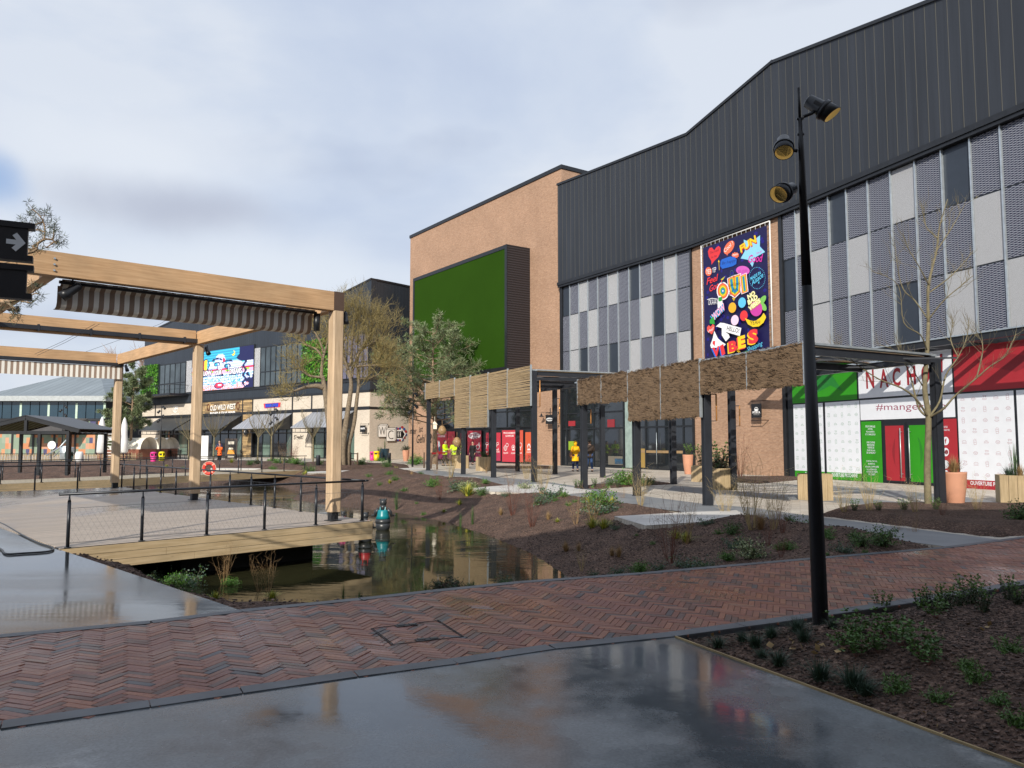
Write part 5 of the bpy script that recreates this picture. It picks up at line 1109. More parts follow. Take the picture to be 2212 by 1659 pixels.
def canopy_(lab, outer, inner, mp, tops, seams, bots, zt_at, mwick, extra_end=None, rough=0.0, posts_in=None, ztop=None, sk=0.0, hin=.24):
    O = [G(u, v) for u, v in outer]; I = [G(u, v) for u, v in inner]
    t = (O[0]-O[-1]).normalized(); W = Wall(O[0]+t*0, O[-1]); out_ = W.n
    r = empty('plaza_canopy', O[0], lab, 'canopy', 'steel plaza canopies')
    z1 = ztop; O = [W.P((p-W.A).dot(W.t), 0, 0) for p in O]
    for p in O+I:
        mb = MB(); t2 = W.t; hw = .085
        mb.bar(p+t2*-hw, p+t2*-hw+Vector((0,0,z1-.02)), .02, .2, up=W.n); mb.bar(p+t2*hw, p+t2*hw+Vector((0,0,z1-.02)), .02, .2, up=W.n); mb.bar(p, p+Vector((0,0,z1-.02)), .2-.025, .018, up=W.n) if False else mb.box(p+Vector((0,0,(z1-.02)/2)), (hw*2-.02, .14, z1-.02), rz=math.atan2(t2.y, t2.x))
        mb.lathe(p+Vector((0,0,0)), [(.16,.004),(.16,.02)], 4); mb.build('post', m_dark, r)
    # roof frame
    s0, s1 = -.15, W.L+.15; dpt = -(I[0]-O[0]).dot(W.n); mb = MB(); h = .24
    s9 = W.px(*mp(seams[-1], 300))[0] if True else W.L; s9 = max(s9, W.L)
    s8 = W.px(*mp(seams[0], 500))[0]
    mb.wbox(W, s8, s9, z1-h, z1, -.08, .08); mb.wbox(W, s8, s9-sk, z1-hin, z1, -dpt-.08, -dpt+.08)
    k = max(3, round((s9-s8)/2.2))
    for i in range(k+1): s = s8+.05+(s9-s8-.1)*i/k; zc_ = z1-h/2; mb.bar(W.P(s, zc_, -.08), W.P(s-sk*i/k, zc_, -dpt+.08), .1, h-.06)
    for i in range(k): sa_ = s8+.05+(s9-s8-.1)*i/k; sb_ = s8+.05+(s9-s8-.1)*(i+1)/k; mb.bar(W.P(sa_,z1-.12,-.08), W.P(sb_,z1-.12,-dpt+.08), .04, .04); mb.bar(W.P(sb_,z1-.12,-.08), W.P(sa_,z1-.12,-dpt+.08), .04, .04)
    mb.build('beam_frame', m_dark, r)
    mb = MB(); 
    mb.wbox(W, s8, s9, z1+.0015, z1+.05, -.1, .14); mb.wbox(W, s8, s9-sk, z1+.0015, z1+.05, -dpt-.12, -dpt+.12)
    mb.bar(W.P(s9, z1+.026, -.1), W.P(s9-sk, z1+.026, -dpt+.12), .2, .046); mb.wbox(W, s8-.02, s8+.12, z1+.0015, z1+.05, -dpt+.12, -.1); mb.build('edge_flashing', m_galv, r)
    mb = MB(); ns_ = max(6, round((s9-s8)/.95))          # open roof slats that throw the striped shade
    for i in range(ns_): s = s8+.3+(s9-s8-.6)*i/(ns_-1); mb.bar(W.P(s, z1+.016, -.11), W.P(s-sk*i/(ns_-1), z1+.016, -dpt+.13), .26, .028)
    mb.build('roof_slats', mwick, r)
    # screens
    for i in range(len(seams)-1):
        a = W.px(*mp(seams[i], 500), .16)[0]; b = W.px(*mp(seams[i+1], 500), .16)[0]; xb, yb2 = bots[i]; zb2 = W.px(*mp(xb, yb2), .16)[1]; zt2 = W.px(*mp(*tops[i]), .16)[1]
        mb = MB(); mb.ut = W.t; nx_, nz_ = 14, 12; rr = random.Random(i); dd_ = .16
        if rough:
            vs = []; 
            for jz in range(nz_+1):
                for jx in range(nx_+1):
                    s = a+.01+(b-a-.02)*jx/nx_; e = (rr.uniform(-1,1)*rough if jz in (0, nz_) else 0); z = zb2+(zt2-zb2)*jz/nz_+e; vs.append(W.P(s, z, dd_+.03+rr.uniform(-1,1)*rough*.6))
            mb.add(vs, [(j*(nx_+1)+i2, j*(nx_+1)+i2+1, (j+1)*(nx_+1)+i2+1, (j+1)*(nx_+1)+i2) for j in range(nz_) for i2 in range(nx_)], 0, True)
            mb.wbox(W, a+.01, b-.01, zb2+.02, zt2-.02, dd_-.05, dd_)
            for q_ in range(240):   # loose brushwood tips
                s = rr.uniform(a+.02, b-.1); z = rr.uniform(zb2-.01, zt2+.02) if q_ % 3 else rr.choice([zb2, zt2]); p = W.P(s, z, dd_+.05); mb.bar(p, p+W.t*rr.uniform(.06,.22)+Vector((0,0,rr.uniform(-.05,.05)))+W.n*rr.uniform(0,.04), .008, .008)
        else:
            nst = int((zt2-zb2)/.035)
            for q_ in range(nst): z = zb2+(zt2-zb2)*(q_+.5)/nst; dz = rr.uniform(-.02,.02); mb.bar(W.P(a+.01, z, dd_+rr.uniform(-.01,.01)), W.P(b-.01, z+dz, dd_+rr.uniform(-.01,.01)), .02, .03)
        mb.build('wicker_screen' if not rough else 'brushwood_screen', mwick, r)
        mb = MB(); mb.wbox(W, b-.012, b+.012, min(zb2, zt2-.5), zt2+.03, .12, .2)
        if i == 0: mb.wbox(W, a-.02, a+.006, zb2, zt2+.03, .12, .2)
        mb.build('screen_edge', m_galv, r)
    return W, r, z1, dpt, s9
sx = [172,325,487,657,850,1060,1312]
zc1 = 4.62
WC1, CA1, z_, _, _ = canopy('far plaza canopy with stepped straw-coloured reed screens beside the pine', [(925,1016.5),(988,1025),(1062,1032),(1154,1041.5)], [(1060,1012),(1118,1018.5),(1199,1024)], cs,
    [(250,395),(405,370),(570,345),(750,315),(950,278),(1180,240)], sx, [(250,570),(405,555),(570,890),(760,882),(960,682),(1190,662)], 0, m_w1, ztop=zc1)
zc2 = 3.76
WC2, CA2, z_, dp2, s92 = canopy('near plaza canopy with dark shaggy brushwood screens behind the lamp post', [(1262,1056),(1372,1071.5),(1529,1092)], [(1302,1031.5),(1455,1046),(1584,1058.5),(2032,1099)], c22,
    [(240,280),(450,240),(710,205),(1015,150),(1400,100),(1820,20)], [130,335,565,850,1190,1600,2095], [(240,500),(450,490),(710,645),(1015,630),(1400,398),(1820,365)], 0, m_w2, rough=.035, ztop=zc2, sk=.8, hin=.15)
# end beam & third canopy against the facade
m3 = empty('plaza_canopy', G(2032, 1099), 'dark steel canopy roof at the right edge running along the restaurant front', 'canopy', 'steel plaza canopies')
mb = MB(); z3 = 4.55; a3 = W3.px(1880, 740, 2.6)[0]
zc3 = W3.px(1900, 752, 2.1)[1]
mb.wbox(W3, 0.2, W3.L, zc3-.22, zc3, 1.98, 2.14); mb.wbox(W3, .2, W3.L, zc3-.14, zc3-.02, .3, .4)
k = 15
for i in range(k): s = .3+(W3.L-.6)*i/(k-1); mb.wbox(W3, s-.05, s+.05, zc3-.16, zc3-.03, .4, 1.98)
mb.build('beam_frame', m_black, m3)
mb = MB(); mb.wbox(W3, .1, W3.L, zc3+.002, zc3+.05, 1.94, 2.2); mb.build('edge_flashing', m_galv, m3)
mb = MB()
for i in range(11): s = .8+(W3.L-1.6)*i/10; mb.wbox(W3, s-.25, s+.25, zc3-.02, zc3+.02, .41, 1.97)
mb.build('roof_slats', m_black, m3)
for s in (19,): 
    mb = MB(); mb.wbox(W3, s-.1, s+.1, 0, zc3-.23, 1.97, 2.15); mb.build('post', m_black, m3)
# small vertical tube lamps on canopy posts
def tubelamp(u, v, z0, z1, lab, col='#e0a060', zf=0):
    p = G(u, v); r = empty('tube_lamp', (p.x, p.y, z0), lab, 'lamp', 'slim copper tube lamps on the canopy posts'); d = p+Vector((.24,-.12,0))
    mb = MB(); mb.tube([(d.x,d.y,z0),(d.x,d.y,z1)], .022, 6); mb.build('tube', mat('copper_tube', lin(col), .35, .6, var=.05), r)
    mb = MB(); mb.bar((p.x,p.y,z1), (d.x,d.y,z1), .03, .03); mb.bar((p.x,p.y,z0), (d.x,d.y,z0), .02, .02); mb.build('bracket', m_dark, r)
tubelamp(1529, 1092, 2.2, 2.9, 'copper tube lamp on the big post nearest the lamp post'); tubelamp(1584, 1058.5, 2.2, 2.9, 'copper tube lamp on the inner post before the brick wall')
tubelamp(1262, 1056, 2.3, 2.8, 'copper tube lamp on the leftmost post of the brushwood canopy'); tubelamp(1154, 1041.5, 3.1, 4.2, 'copper tube lamp on the right end post of the reed canopy')
tubelamp(1199, 1024, 2.6, 3.9, 'copper tube lamp on the inner end post of the reed canopy')
# ------------------------------------------------------------------ timber pergola
perg = empty('timber_pergola', (-3.74, 16.5, 0), 'tall larch pergola on the deck with square posts, heavy beams and striped awnings', 'pergola')
PP_ = [Vector((-3.74,16.5,0)), Vector((-9.01,22.35,0)), Vector((-14.23,28.2,0))]
dV1 = Vector((.743,.669,0)); dV2 = Vector((-.669,.743,0)); zb0, zb1 = 4.42, 4.82; RZ = math.atan2(dV1.y, dV1.x)
for i, p in enumerate(PP_):
    mb = MB(); hw, ch = .125, .03
    oc = [(-hw,-hw+ch),(-hw+ch,-hw),(hw-ch,-hw),(hw,-hw+ch),(hw,hw-ch),(hw-ch,hw),(-hw+ch,hw),(-hw,hw-ch)]
    pts = [(p.x+dV1.x*a+dV2.x*b, p.y+dV1.y*a+dV2.y*b) for a, b in oc]; mb.prism(pts, .2, zb0); po_ = mb.build('post', m_wood_v, perg)
    mb = MB(); mb.box(p+Vector((0,0,.11)), (.16,.16,.18), RZ); mb.box(p+Vector((0,0,.02)), (.26,.26,.012), RZ); mb.build('post_foot', m_black, po_)
LB = 9.5
for i, p in enumerate(PP_):
    mb = MB(); mb.bar(p-dV1*LB+Vector((0,0,(zb0+zb1)/2)), p-dV1*.12+Vector((0,0,(zb0+zb1)/2)), .22, zb1-zb0); mb.build('beam', m_wood_h, perg)
ec = mat('weathered_beam_end', (.09,.055,.04), .8)
mb = MB(); p = PP_[0]; mb.box(p+Vector((0,0,(zb0+zb1)/2)), (.235,.235,zb1-zb0+.01), RZ); mb.build('beam_end_cap', ec, perg)
for a, b in ((PP_[0], PP_[1]), (PP_[1], PP_[2])):
    mb = MB(); mb.bar(a+dV2*.125+Vector((0,0,zb0+.20)), b-dV2*.125+Vector((0,0,zb0+.20)), .2, .36); mb.build('cross_beam', m_wood_h, perg)
    mb = MB(); a2, b2 = a-dV1*5.33, b-dV1*5.33; mb.bar(a2+dV2*.125+Vector((0,0,zb0+.20)), b2-dV2*.125+Vector((0,0,zb0+.20)), .2, .36); mb.build('cross_beam', m_wood_h, perg)
a2 = PP_[2]; mb = MB(); mb.bar(a2+dV2*.125+Vector((0,0,zb0+.2)), a2+dV2*7+Vector((0,0,zb0+.2)), .2, .36)
mb = MB(); bp = PP_[0]-dV1*5.33-dV2*.115
for z in (4.5, 4.6, 4.7): mb.tube([bp+Vector((0,0,z)), bp-dV2*.02+Vector((0,0,z))], .018, 8)
mb.build('bolts', m_galv, perg)
q = NT('striped_awning_cloth'); x = q.n('ShaderNodeSeparateXYZ', {'Vector': q.map('UV')}).outputs[0]
q.base(q.ramp(q.math('PINGPONG', x, .084), [(.064,(.80,.78,.72)),(.066,(.29,.215,.165))])); r_ = q.t.nodes[-1]; q.b.inputs['Roughness'].default_value = .85
q.l(q.math('MULTIPLY', 1.0, .85), q.b.inputs['Roughness'])
for n_ in q.t.nodes:
    if n_.type == 'VALTORGB': n_.color_ramp.interpolation = 'CONSTANT'; n_.color_ramp.elements[1].position = .5
# scale pingpong into 0..1
pp = [n_ for n_ in q.t.nodes if n_.type == 'MATH' and n_.operation == 'PINGPONG'][0]; rmp = [n_ for n_ in q.t.nodes if n_.type == 'VALTORGB'][0]
q.l(q.math('DIVIDE', pp.outputs[0], .084), rmp.inputs[0]); m_stripe = q.m
def drape(p, s0, s1, prof, name, m=m_stripe):
    """prof: (offset towards the far side, z) along -V1 from s0 to s1"""
    mb = MB(); mb.ut = dV1; n = 40; vs = []
    for i in range(n+1):
        for (o_, z) in prof: c = p-dV1*(s0+(s1-s0)*i/n)+dV2*o_; vs.append((c.x+dV2.x*.012*math.sin(i*1.9), c.y+dV2.y*.012*math.sin(i*1.9), z))
    k = len(prof); mb.add(vs, [(i*k+j, (i+1)*k+j, (i+1)*k+j+1, i*k+j+1) for i in range(n) for j in range(k-1)], 0, True)
    mb.add([v+Vector((0,0,.006)) for v in mb.v[:len(vs)]], [(i*k+j, i*k+j+1, (i+1)*k+j+1, (i+1)*k+j) for i in range(n) for j in range(k-1)], 0, True); return mb.build(name, m, perg)
drape(PP_[0], .42, 5.15, [(.13,4.41),(.30,4.30)], 'awning_valance')
drape(PP_[0], .40, 5.18, [(.31,4.32),(.315,4.15),(.325,4.03),(.37,3.965),(.46,3.94),(.58,3.945)], 'awning')
mb = MB(); pA = PP_[0]-dV1*.4; mb.tube([pA+dV2*.1+Vector((0,0,4.34)), pA+dV2*.1+Vector((0,0,3.98))], .07, 8); mb.tube([PP_[0]-dV1*.4+dV2*.12+Vector((0,0,4.36)), PP_[0]-dV1*5.2+dV2*.12+Vector((0,0,4.36))], .03, 6); mb.build('awning_motor', m_black, perg)
mb = MB(); p = PP_[1]; o_ = -dV2*.16; mb.bar(p-dV1*.1+o_+Vector((0,0,4.52)), p-dV1*LB+o_+Vector((0,0,4.52)), .07, .11)
for k in range(8): c = p-dV1*(.45+1.2*k)+o_+Vector((0,0,4.52)); mb.box(c, (.05,.09,.17), RZ)
mb.build('awning_rail', m_dark, perg)
p = PP_[2]; drape(p, -.05, LB, [(-.20,4.34),(-.205,4.2),(-.20,4.0),(-.205,3.9)], 'awning_valance')
mb = MB(); mb.bar(p-dV1*-.1-dV2*.2+Vector((0,0,4.42)), p-dV1*LB-dV2*.2+Vector((0,0,4.42)), .1, .12); mb.build('awning_rail', m_dark, perg)
# unseen striped cloth added beyond the frame to shade part of the deck
mb = MB(); mb.ut = dV1; aa = PP_[0]-dV1*6.4+dV2*.4; bb = PP_[0]-dV1*9.3+dV2*.4; e_ = dV2*12
mb.hexa([aa+Vector((0,0,4.34)), bb+Vector((0,0,4.34)), bb+e_+Vector((0,0,4.34)), aa+e_+Vector((0,0,4.34)), aa+Vector((0,0,4.35)), bb+Vector((0,0,4.35)), bb+e_+Vector((0,0,4.35)), aa+e_+Vector((0,0,4.35))]); mb.build('awning', m_stripe, perg)
# pergola spotlights
def spot(c, aim, lab, s=1.0, glow=False, par=None):
    c = Vector(c); aim = Vector(aim).normalized(); r = empty('spotlight', c, lab, 'spotlight', 'black spotlights on the pergola'); mb = MB()
    mb.tube([c-aim*.13*s, c-aim*.1*s, c+aim*.06*s, c+aim*.07*s, c+aim*.16*s], [.035*s,.055*s,.06*s,.072*s,.075*s], 10); mb.build('head', m_black, r)
    mb = MB(); mb.tube([c, c+Vector((0,0,.16*s))], .014, 5); mb.build('bracket', m_black, r)
sp1 = PP_[0]-dV1*5.0+dV2*.1; spot((sp1.x, sp1.y, 4.24), (-.75,-.2,-.6), 'grey spotlight under the near pergola beam beside the bolts', 1.25)
c = PP_[0]+dV1*.22; spot((c.x,c.y,4.32), (.1,-.1,-1), 'small black spotlight on the right end of the near pergola beam', .9)
c = PP_[1]+dV1*.25; spot((c.x,c.y,4.3), (.5,-.3,-1), 'small black spotlight beside the middle pergola post', .9)
c = PP_[2]+dV1*.25; spot((c.x,c.y,4.35), (.5,-.3,-1), 'small black spotlight beside the farthest pergola post', .9)
c = PP_[1]-dV1*4.6; spot((c.x,c.y,4.95), (1,.1,.1), 'small black lamp standing on top of the middle pergola beam', .9)
c = PP_[1]-dV1*8.0; spot((c.x,c.y,4.9), (-.6,-.4,-.5), 'dark spotlight at the left end of the middle pergola beam', 1.3)
mb = MB()
for (u0,v0,Y_a,u1,v1,Y_b_) in ((75,765,20,205,700,17),(80,768,20,215,700,17),(185,760,26,345,700,26),(345,700,26,440,640,26)):
    a, b = AtY(u0,v0,Y_a), AtY(u1,v1,Y_b_); mb = MB(); mb.tube([a, (a+b)/2-Vector((0,0,.03)), b], .005, 4); tag(mb.build('guy_wire', m_dark, origin=a), {75:'upper of two close thin wires over the far pergola bay',80:'lower of two close thin wires over the far pergola bay',185:'thin wire rising from far pergola beam to the middle beam',345:'thin wire rising from the middle beam towards the near awning'}[u0], 'wire', 'thin steel wires')
pass
# ------------------------------------------------------------------ lamp post (right foreground)
B0 = G(1774, 1381); hT = 4.74
lp = empty('lamp_post', B0, 'tall slim tapered black lamp post with three spotlights in the right foreground', 'lamp post')
topc = Vector((B0.x-.075, B0.y, 0))
tp = AtY(1725, 190, B0.y)
def lpp(z): k = z/tp.z; return Vector((B0.x+(tp.x-B0.x)*k, B0.y, z))
mb = MB(); mb.tube([lpp(-.1), lpp(0), lpp(1.2), lpp(3.0)], [.068,.066,.060,.042], 24); mb.tube([lpp(3.0), lpp(4.2), lpp(tp.z-.28)], [.042,.027,.018], 16); mb.tube([lpp(tp.z-.28), lpp(tp.z)], .013, 8)
mb.build('pole', mat('gloss_black_paint', (.006,.006,.008), .35, var=.2, scale=8, spec=.3), lp)
mb = MB()
for z in (tp.z-.28, tp.z-.42): mb.tube([lpp(z)-Vector((.03,0,0)), lpp(z)+Vector((.03,0,0))], .012, 6)
mb.build('bolts', m_black, lp)
m_gold = mat('glowing_gold_reflector', (.85,.60,.20), .45, .15, var=.15, scale=20, emit=.18)  # weak glow added so the gold inside the hoods looks bright
def lspot(u, v, piv_u, piv_v, aim, s, nm):
    c = AtY(u, v, B0.y); aim = Vector(aim).normalized(); x = aim.cross(Vector((0,0,1))).normalized(); y = aim.cross(x).normalized()
    mb = MB(); n = 24
    mb.tube([c-aim*.135*s, c-aim*.125*s, c+aim*.0*s, c+aim*.02*s], [.040*s,.056*s,.064*s,.082*s], n)
    mb.tube([c+aim*.02*s, c+aim*.05*s], [.088*s,.088*s], n)
    h = mb.build('spotlight', m_black, lp)
    # hood: open slanted tube, outer black, inner gold
    mb = MB(); vs = []; fr = c+aim*.05*s
    for k, (rr_, off) in enumerate(((.080,0),(.080,1),(.074,1),(.074,0))):
        for j in range(n):
            a = 2*math.pi*j/n; d_ = x*math.cos(a)+y*math.sin(a); ln = (.045+.055*(.5+.5*(d_.z if abs(aim.z) < .95 else math.cos(a)))) * off
            vs.append(fr+d_*rr_*s+aim*ln*s)
    fs = [(k*n+j, k*n+(j+1)%n, (k+1)*n+(j+1)%n, (k+1)*n+j) for k in range(3) for j in range(n)]; ms = [0 if i < 2*n else 1 for i in range(3*n)]
    b_ = len(mb.v); mb.v += vs; mb.f += [list(f) for f in fs]; mb.m += ms; mb.sm += [True]*len(fs)
    mb.poly([fr+(x*math.cos(2*math.pi*j/n)+y*math.sin(2*math.pi*j/n))*.074*s for j in range(n)], 1); mb.build('hood', [m_black, m_gold], h)
    pv = AtY(piv_u, piv_v, B0.y); mb = MB(); mb.tube([pv, (pv+c)/2+Vector((0,0,-.01)), c-aim*.02*s+x*0], .016, 8); mb.bar(c-aim*.06*s+x*.062*s, c+aim*.03*s+x*.062*s, .012, .03); mb.build('bracket', m_black, h)
lspot(1772, 233, 1735, 252, (.72,-.28,-.62), 1.03, 'a'); lspot(1693, 316, 1722, 326, (-.22,-.62,-.66), 1.0, 'b'); lspot(1696, 414, 1720, 405, (-.72,-.62,-.42), 1.0, 'c')
# ------------------------------------------------------------------ finger sign (left edge)
def sgn(u0, u1, vt0, vt1, vb0, vb1, arrow, lab):
    Yd = 6.0; Wd = Wall((-6.2, 4.9), (-3.0, 6.6)); sR, zt = Wd.px(u1, vt1); zb2 = Wd.px(u1, vb1)[1]
    r = empty('direction_sign', Wd.P(sR-1, zt, 0), lab, 'sign', 'black direction signs'); mb = MB(); mb.wbox(Wd, sR-2.6, sR-.045, zb2, zt, -.04, .04); mb.build('board', m_sg, r)
    mb = MB(); mb.wbox(Wd, sR-2.6, sR, zt-.0, zt+.045, -.05, .05); mb.wbox(Wd, sR-2.6, sR-.005, zb2-.045, zb2, -.05, .05); mb.build('board_rail', m_sg, r)
    if arrow:
        A = Art(Wd, lambda x, y: (x, y), .045, .001); A.line([(17,521),(47,524.5)], .038, '#c9ccd0'); A.line([(34,508),(48,525)], .038, '#c9ccd0'); A.line([(32,537),(48,524)], .038, '#c9ccd0'); A.build('arrow', r)
m_sg = mat('sign_black', (.006,.006,.010), .5, var=0)
sgn(0, 76, 485, 498, 551, 556, True, 'black direction sign board with a pale right-pointing arrow at the left edge')
sgn(0, 73, 573, 588, 634, 637, False, 'blank black direction sign board hanging below the arrow board at the left edge')
# ------------------------------------------------------------------ building behind the viewer that shades the foreground
mb = MB(); mb.prism([(-8.5,-4),(45,-4),(45,-24),(-8.5,-24)], 0, 11.6); mb.prism([(-42,-4.5),(-8.52,-4.5),(-8.52,-22),(-42,-22)], 0, 8.7)
sb = empty('office_block', (0,-12,0), 'cream brick block standing behind the viewer whose shade covers the near paving', 'building'); mb.build('wall', m_cream, sb)
mb = MB()
for i in range(12): mb.box((-38+7*i, -3.97 if -38+7*i > -8 else -4.47, 4.2), (3.2,.05,2.2)); mb.box((-38+7*i, -3.97 if -38+7*i > -8 else -4.47, 1.3), (3.2,.05,2.4))
mb.build('window', m_glass, sb)
# ------------------------------------------------------------------ vegetation
def rv(r): return Vector((r.gauss(0,1), r.gauss(0,1), r.gauss(0,1))).normalized()
def leaf(mb, p, t, w_, l_, r, m=0):
    t = t.normalized(); k = t.cross(rv(r)).normalized()*w_/2; mb.add([p, p+t*l_*.5+k, p+t*l_, p+t*l_*.5-k], [(0,1,2,3)], m)
def twig(mb, p, d, L, rad, r, wob=.25, n=4, m=0, sides=3, up=0.0):
    pts = [p]; dd = d.normalized()
    for i in range(n):
        dd = (dd+rv(r)*wob+Vector((0,0,up))).normalized(); pts.append(pts[-1]+dd*L/n)
    mb.tube(pts, [rad*(1-.75*i/n) for i in range(n+1)], sides, m, cap=False, smooth=True); return pts
def limb(mb, pts, r0, r1, sides=7, m=0):
    # smooth a guide polyline
    P = [Vector(p) for p in pts]; Q = []
    for i in range(len(P)-1):
        a = P[max(0,i-1)]; b = P[i]; c = P[i+1]; d = P[min(len(P)-1,i+2)]
        for k in range(4):
            t = k/4; Q.append(.5*((2*b)+(c-a)*t+(2*a-5*b+4*c-d)*t*t+(3*b-a-3*c+d)*t**3))
    Q.append(P[-1]); n = len(Q); mb.tube(Q, [r0+(r1-r0)*i/(n-1) for i in range(n)], sides, m, cap=True); return Q
def bare(mb, tmb, Q, r, n, L, rad, depth, wob, up, frm=.25, spread=.9, m=0):
    for i in range(n):
        k = frm+(1-frm)*r.random(); j = min(len(Q)-2, int(k*(len(Q)-1))); p = Q[j].lerp(Q[j+1], r.random()); ax = (Q[j+1]-Q[j]).normalized()
        d = (ax*.8+rv(r)*spread+Vector((0,0,up))).normalized(); l = L*r.uniform(.5,1.15)*(1-.35*k)
        pts = twig(tmb, p, d, l, rad*r.uniform(.7,1.1), r, wob, 5, m, 3, up*.25)
        if depth > 0: bare(mb, tmb, pts, r, max(2, int(n*.45)) if depth > 1 else 3, L*.55, rad*.62, depth-1, wob, up, .2, spread, m)
# bare young tree in the right bed
r = random.Random(11); TB = GT(2006, 1116); c4 = crop(3000, 1250, 2.074); c6 = crop(3000, 400, 1.746)
tr = empty('bare_tree', TB, 'young bare olive-barked tree in the right planting bed before the restaurant front', 'tree')
def A4(x, y, dY=0, mp=c4): return AtY(*mp(x, y), TB.y+dY)
mb = MB(); fork = A4(1300, 790)
trunk = limb(mb, [TB-Vector((0,0,.1)), A4(1290,1200), fork, A4(1270,560), A4(1290,250), A4(1300,20)], .088, .04, 10)
up_ = limb(mb, [A4(1300,20), A4(1095,1250,0,c6), A4(1150,1010,.1,c6), A4(1170,850,.1,c6), A4(1225,660,.1,c6)], .042, .008)
G_ = [[fork, A4(1225,720,.2), A4(1180,560,.3), A4(1150,440,.4), A4(1100,330,.5), A4(1060,200,.5)],
      [fork, A4(1200,640,-.3), A4(1080,550,-.5), A4(900,480,-.7), A4(720,360,-.9), A4(570,225,-1)],
      [fork, A4(1390,660,.1), A4(1440,450,.2), A4(1540,300,.3), A4(1610,140,.3), A4(1630,-20,.4)],
      [fork, A4(1420,720,-.4), A4(1520,610,-.6), A4(1690,470,-.8), A4(1800,375,-1), A4(1920,290,-1.1), A4(2010,110,-1.2)],
      [A4(1270,560), A4(1200,450,.5), A4(1170,380,.6), A4(1020,240,.8), A4(870,200,.9)],
      [A4(1290,250), A4(1235,120,-.4), A4(1100,20,-.5), A4(890,1250,-.6,c6), A4(740,1160,-.7,c6)],
      [A4(1085,1470,0,c6), A4(1000,1350,.3,c6), A4(920,1270,.4,c6), A4(880,1100,.5,c6), A4(870,980,.6,c6)],
      [A4(1100,1250,0,c6), A4(1030,1120,-.3,c6), A4(960,1000,-.4,c6), A4(920,900,-.5,c6)],
      [A4(1095,1300,0,c6), A4(1230,1200,.3,c6), A4(1330,1100,.4,c6), A4(1400,1010,.5,c6)],
      [A4(1095,1480,0,c6), A4(1200,1350,-.3,c6), A4(1330,1240,-.4,c6), A4(1400,1180,-.5,c6)],
      [A4(1150,1010,.1,c6), A4(1250,860,.2,c6), A4(1340,700,.3,c6)], [A4(1160,930,.1,c6), A4(1080,850,.2,c6), A4(1060,760,.3,c6)],
      [A4(1540,300,.3), A4(1480,160,.4), A4(1500,20,.5)], [A4(1690,470,-.8), A4(1740,250,-.7), A4(1720,150,-.6)]]
tw = MB()
for i, g in enumerate(G_): q_ = limb(mb, g, .030 if i < 4 else .019, .006, 6); bare(mb, tw, q_, r, 12 if i < 4 else 9, .8, .0075, 1, .22, .35, .3, .7)
bare(mb, tw, up_, r, 14, .7, .008, 1, .2, .4, .1, .8)
mb.build('trunk', m_bark2, tr); tw.build('twigs', m_bark2, tr)
# contorted willows behind the pergola post
def willow(label, limbs, seed, nn, scale=1.0):
    r = random.Random(seed); b = limbs[0][0]; t_ = empty('willow_tree', b, label, 'tree'); mb = MB(); tw = MB()
    for i, g in enumerate(limbs):
        q_ = limb(mb, g, .22 if i == 0 else (.18 if i == 1 else .085), .02, 8)
        bare(mb, tw, q_, r, int(nn*(1 if i else .5)), 2.5*scale, .022, 2, .42, .34, .45 if i < 2 else .3, .8)
    mb.build('trunk', m_bark, t_); tw.build('twigs', L_willow, t_); return t_
cW = crop(1050, 1050, 3.017); cw2 = crop(1050, 1450, 3.403)
def AW(x, y, d=0, mp=cW): return AtY(*mp(x, y), 48+d)
b1_ = AW(985, 1280, 0, cw2); b1_.z = 0; b2_ = AW(1045, 1280, .4, cw2); b2_.z = 0
willow('gnarled bare willow with golden twisted twigs just right of the near pergola post', [
    [b1_, AW(985,1000,0,cw2), AW(1040,600,0,cw2), AW(1090,250,0,cw2), AW(960,1280), AW(900,1050), AW(880,850), AW(990,640)],
    [b2_, AW(1060,980,.4,cw2), AW(1130,700,.5,cw2), AW(1170,380,.5,cw2), AW(1060,1330,.5), AW(1050,1050,.6), AW(1130,930,.6), AW(1290,830,.8)],
    [AW(980,1280), AW(1000,1160,.3), AW(1090,950,.6), AW(1250,880,.9), AW(1400,760,1)], [AW(940,1200), AW(860,1000,-.4), AW(760,930,-.5), AW(700,700,-.5)],
    [AW(1050,1300,.5), AW(1200,1290,.8), AW(1330,1230,1), AW(1400,1300,1.2)], [AW(1020,1150), AW(1200,1140,.4), AW(1350,1130,.5)],
    [AW(960,1150), AW(980,900,.2), AW(1000,700,.2), AW(1080,520,.2)], [AW(1130,930,.6), AW(1200,750,.8), AW(1240,600,1)], [AW(900,850), AW(870,700), AW(850,560)]], 3, 21)
b3_ = AtY(719, 1012, 47); b3_.z = 0
willow('bare willow with a long drooping limb just left of the near pergola post', [
    [b3_, AW(830,1000,-1,cw2), AW(760,350,-1,cw2), AW(720,100,-1,cw2), AW(620,1250,-1), AW(640,1050,-1), AW(690,880,-1), AW(700,760,-1)],
    [AW(640,1400,-1), AW(560,1380,-1.2), AW(440,1395,-1.4), AW(300,1440,-1.6), AW(150,1480,-1.8)],
    [AW(620,1280,-1), AW(480,1260,-1.3), AW(380,1190,-1.5), AW(270,1090,-1.7)], [AW(640,1050,-1), AW(560,950,-1), AW(450,900,-1), AW(350,820,-1)], [AW(650,1000,-1), AW(600,850,-1), AW(520,720,-1), AW(440,690,-1)]], 5, 16, .75)
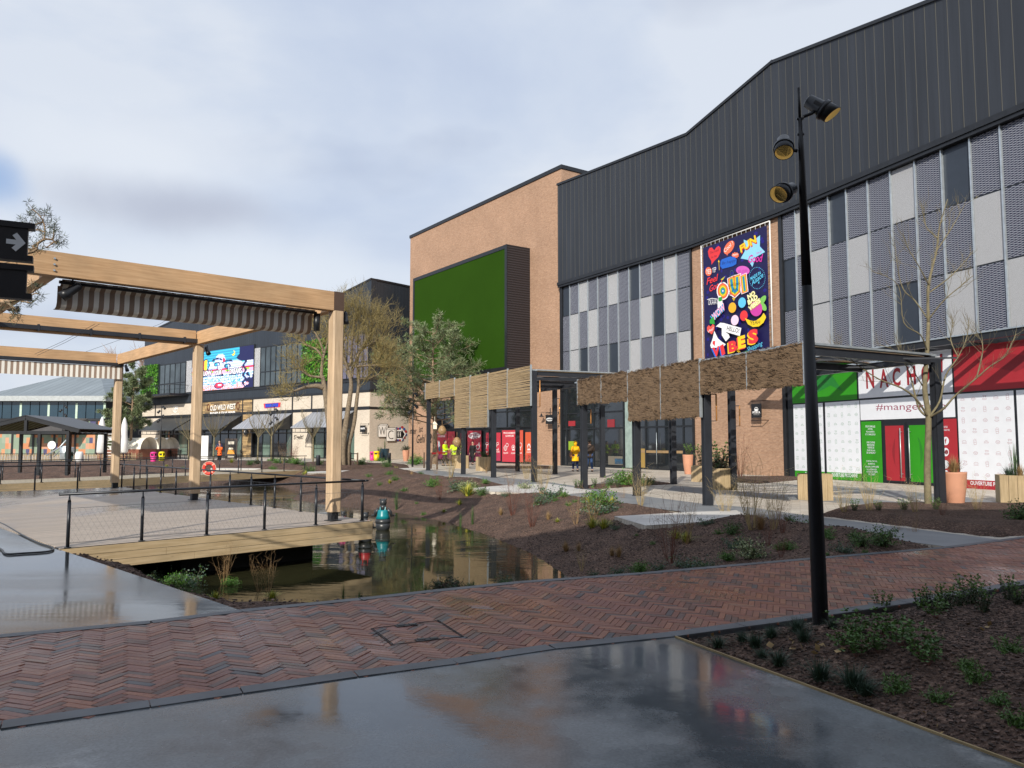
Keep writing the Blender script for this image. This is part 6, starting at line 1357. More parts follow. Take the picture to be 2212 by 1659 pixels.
# pines
def pine(label, base, H, R, seed, nb, lean=0, zmin=.3, arms=(), nsz=.16, dens=1.0, trunk_r=.17, yards=1.0):
    r = random.Random(seed); b = Vector(base); t_ = empty('pine_tree', b, label, 'tree'); mb = MB(); nd = MB()
    top = b+Vector((lean, 0, H)); tk = limb(mb, [b-Vector((0,0,.1)), b+Vector((lean*.2+.05,0,H*.33)), b+Vector((lean*.6-.05,0,H*.66)), top], trunk_r, .02, 9)
    def clump(p, d, s):
        for _ in range(int(9*dens)):
            t = (d.normalized()*.7+rv(r)*.85); leaf(nd, p+rv(r)*s*.25, t, nsz*.13, nsz*r.uniform(.7,1.25), r, 0 if r.random() < .7 else 1)
    specs = []
    for i in range(nb):
        k = zmin+(1-zmin)*(i+r.random())/nb; a = i*2.4+r.uniform(-.5,.5); prof = math.sin(min(1,(1-k)/(1-zmin)*1.25+.12)*math.pi*.55); specs.append((k, a, R*(.3+.7*prof)*r.uniform(.65,1.15), r.uniform(.05,.45)))
    for (k, a, L, u_) in specs+list(arms):
        p = b+Vector((lean*k, 0, H*k)); d = Vector((math.cos(a), math.sin(a), u_)); pts = [p]; dd = d.normalized()
        for i in range(6): dd = (dd+rv(r)*.16+Vector((0,0,.05))).normalized(); pts.append(pts[-1]+dd*L/6)
        mb.tube(pts, [.05*(1-.14*i)*max(.6,L/R) for i in range(7)], 5, cap=False)
        for j in range(int(13*dens*L/2)+4):
            kk = r.uniform(.3, 1); i = min(5, int(kk*6)); q0 = pts[i].lerp(pts[i+1], kk*6-i); d2 = (pts[i+1]-pts[i]).normalized()*.6+rv(r)*.75+Vector((0,0,.25)); l2 = L*.26*r.uniform(.4,1.1)*(1.2-kk*.6)
            tp_ = twig(mb, q0, d2, l2, .012, r, .25, 3)
            for c_ in tp_[1:]: clump(c_, tp_[-1]-tp_[0], .16)
        clump(pts[-1], dd, .15)
    mb.build('trunk', m_bark if False else m_bark_pine, t_); nd.build('needles', [L_pine, leafm('pine_needle_light', (.20,.24,.12))], t_); return t_
m_bark_pine = m_barkp
p1 = GT(939, 1007)
pine('airy Scots pine in front of the green panel beside the reed canopy', p1, 10.4, 4.5, 21, 50, -.2, .28, arms=[(.42, math.pi*1.02, 4.4, .06), (.46, math.pi*.96, 4.2, .0), (.62, .05, 3.6, .45), (.36, math.pi*1.1, 4.0, -.05), (.52, math.pi*.9, 3.9, .25)], nsz=.30, dens=.85, trunk_r=.22)
p2 = AtY(279, 990, 72); p2.z = 0
pine('dense pine standing between the glass pavilion and the arcade, left of the first green wall', p2, 8.2, 2.2, 8, 30, .3, .34, nsz=.34, dens=1.3, trunk_r=.16)
p2b = AtY(240, 990, 70); p2b.z = 0
pine('lower bushy pine left of the farthest pergola post', p2b, 4.6, 1.5, 9, 20, 0, .15, nsz=.3, dens=1.1, trunk_r=.1)
# near pine at the left edge: branches behind the direction signs
np_ = empty('pine_tree', (-8.2, 8.6, 0), 'near pine whose twisted needle branches show around the direction signs at the left edge', 'tree'); mb = MB(); nd = MB(); r = random.Random(4)
limb(mb, [Vector((-8.2,8.6,-.1)), Vector((-8.1,8.6,2)), Vector((-8.25,8.6,4)), Vector((-8.1,8.6,5.6))], .11, .03, 9)
cL = crop(0, 750, 3.0155)
def AL(x, y, d=0): return AtY(*cL(x, y), 8.6+d)
brs = [[Vector((-8.2,8.6,3.2)), AL(150,760), AL(390,640), AL(520,560), AL(620,550), AL(640,430)], [AL(520,560), AL(530,440), AL(500,330), AL(430,240), AL(370,205)], [AL(450,610), AL(425,700)], [AL(620,550), AL(635,590), AL(690,620)], [AL(635,590), AL(540,660)],
       [AL(525,470), AL(430,440), AL(330,400)], [AL(500,360), AL(420,380), AL(340,410)], [Vector((-8.2,8.6,2.6)), AL(60,1300), AL(250,1290), AL(380,1310)], [AL(100,1300), AL(180,1380), AL(200,1420)], [AL(250,1290), AL(400,1200), AL(480,1210)], [AL(380,1180), AL(430,1120)], [Vector((-8.2,8.6,3)), AL(60,830), AL(200,810)], [AL(60,1290), AL(140,1360), AL(160,1440)]]
def nclump(p, n=16, s=.075):
    for _ in range(n): leaf(nd, p+rv(r)*.012, rv(r)+Vector((0,0,.3)), .006, s*r.uniform(.6,1.2), r, 0 if r.random() < .6 else 1)
for i, g in enumerate(brs):
    q_ = limb(mb, g, .022 if i in (0,7) else .009, .005, 6)
    for p in q_[3:] if i in (0, 7) else q_[1:]:
        if r.random() < .6:
            t_ = twig(mb, p, rv(r)+Vector((0,0,.4)), .12, .004, r, .3, 2); nclump(t_[-1]); 
            if r.random() < .5: nclump(t_[1], 10)
    nclump(q_[-1], 26)
mb.build('trunk', m_barkp, np_); nd.build('needles', [leafm('near_pine_needle', (.07,.09,.045)), leafm('near_pine_needle_dark', (.03,.045,.025))], np_)
# small street trees before the arcade
def street_tree_proto(loc, label):
    r = random.Random(31); t_ = empty('bare_tree', loc, label, 'tree', 'small bare trees in front of the arcade shops'); b = Vector(loc); mb = MB(); tw = MB()
    limb(mb, [b, b+Vector((0,0,1.1)), b+Vector((.03,0,2.1))], .075, .055, 7); f = b+Vector((.03,0,2.0))
    for i in range(8):
        a = i*.785+r.uniform(-.3,.3); e = r.uniform(.5,.9); q_ = limb(mb, [f, f+Vector((math.cos(a)*.45*e, math.sin(a)*.45*e, .45)), f+Vector((math.cos(a)*1.25*e, math.sin(a)*1.25*e, 1.2)), f+Vector((math.cos(a)*1.7*e, math.sin(a)*1.7*e, 2.1+r.uniform(-.4,.4)))], .035, .012, 5); bare(mb, tw, q_, r, 9, .9, .011, 1, .2, .4, .2, .7)
    mb.build('trunk', m_bark2, t_); tw.build('twigs', m_bark2, t_); return t_
def onY(u, Y, z=0): return Vector(((u-CU)/F*Y, Y, z))
st = street_tree_proto(onY(464, 66), 'small bare tree before the OLD WILD WEST shop, left of the orange-clad person')
for u, Y, rz, sc_, lab in ((559, 67, 1.1, 1.0, 'small bare tree before the pale awning, left of its twin'), (588, 66, 2.3, 1.05, 'small bare tree before the pale awning, right of its twin'), (678, 60, 3.9, .95, "small bare tree right of the painted S'gelt! wall"), (410, 70, 4.4, .9, 'small bare tree just left of the middle pergola post')):
    copy_tree(st, loc=onY(u, Y), rz=rz, label=lab, scale=sc_)
# far bare crowns
r = random.Random(2); fb = empty('far_trees', (fx(255), 135, 0), 'pinkish bare tree crowns far behind between pavilion and arcade', 'tree'); mb = MB()
for k in range(5):
    b = Vector((-72+7*k, 135+r.uniform(-6,6), 0)); q_ = [b, b+Vector((0,0,6)), b+Vector((.3,0,12.5+r.uniform(-1,1))), b+Vector((0,0,15.5))]; mb.tube(q_, [.3,.25,.12,.03], 5); bare(mb, mb, q_, r, 40, 5, .07, 1, .2, .5, .4, .8)
fb['kind'] = 'stuff' if False else 'thing'; del fb['kind']; mb.build('crowns', mat('pinkish_twig', (.38,.27,.22), .9, var=.2), fb)
# ------------------------------------------------------------------ bed plants: prototypes (built at the origin, moved to their first spot)
def proto(kind):
    r = random.Random(len(kind)*7+3); mb = MB(); mats = [L_green]
    if kind in ('shrub', 'darkshrub', 'limeshrub', 'varshrub', 'bluelow'):
        mats = {'shrub':[L_green,L_dark,L_lime],'darkshrub':[L_dark,leafm('leaf_bronze',(.07,.035,.03)),L_dark],'limeshrub':[leafm('leaf_fresh',(.07,.20,.02)),L_green,L_lime],'varshrub':[L_var,L_green,L_dark],'bluelow':[L_blue,L_green,L_dark]}[kind]
        for i in range(60 if kind != 'bluelow' else 34):
            a = r.uniform(0,6.28); e = r.uniform(.2,1); d = Vector((math.cos(a)*(1-e*.65), math.sin(a)*(1-e*.65), e if kind != 'bluelow' else e*.35)); L = .42*r.uniform(.6,1.1); pts = twig(mb, Vector((0,0,0)), d, L, .004, r, .2, 4, 3)
            for p in pts[1:]:
                for _ in range(6): leaf(mb, p+rv(r)*.035, rv(r)+Vector((0,0,.35)), .024, .042*r.uniform(.7,1.3), r, r.choice([0,0,1,2]))
        mats = mats+[m_bark]
    elif kind in ('yellowgrass', 'fescue', 'reed', 'greygrass'):
        n, L, w_, sp, m0 = {'yellowgrass':(150,.38,.012,1.1,[L_yel,L_lime]),'fescue':(260,.24,.0045,1.2,[leafm('fescue_blade',(.035,.07,.045)),L_dark]),'reed':(36,.75,.010,.28,[L_green,L_dark]),'greygrass':(200,.4,.006,.9,[leafm('straw_blade',(.33,.22,.10)),L_dry])}[kind]; mats = m0
        for i in range(n):
            a = r.uniform(0,6.28); s = abs(r.gauss(0,.5))*sp; d = Vector((math.cos(a)*s, math.sin(a)*s, 1)).normalized(); l = L*r.uniform(.5,1.1); b = Vector((math.cos(a),math.sin(a),0))*r.uniform(0,.05); k = d.cross(Vector((0,0,1))).normalized() if d.z < .999 else Vector((1,0,0)); k = k*w_/2; droop = Vector((d.x,d.y,-.6))*l*.35*s
            m1 = b+d*l*.55; m2 = b+d*l+droop; mi = 0 if r.random() < .7 else 1
            mb.add([b-k, b+k, m1+k*.8, m1-k*.8, m2], [(0,1,2,3),(3,2,4)], mi)
    elif kind in ('drystems', 'redstems', 'strawtall'):
        mats = {'drystems':[L_dry],'redstems':[L_red],'strawtall':[leafm('straw_stem',(.45,.34,.16))]}[kind]; n = {'drystems':16,'redstems':22,'strawtall':26}[kind]
        for i in range(n):
            a = r.uniform(0,6.28); s = r.uniform(.05,.35); pts = twig(mb, Vector((math.cos(a)*.04,math.sin(a)*.04,0)), Vector((math.cos(a)*s,math.sin(a)*s,1)), r.uniform(.5,1.0), .0035, r, .10, 5, 0)
            for p in pts[2:]: twig(mb, p, rv(r)+Vector((0,0,1)), .18, .0022, r, .15, 2, 0)
    elif kind == 'rosette':
        mats = [L_lime, L_green]
        for i in range(26):
            a = r.uniform(0,6.28); e = r.uniform(.25,1.4); d = Vector((math.cos(a),math.sin(a),e)).normalized(); pts = twig(mb, Vector((0,0,0)), d, r.uniform(.08,.17), .002, r, .2, 4, 0)
            for p in pts[1:]:
                for _ in range(5): leaf(mb, p, rv(r)+d*.4, .010, r.uniform(.025,.045), r, r.choice([0,0,1]))
    elif kind == 'box':
        mats = [L_dark, leafm('box_leaf',(.032,.07,.018)), L_lime, m_bark]
        for i in range(16):
            a = r.uniform(0,6.28); s = r.uniform(0,.35); pts = twig(mb, Vector((math.cos(a)*.05,math.sin(a)*.05,0)), Vector((math.cos(a)*s,math.sin(a)*s,1)), r.uniform(.28,.52), .005, r, .08, 7, 3)
            for j, p in enumerate(pts):
                for _ in range(9): leaf(mb, p+rv(r)*.006, rv(r)+Vector((0,0,.5)), .02, .036, r, r.choice([0,0,1]) if j < 6 else 2)
    elif kind == 'leggy':
        mats = [L_green, L_lime, L_red]
        for i in range(13):
            a = r.uniform(0,6.28); s = r.uniform(.3,1.1); pts = twig(mb, Vector((0,0,0)), Vector((math.cos(a)*s,math.sin(a)*s,1)), r.uniform(.25,.5), .003, r, .2, 5, 2)
            for p in pts[2:]:
                for _ in range(6): d = rv(r); d.z = abs(d.z)*.4; leaf(mb, p, d, .03, .06, r, r.choice([0,0,1]))
    elif kind == 'leaflitter':
        mats = [leafm('dry_leaf', (.30,.20,.08))]
        for i in range(5): leaf(mb, Vector((r.uniform(-.15,.15),r.uniform(-.15,.15),.02)), Vector((r.gauss(0,1),r.gauss(0,1),.15)), .05, .07, r)
    return mb, mats
NAMES = {'shrub':('leafy_shrub','leafy green shrub','shrub'),'darkshrub':('dark_shrub','dark bronze-leaved shrub','shrub'),'limeshrub':('bright_shrub','fresh bright green shrub','shrub'),'varshrub':('variegated_shrub','cream variegated shrub','shrub'),'bluelow':('creeping_plant','low grey-green creeping plant','plant'),
 'yellowgrass':('yellow_tuft','yellow-green grass tuft','grass tuft'),'fescue':('fescue_tuft','dark fine fescue tuft','grass tuft'),'reed':('reed_clump','upright green reed clump','reeds'),'greygrass':('straw_tuft','straw coloured grass clump','grass tuft'),
 'drystems':('dry_shrub','bare dry stems','plant'),'redstems':('red_twig_shrub','thin reddish bare stems','plant'),'strawtall':('tall_straw_tuft','tall pale straw grass','grass tuft'),'rosette':('leaf_rosette','small lime green leaf rosette','plant'),'box':('upright_box_shrub','upright dark box shrub','shrub'),'leggy':('trailing_plant','leggy green plant with red stalks','plant'),'leaflitter':('fallen_leaves','scattered dry yellow leaves','leaves')}
LM = [('the lamp post', B0), ('the deck corner', Vector((-2.93,16.5,0))), ('the swimmer statue', G(828,1120)), ('the bare young tree', TB), ('the big canopy post', G(1529,1092)), ('the pale path tip', G(1327,1116)), ('the pond tip', Vector((1.1,13.7,0))), ('the pine trunk', p1), ('the bed corner', G(1459,1378)), ('the near railing end', Vector((-6.96,12.2,0))), ('the willow trunks', b1_), ('the leftmost brushwood canopy post', G(1262,1056)), ('the last reed canopy post', G(1154,1041))]
protos = {}; used = set(); rP = random.Random(99)
def plant(u, v, kind, s=1.0, where=None, ground=None, label=None):
    p = GT(u, v) if ground is None else G(u, v, ground); key = kind
    nm, desc, cat = NAMES[kind]
    NW = ['half a metre','one metre','two metres','three metres','four metres','five metres','six metres','seven metres','eight metres','nine metres','ten metres','eleven metres','twelve metres']
    lab = label; szw = '' if s < 1.3 and s > .8 else ('small ' if s <= .8 else 'big ')
    for d_, l_, P_l in sorted([((P_-p).length, l, P_) for l, P_ in LM], key=lambda t: t[0])[:6]:
        if lab: break
        rel = p-P_l; a_ = int(round(math.atan2(rel.y, rel.x)/(math.pi/4))) % 8
        dirn = ['right of','back right of','behind','back left of','left of','front left of','in front of','front right of'][a_]; wd = NW[min(12, int(round(d_)))]
        for z_ in ('', szw):
            c_ = f'{z_}{desc} {wd} {dirn} {l_}'
            if c_ not in used and len(c_.split()) <= 16: lab = c_; break
    if not lab: lab = f'{desc} {NW[min(12,int(round(d_)))]} {dirn} {l_}'
    used.add(lab); p.z -= .01
    if key not in protos:
        mb, mats = proto(kind); o = mb.build(nm, mats); protos[key] = o; 
    else: o = protos[key].copy(); COL.objects.link(o)
    o.location = p; o.rotation_euler = (0, 0, rP.uniform(0, 6.28)); s = s*{'shrub':.5,'darkshrub':.62,'limeshrub':.52,'varshrub':.5,'bluelow':.5,'leggy':.5,'rosette':.62,'yellowgrass':.7,'box':.47,'fescue':.8,'reed':.55,'strawtall':.8,'redstems':.62,'drystems':.6}.get(kind,.9); q_ = s*rP.uniform(.9,1.1); o.scale = (q_, q_, s*rP.uniform(.88,1.12)*(.7 if kind in ('yellowgrass', 'fescue') else 1)); tag(o, lab, cat, 'bed plants: '+desc)
    if kind == 'leaflitter': o['kind'] = 'stuff'
    return o
cF = crop(1400, 1700, 2.212)
def pl(L, mp, **k):
    for e_ in L: plant(*mp(e_[0], e_[1]), e_[2], *(e_[3:]), **k)
pl([(640,410,'limeshrub',2.0),(935,430,'varshrub',2.0),(320,425,'rosette',2.2),(398,425,'rosette',2.0),(245,300,'shrub',2.2),(268,355,'limeshrub',1.2),(165,365,'rosette',2),(95,360,'rosette',2),(800,400,'strawtall',1.9),(670,360,'drystems',1.6),
 (1095,355,'drystems',1.8),(1100,430,'limeshrub',1.0),(1000,440,'rosette',2),(870,480,'bluelow',2.6),(950,525,'yellowgrass',2.6),(875,600,'yellowgrass',1.2),(1070,545,'shrub',1.6),(1125,490,'shrub',.9),(1270,525,'bluelow',1.2),(1350,500,'bluelow',1.1),(1450,500,'varshrub',2.0),(1455,405,'strawtall',1.4),(1590,520,'strawtall',1.5),
 (1330,690,'redstems',1.9),(1310,480,'drystems',1.7),(1620,400,'drystems',1.6),(1680,535,'bluelow',2.4),(1780,535,'limeshrub',.9),(1590,590,'bluelow',2.2),(1540,600,'rosette',1.8),(1500,790,'redstems',1.8),(1230,690,'greygrass',.8),(700,560,'redstems',1.3),(330,640,'reed',1.9),(560,690,'rosette',1.4),(880,790,'reed',1.3),(985,770,'reed',1.5),(740,665,'yellowgrass',.8),
 (2080,610,'limeshrub',2.6),(2100,680,'bluelow',2.6),(1815,610,'rosette',1.3),(1880,770,'drystems',1.5),(2030,760,'drystems',1.7),(2020,800,'yellowgrass',1.5),(2120,805,'yellowgrass',1.6),(1990,590,'yellowgrass',1.3),(2190,590,'yellowgrass',1.3),(1960,640,'rosette',1.2),(1640,730,'greygrass',.7),(1720,750,'yellowgrass',.7),(1790,1000,'greygrass',.7),(1905,1000,'greygrass',.6),(180,480,'rosette',1.7),(270,500,'yellowgrass',1.0),(500,590,'rosette',1.0),(60,225,'shrub',2),(190,240,'limeshrub',3.0),(320,275,'yellowgrass',2.0),(500,270,'limeshrub',3.2),(20,240,'limeshrub',1.6),(1700,570,'rosette',1.3),(1870,580,'rosette',1.2),(460,350,'greygrass',1.0),(540,340,'shrub',.9),(390,320,'rosette',1.4)], cF)
c5 = crop(2400, 1850, 1.3825)
pl([(45,160,'drystems',1.1),(140,180,'strawtall',1.3),(300,480,'redstems',1.9),(385,380,'drystems',1.8),(335,350,'yellowgrass',1.2),(390,370,'yellowgrass',1.3),(440,265,'bluelow',1.2),(500,275,'bluelow',1.0),(560,325,'rosette',1.2),(635,325,'shrub',1.2),(745,300,'strawtall',1.9),(600,240,'strawtall',1.3),(860,300,'strawtall',1.5),(910,320,'redstems',1.1),(790,300,'greygrass',1.1),(1020,300,'shrub',1.9),(940,290,'rosette',1.3),(735,460,'varshrub',1.7),(650,400,'bluelow',1.3),(615,470,'limeshrub',.8),(940,410,'limeshrub',.9),(890,410,'rosette',1.3),(830,390,'redstems',.9),(900,450,'redstems',.8),(1145,340,'limeshrub',.9),(1200,320,'rosette',1.4),(1170,355,'rosette',1.0),(1300,345,'rosette',1.3),(1330,390,'shrub',1.2),(1445,385,'shrub',1.6),(1530,350,'drystems',.9),(1615,360,'drystems',1.0),(1235,425,'bluelow',1.1),(1350,425,'rosette',.7),(390,495,'bluelow',1.4),(500,500,'bluelow',1.2),(240,510,'bluelow',1.0),(135,520,'limeshrub',1.0),(25,540,'bluelow',1.2),(25,450,'greygrass',.7),(210,380,'rosette',.8),(120,355,'rosette',.7),(10,300,'bluelow',.9),(1150,440,'rosette',.6),(640,520,'rosette',.7),(2030,350,'fescue',2.2),(2110,255,'rosette',.9),(1690,275,'rosette',1.0),(1940,240,'leaflitter',1.4),(1780,255,'leaflitter',1.3),(1480,240,'leaflitter',1.0)], c5)
def plz(L, mp, z):
    for e_ in L: plant(*mp(e_[0], e_[1]), e_[2], *(e_[3:]), ground=z)
plz([(1300,205,'box',1.1),(1425,207,'box',1.0),(1565,203,'box',1.2),(1735,200,'box',1.2),(1240,205,'strawtall',1.3),(1380,205,'strawtall',1.3),(1625,215,'strawtall',1.1),(1960,205,'strawtall',1.1),(1770,230,'redstems',.9),(2195,255,'shrub',1.9)], c5, .12)
cG = crop(1950, 1350, 2.3284)
plz([(1140,1265,'limeshrub',3.4),(1285,1270,'shrub',2.0),(1375,1262,'shrub',1.4),(700,1290,'box',1.2),(740,1290,'box',1.1),(865,1282,'box',1.3),(1010,1270,'shrub',1.2),(1075,1278,'box',1.2),(940,1280,'drystems',.9),(2190,1190,'redstems',3.3),(2120,1180,'redstems',1.8),(350,1070,'darkshrub',3.0),(290,1062,'shrub',2.2)], cG, .07)
plz([(1200,700,'shrub',1.2),(1245,700,'shrub',1.1),(1310,705,'shrub',1.2),(1490,700,'redstems',4.6),(80,745,'limeshrub',3.6)], po, .05)
for u_, v_, k_, s_ in ((540,1004,'shrub',1.6),(556,1003,'darkshrub',1.4),(585,1002,'limeshrub',2.6),(602,1003,'limeshrub',2.8),(622,1003,'shrub',2.6),(640,1004,'limeshrub',2.4),(655,1005,'shrub',1.5),(612,1008,'drystems',2.2),(628,1000,'redstems',3.0),(636,1000,'redstems',3.4),(500,1008,'yellowgrass',1.6),(660,1014,'yellowgrass',1.8),(668,1012,'shrub',2.4),(590,1012,'limeshrub',1.3),(690,1004,'shrub',1.6),(780,1004,'limeshrub',2.2),(762,1003,'shrub',1.8),(800,1001,'limeshrub',1.6),(520,1012,'rosette',1.4),(560,1014,'rosette',1.4),(430,1012,'yellowgrass',1.4),(395,1010,'rosette',1.5),(360,1009,'yellowgrass',1.3)): plant(u_, v_, k_, s_)
for k_, pl_ in enumerate([[(455,1010.5),(700,1006.5),(700,1008),(455,1012.5)], [(540,1004.5),(640,1003.5),(640,1005),(540,1006)]]): slab('pale_slab_path', [GT(*p_) for p_ in pl_], .03, .1, m_pale)
# near left bank
c7 = crop(0, 1900, 1.58)
pl([(530,385,'leggy',1.5),(575,400,'leggy',1.2),(735,400,'leggy',1.1),(945,490,'darkshrub',2.0),(900,480,'shrub',1.7),(800,455,'bluelow',1.6),(760,430,'bluelow',1.2),(870,490,'bluelow',1.2),(1080,560,'limeshrub',1.2),(1040,540,'bluelow',1.6),(1180,580,'bluelow',1.9),(1130,590,'shrub',1.1),(1330,640,'yellowgrass',.85),(1460,680,'yellowgrass',1.1),(1380,590,'drystems',1.2),(1430,600,'limeshrub',.8),(1680,665,'yellowgrass',.8),(1600,640,'drystems',.9),(1910,680,'yellowgrass',.5),(1660,640,'drystems',1.3),(610,405,'rosette',.8)], c7)
c8 = crop(1300, 1850, 1.843)
pl([(75,870,'reed',.75),(190,870,'reed',.45),(440,860,'limeshrub',.5),(670,840,'reed',.7),(600,850,'drystems',.7),(815,830,'darkshrub',1.15),(880,815,'darkshrub',.9),(760,825,'darkshrub',1.0),(1010,805,'reed',.5),(990,800,'shrub',.6),(1245,790,'shrub',.7),(1240,770,'bluelow',.9),(1790,700,'strawtall',.5),(2060,700,'bluelow',.8),(2180,690,'bluelow',.8),(1760,735,'rosette',.6),(1880,710,'bluelow',.6),(1680,560,'greygrass',.6),(2010,590,'greygrass',.6)], c8)
# near right bed
c9 = crop(2400, 2250, 1.3825)
pl([(560,380,'fescue',.9),(690,350,'fescue',.8),(760,380,'fescue',.9),(850,330,'fescue',.8),(990,310,'fescue',1.0),(1020,350,'fescue',.9),(890,480,'fescue',1.0),(800,440,'fescue',.8),(1110,560,'fescue',1.2),(1290,600,'fescue',1.3),(1360,640,'fescue',.9),(1180,300,'fescue',.8),(1450,190,'box',1.05),(1470,180,'box',.8),(1650,190,'box',.8),(1720,190,'box',1.0),(1800,200,'box',1.05),(1860,185,'box',.9),(1920,175,'box',1.25),(1990,200,'box',1.0),(2130,150,'box',1.1),(2180,160,'box',.9),
 (1290,330,'leggy',1.0),(1300,440,'leggy',1.1),(1270,400,'leggy',.9),(1450,320,'leggy',1.1),(1550,380,'leggy',1.1),(1650,430,'leggy',1.1),(1740,240,'leggy',1.0),(1420,420,'leggy',.9),(1700,480,'leggy',.9),(1540,620,'rosette',1.2),(1750,680,'rosette',1.1),(1900,500,'limeshrub',.45),(1940,570,'rosette',1.2),(2140,420,'rosette',1.3),(2085,690,'rosette',1.0),(2180,810,'rosette',1.3),(940,380,'leaflitter',1.2),(1030,400,'leaflitter',.9),(1170,405,'leaflitter',1.0),(1960,280,'leaflitter',.8),(1330,650,'leaflitter',.6),(1780,840,'leaflitter',.5),(470,330,'leaflitter',.8),(1640,720,'leaflitter',.5)], c9)
# ------------------------------------------------------------------ people
m_skin = mat('skin', (.48,.29,.21), .55, var=.08); m_hair = mat('dark_hair', (.02,.015,.012), .6, var=.2)
def skin_mesh(nodes, edges, name, m, parent, loc, rz, extra=None, sub=1):
    me = bpy.data.meshes.new('s'); me.from_pydata([n[0] for n in nodes], edges, []); o = bpy.data.objects.new('s', me); COL.objects.link(o)
    sk = o.modifiers.new('k', 'SKIN'); sk.use_smooth_shade = True; ss = o.modifiers.new('u', 'SUBSURF'); ss.levels = sub; ss.render_levels = sub
    for i, n in enumerate(nodes): rr = n[1]; me.skin_vertices[0].data[i].radius = (rr, rr) if not hasattr(rr, '__len__') else rr
    me.skin_vertices[0].data[0].use_root = True
    dg = bpy.context.evaluated_depsgraph_get(); dg.update(); ev = bpy.data.meshes.new_from_object(o.evaluated_get(dg)); bpy.data.objects.remove(o); bpy.data.meshes.remove(me)
    mb = MB(); mb.add([v.co.copy() for v in ev.vertices], [tuple(p.vertices) for p in ev.polygons], 0, True); bpy.data.meshes.remove(ev)
    if extra: extra(mb)
    R = Matrix.Rotation(rz, 3, 'Z'); mb.v = [R @ v + Vector(loc) for v in mb.v]; return mb.build(name, m, parent)
def ball(mb, c, r3, n=12, k=8, m=0):
    c = Vector(c); vs = [c+Vector((r3[0]*math.sin(math.pi*i/k)*math.cos(2*math.pi*j/n), r3[1]*math.sin(math.pi*i/k)*math.sin(2*math.pi*j/n), r3[2]*math.cos(math.pi*i/k))) for i in range(k+1) for j in range(n)]
    mb.add(vs, [(i*n+j, (i+1)*n+j, (i+1)*n+(j+1)%n, i*n+(j+1)%n) for i in range(k) for j in range(n)], m, True)
def person(loc, rz, label, H=1.7, jacket='#d8b400', trousers='#1b2236', step=.0, arms='down', hood=False, band=False, long=False, hair='#140f0c', group='people on the plaza', trs_band=False, woman=False):
    loc = Vector(loc); k = H/1.75; p_ = empty('person', loc, label, 'person', group)
    S = lambda *a: (Vector(a)*k); sh = .19 if not woman else .17
    hipL, hipR = S(-.09,0,.92), S(.09,0,.92); kL, kR = S(-.1,.02+step*.5,.5), S(.1,.03-step*.35,.5); aL, aR = S(-.11,step,.09), S(.11,-step*1.0,.09+abs(step)*.12)
    sL_, sR_ = S(-sh,0,1.43), S(sh,0,1.43)
    if arms == 'down': eL, eR, wL, wR = S(-sh-.07,-.03,1.14), S(sh+.07,-.03,1.14), S(-sh-.06,.08+step*.3,.89), S(sh+.06,.08-step*.3,.89)
    elif arms == 'front': eL, eR, wL, wR = S(-sh-.08,.06,1.16), S(sh+.08,.06,1.16), S(-.1,.28,1.12), S(.1,.28,1.15)
    elif arms == 'photo': eL, eR, wL, wR = S(-sh-.1,.12,1.25), S(sh+.1,.12,1.25), S(-.08,.24,1.5), S(.08,.24,1.5)
    n = [(S(0,0,.95),.12*k),(S(0,0,1.15),.115*k),(S(0,0,1.38),.13*k),(S(0,.0,1.49),.06*k),(S(0,.01,1.58),.055*k)]; e = [(0,1),(1,2),(2,3),(3,4)]
    def chain(base, pts):
        b = base
        for q_, r_ in pts: n.append((q_, r_*k)); e.append((b, len(n)-1)); b = len(n)-1
        return b
    for s, sp2, el, w_ in ((-1,sL_,eL,wL),(1,sR_,eR,wR)):
        d = (w_-el).normalized(); pm = w_+d*.07*k; hb = chain(2, [(sp2,.06),(el,.042),(w_,.028),(pm,.032)])
        sd_ = d.cross(Vector((s,0,0))).normalized() if abs(d.x) < .9 else Vector((0,1,0))
        for fi, (o_, L_) in enumerate(((-.03,.07),(-.01,.08),(.01,.075),(.028,.06))): f0 = pm+sd_*o_*k+d*.02*k; chain(hb, [(f0,.010),(f0+d*L_*.5*k,.009),(f0+d*L_*k+Vector((-s*.012,.01,0))*k,.007)])
        chain(hb-1, [(w_+d*.03*k+Vector((0,.035,0))*k,.011),(w_+d*.07*k+Vector((-s*.01,.055,0))*k,.009)])
    for h_, kn, an in ((hipL,kL,aL),(hipR,kR,aR)): chain(0, [(h_,.085),(kn,.055),(an,.04),(an+S(0,.13,-.05),.03)])
    def head(mb):
        ball(mb, S(0,.01,1.66), (.078*k,.095*k,.115*k), 14, 10); ball(mb, S(0,.105,1.645), (.013*k,.022*k,.022*k), 6, 5); ball(mb, S(0,.09,1.60), (.03*k,.02*k,.012*k), 6, 5)
        for s in (-1,1): ball(mb, S(s*.078,.0,1.655), (.012*k,.022*k,.03*k), 6, 5)
    skin_mesh(n, e, 'body', m_skin, p_, loc, rz, head)
    R = Matrix.Rotation(rz, 3, 'Z')
    def simple(name, fn, m):
        mb = MB(); fn(mb); mb.v = [R @ v + loc for v in mb.v]; mb.build(name, m, p_)
    simple('eyes', lambda mb: [ball(mb, S(s*.03,.092,1.675), (.012*k,.008*k,.008*k), 6, 4) for s in (-1,1)], m_black)
    mj = mat('cloth_'+jacket.lstrip('#')+('v' if band else ''), lin(jacket), .8, var=.12, scale=6, emit=0) 
    low = .80 if not long else .62
    jn = [(S(0,0,.98),(.19*k,.155*k)),(S(0,0,1.2),(.19*k,.15*k)),(S(0,0,1.38),(.195*k,.15*k)),(S(0,0,1.47),(.10*k,.10*k))]; je = [(0,1),(1,2),(2,3)]; nn = len(jn)
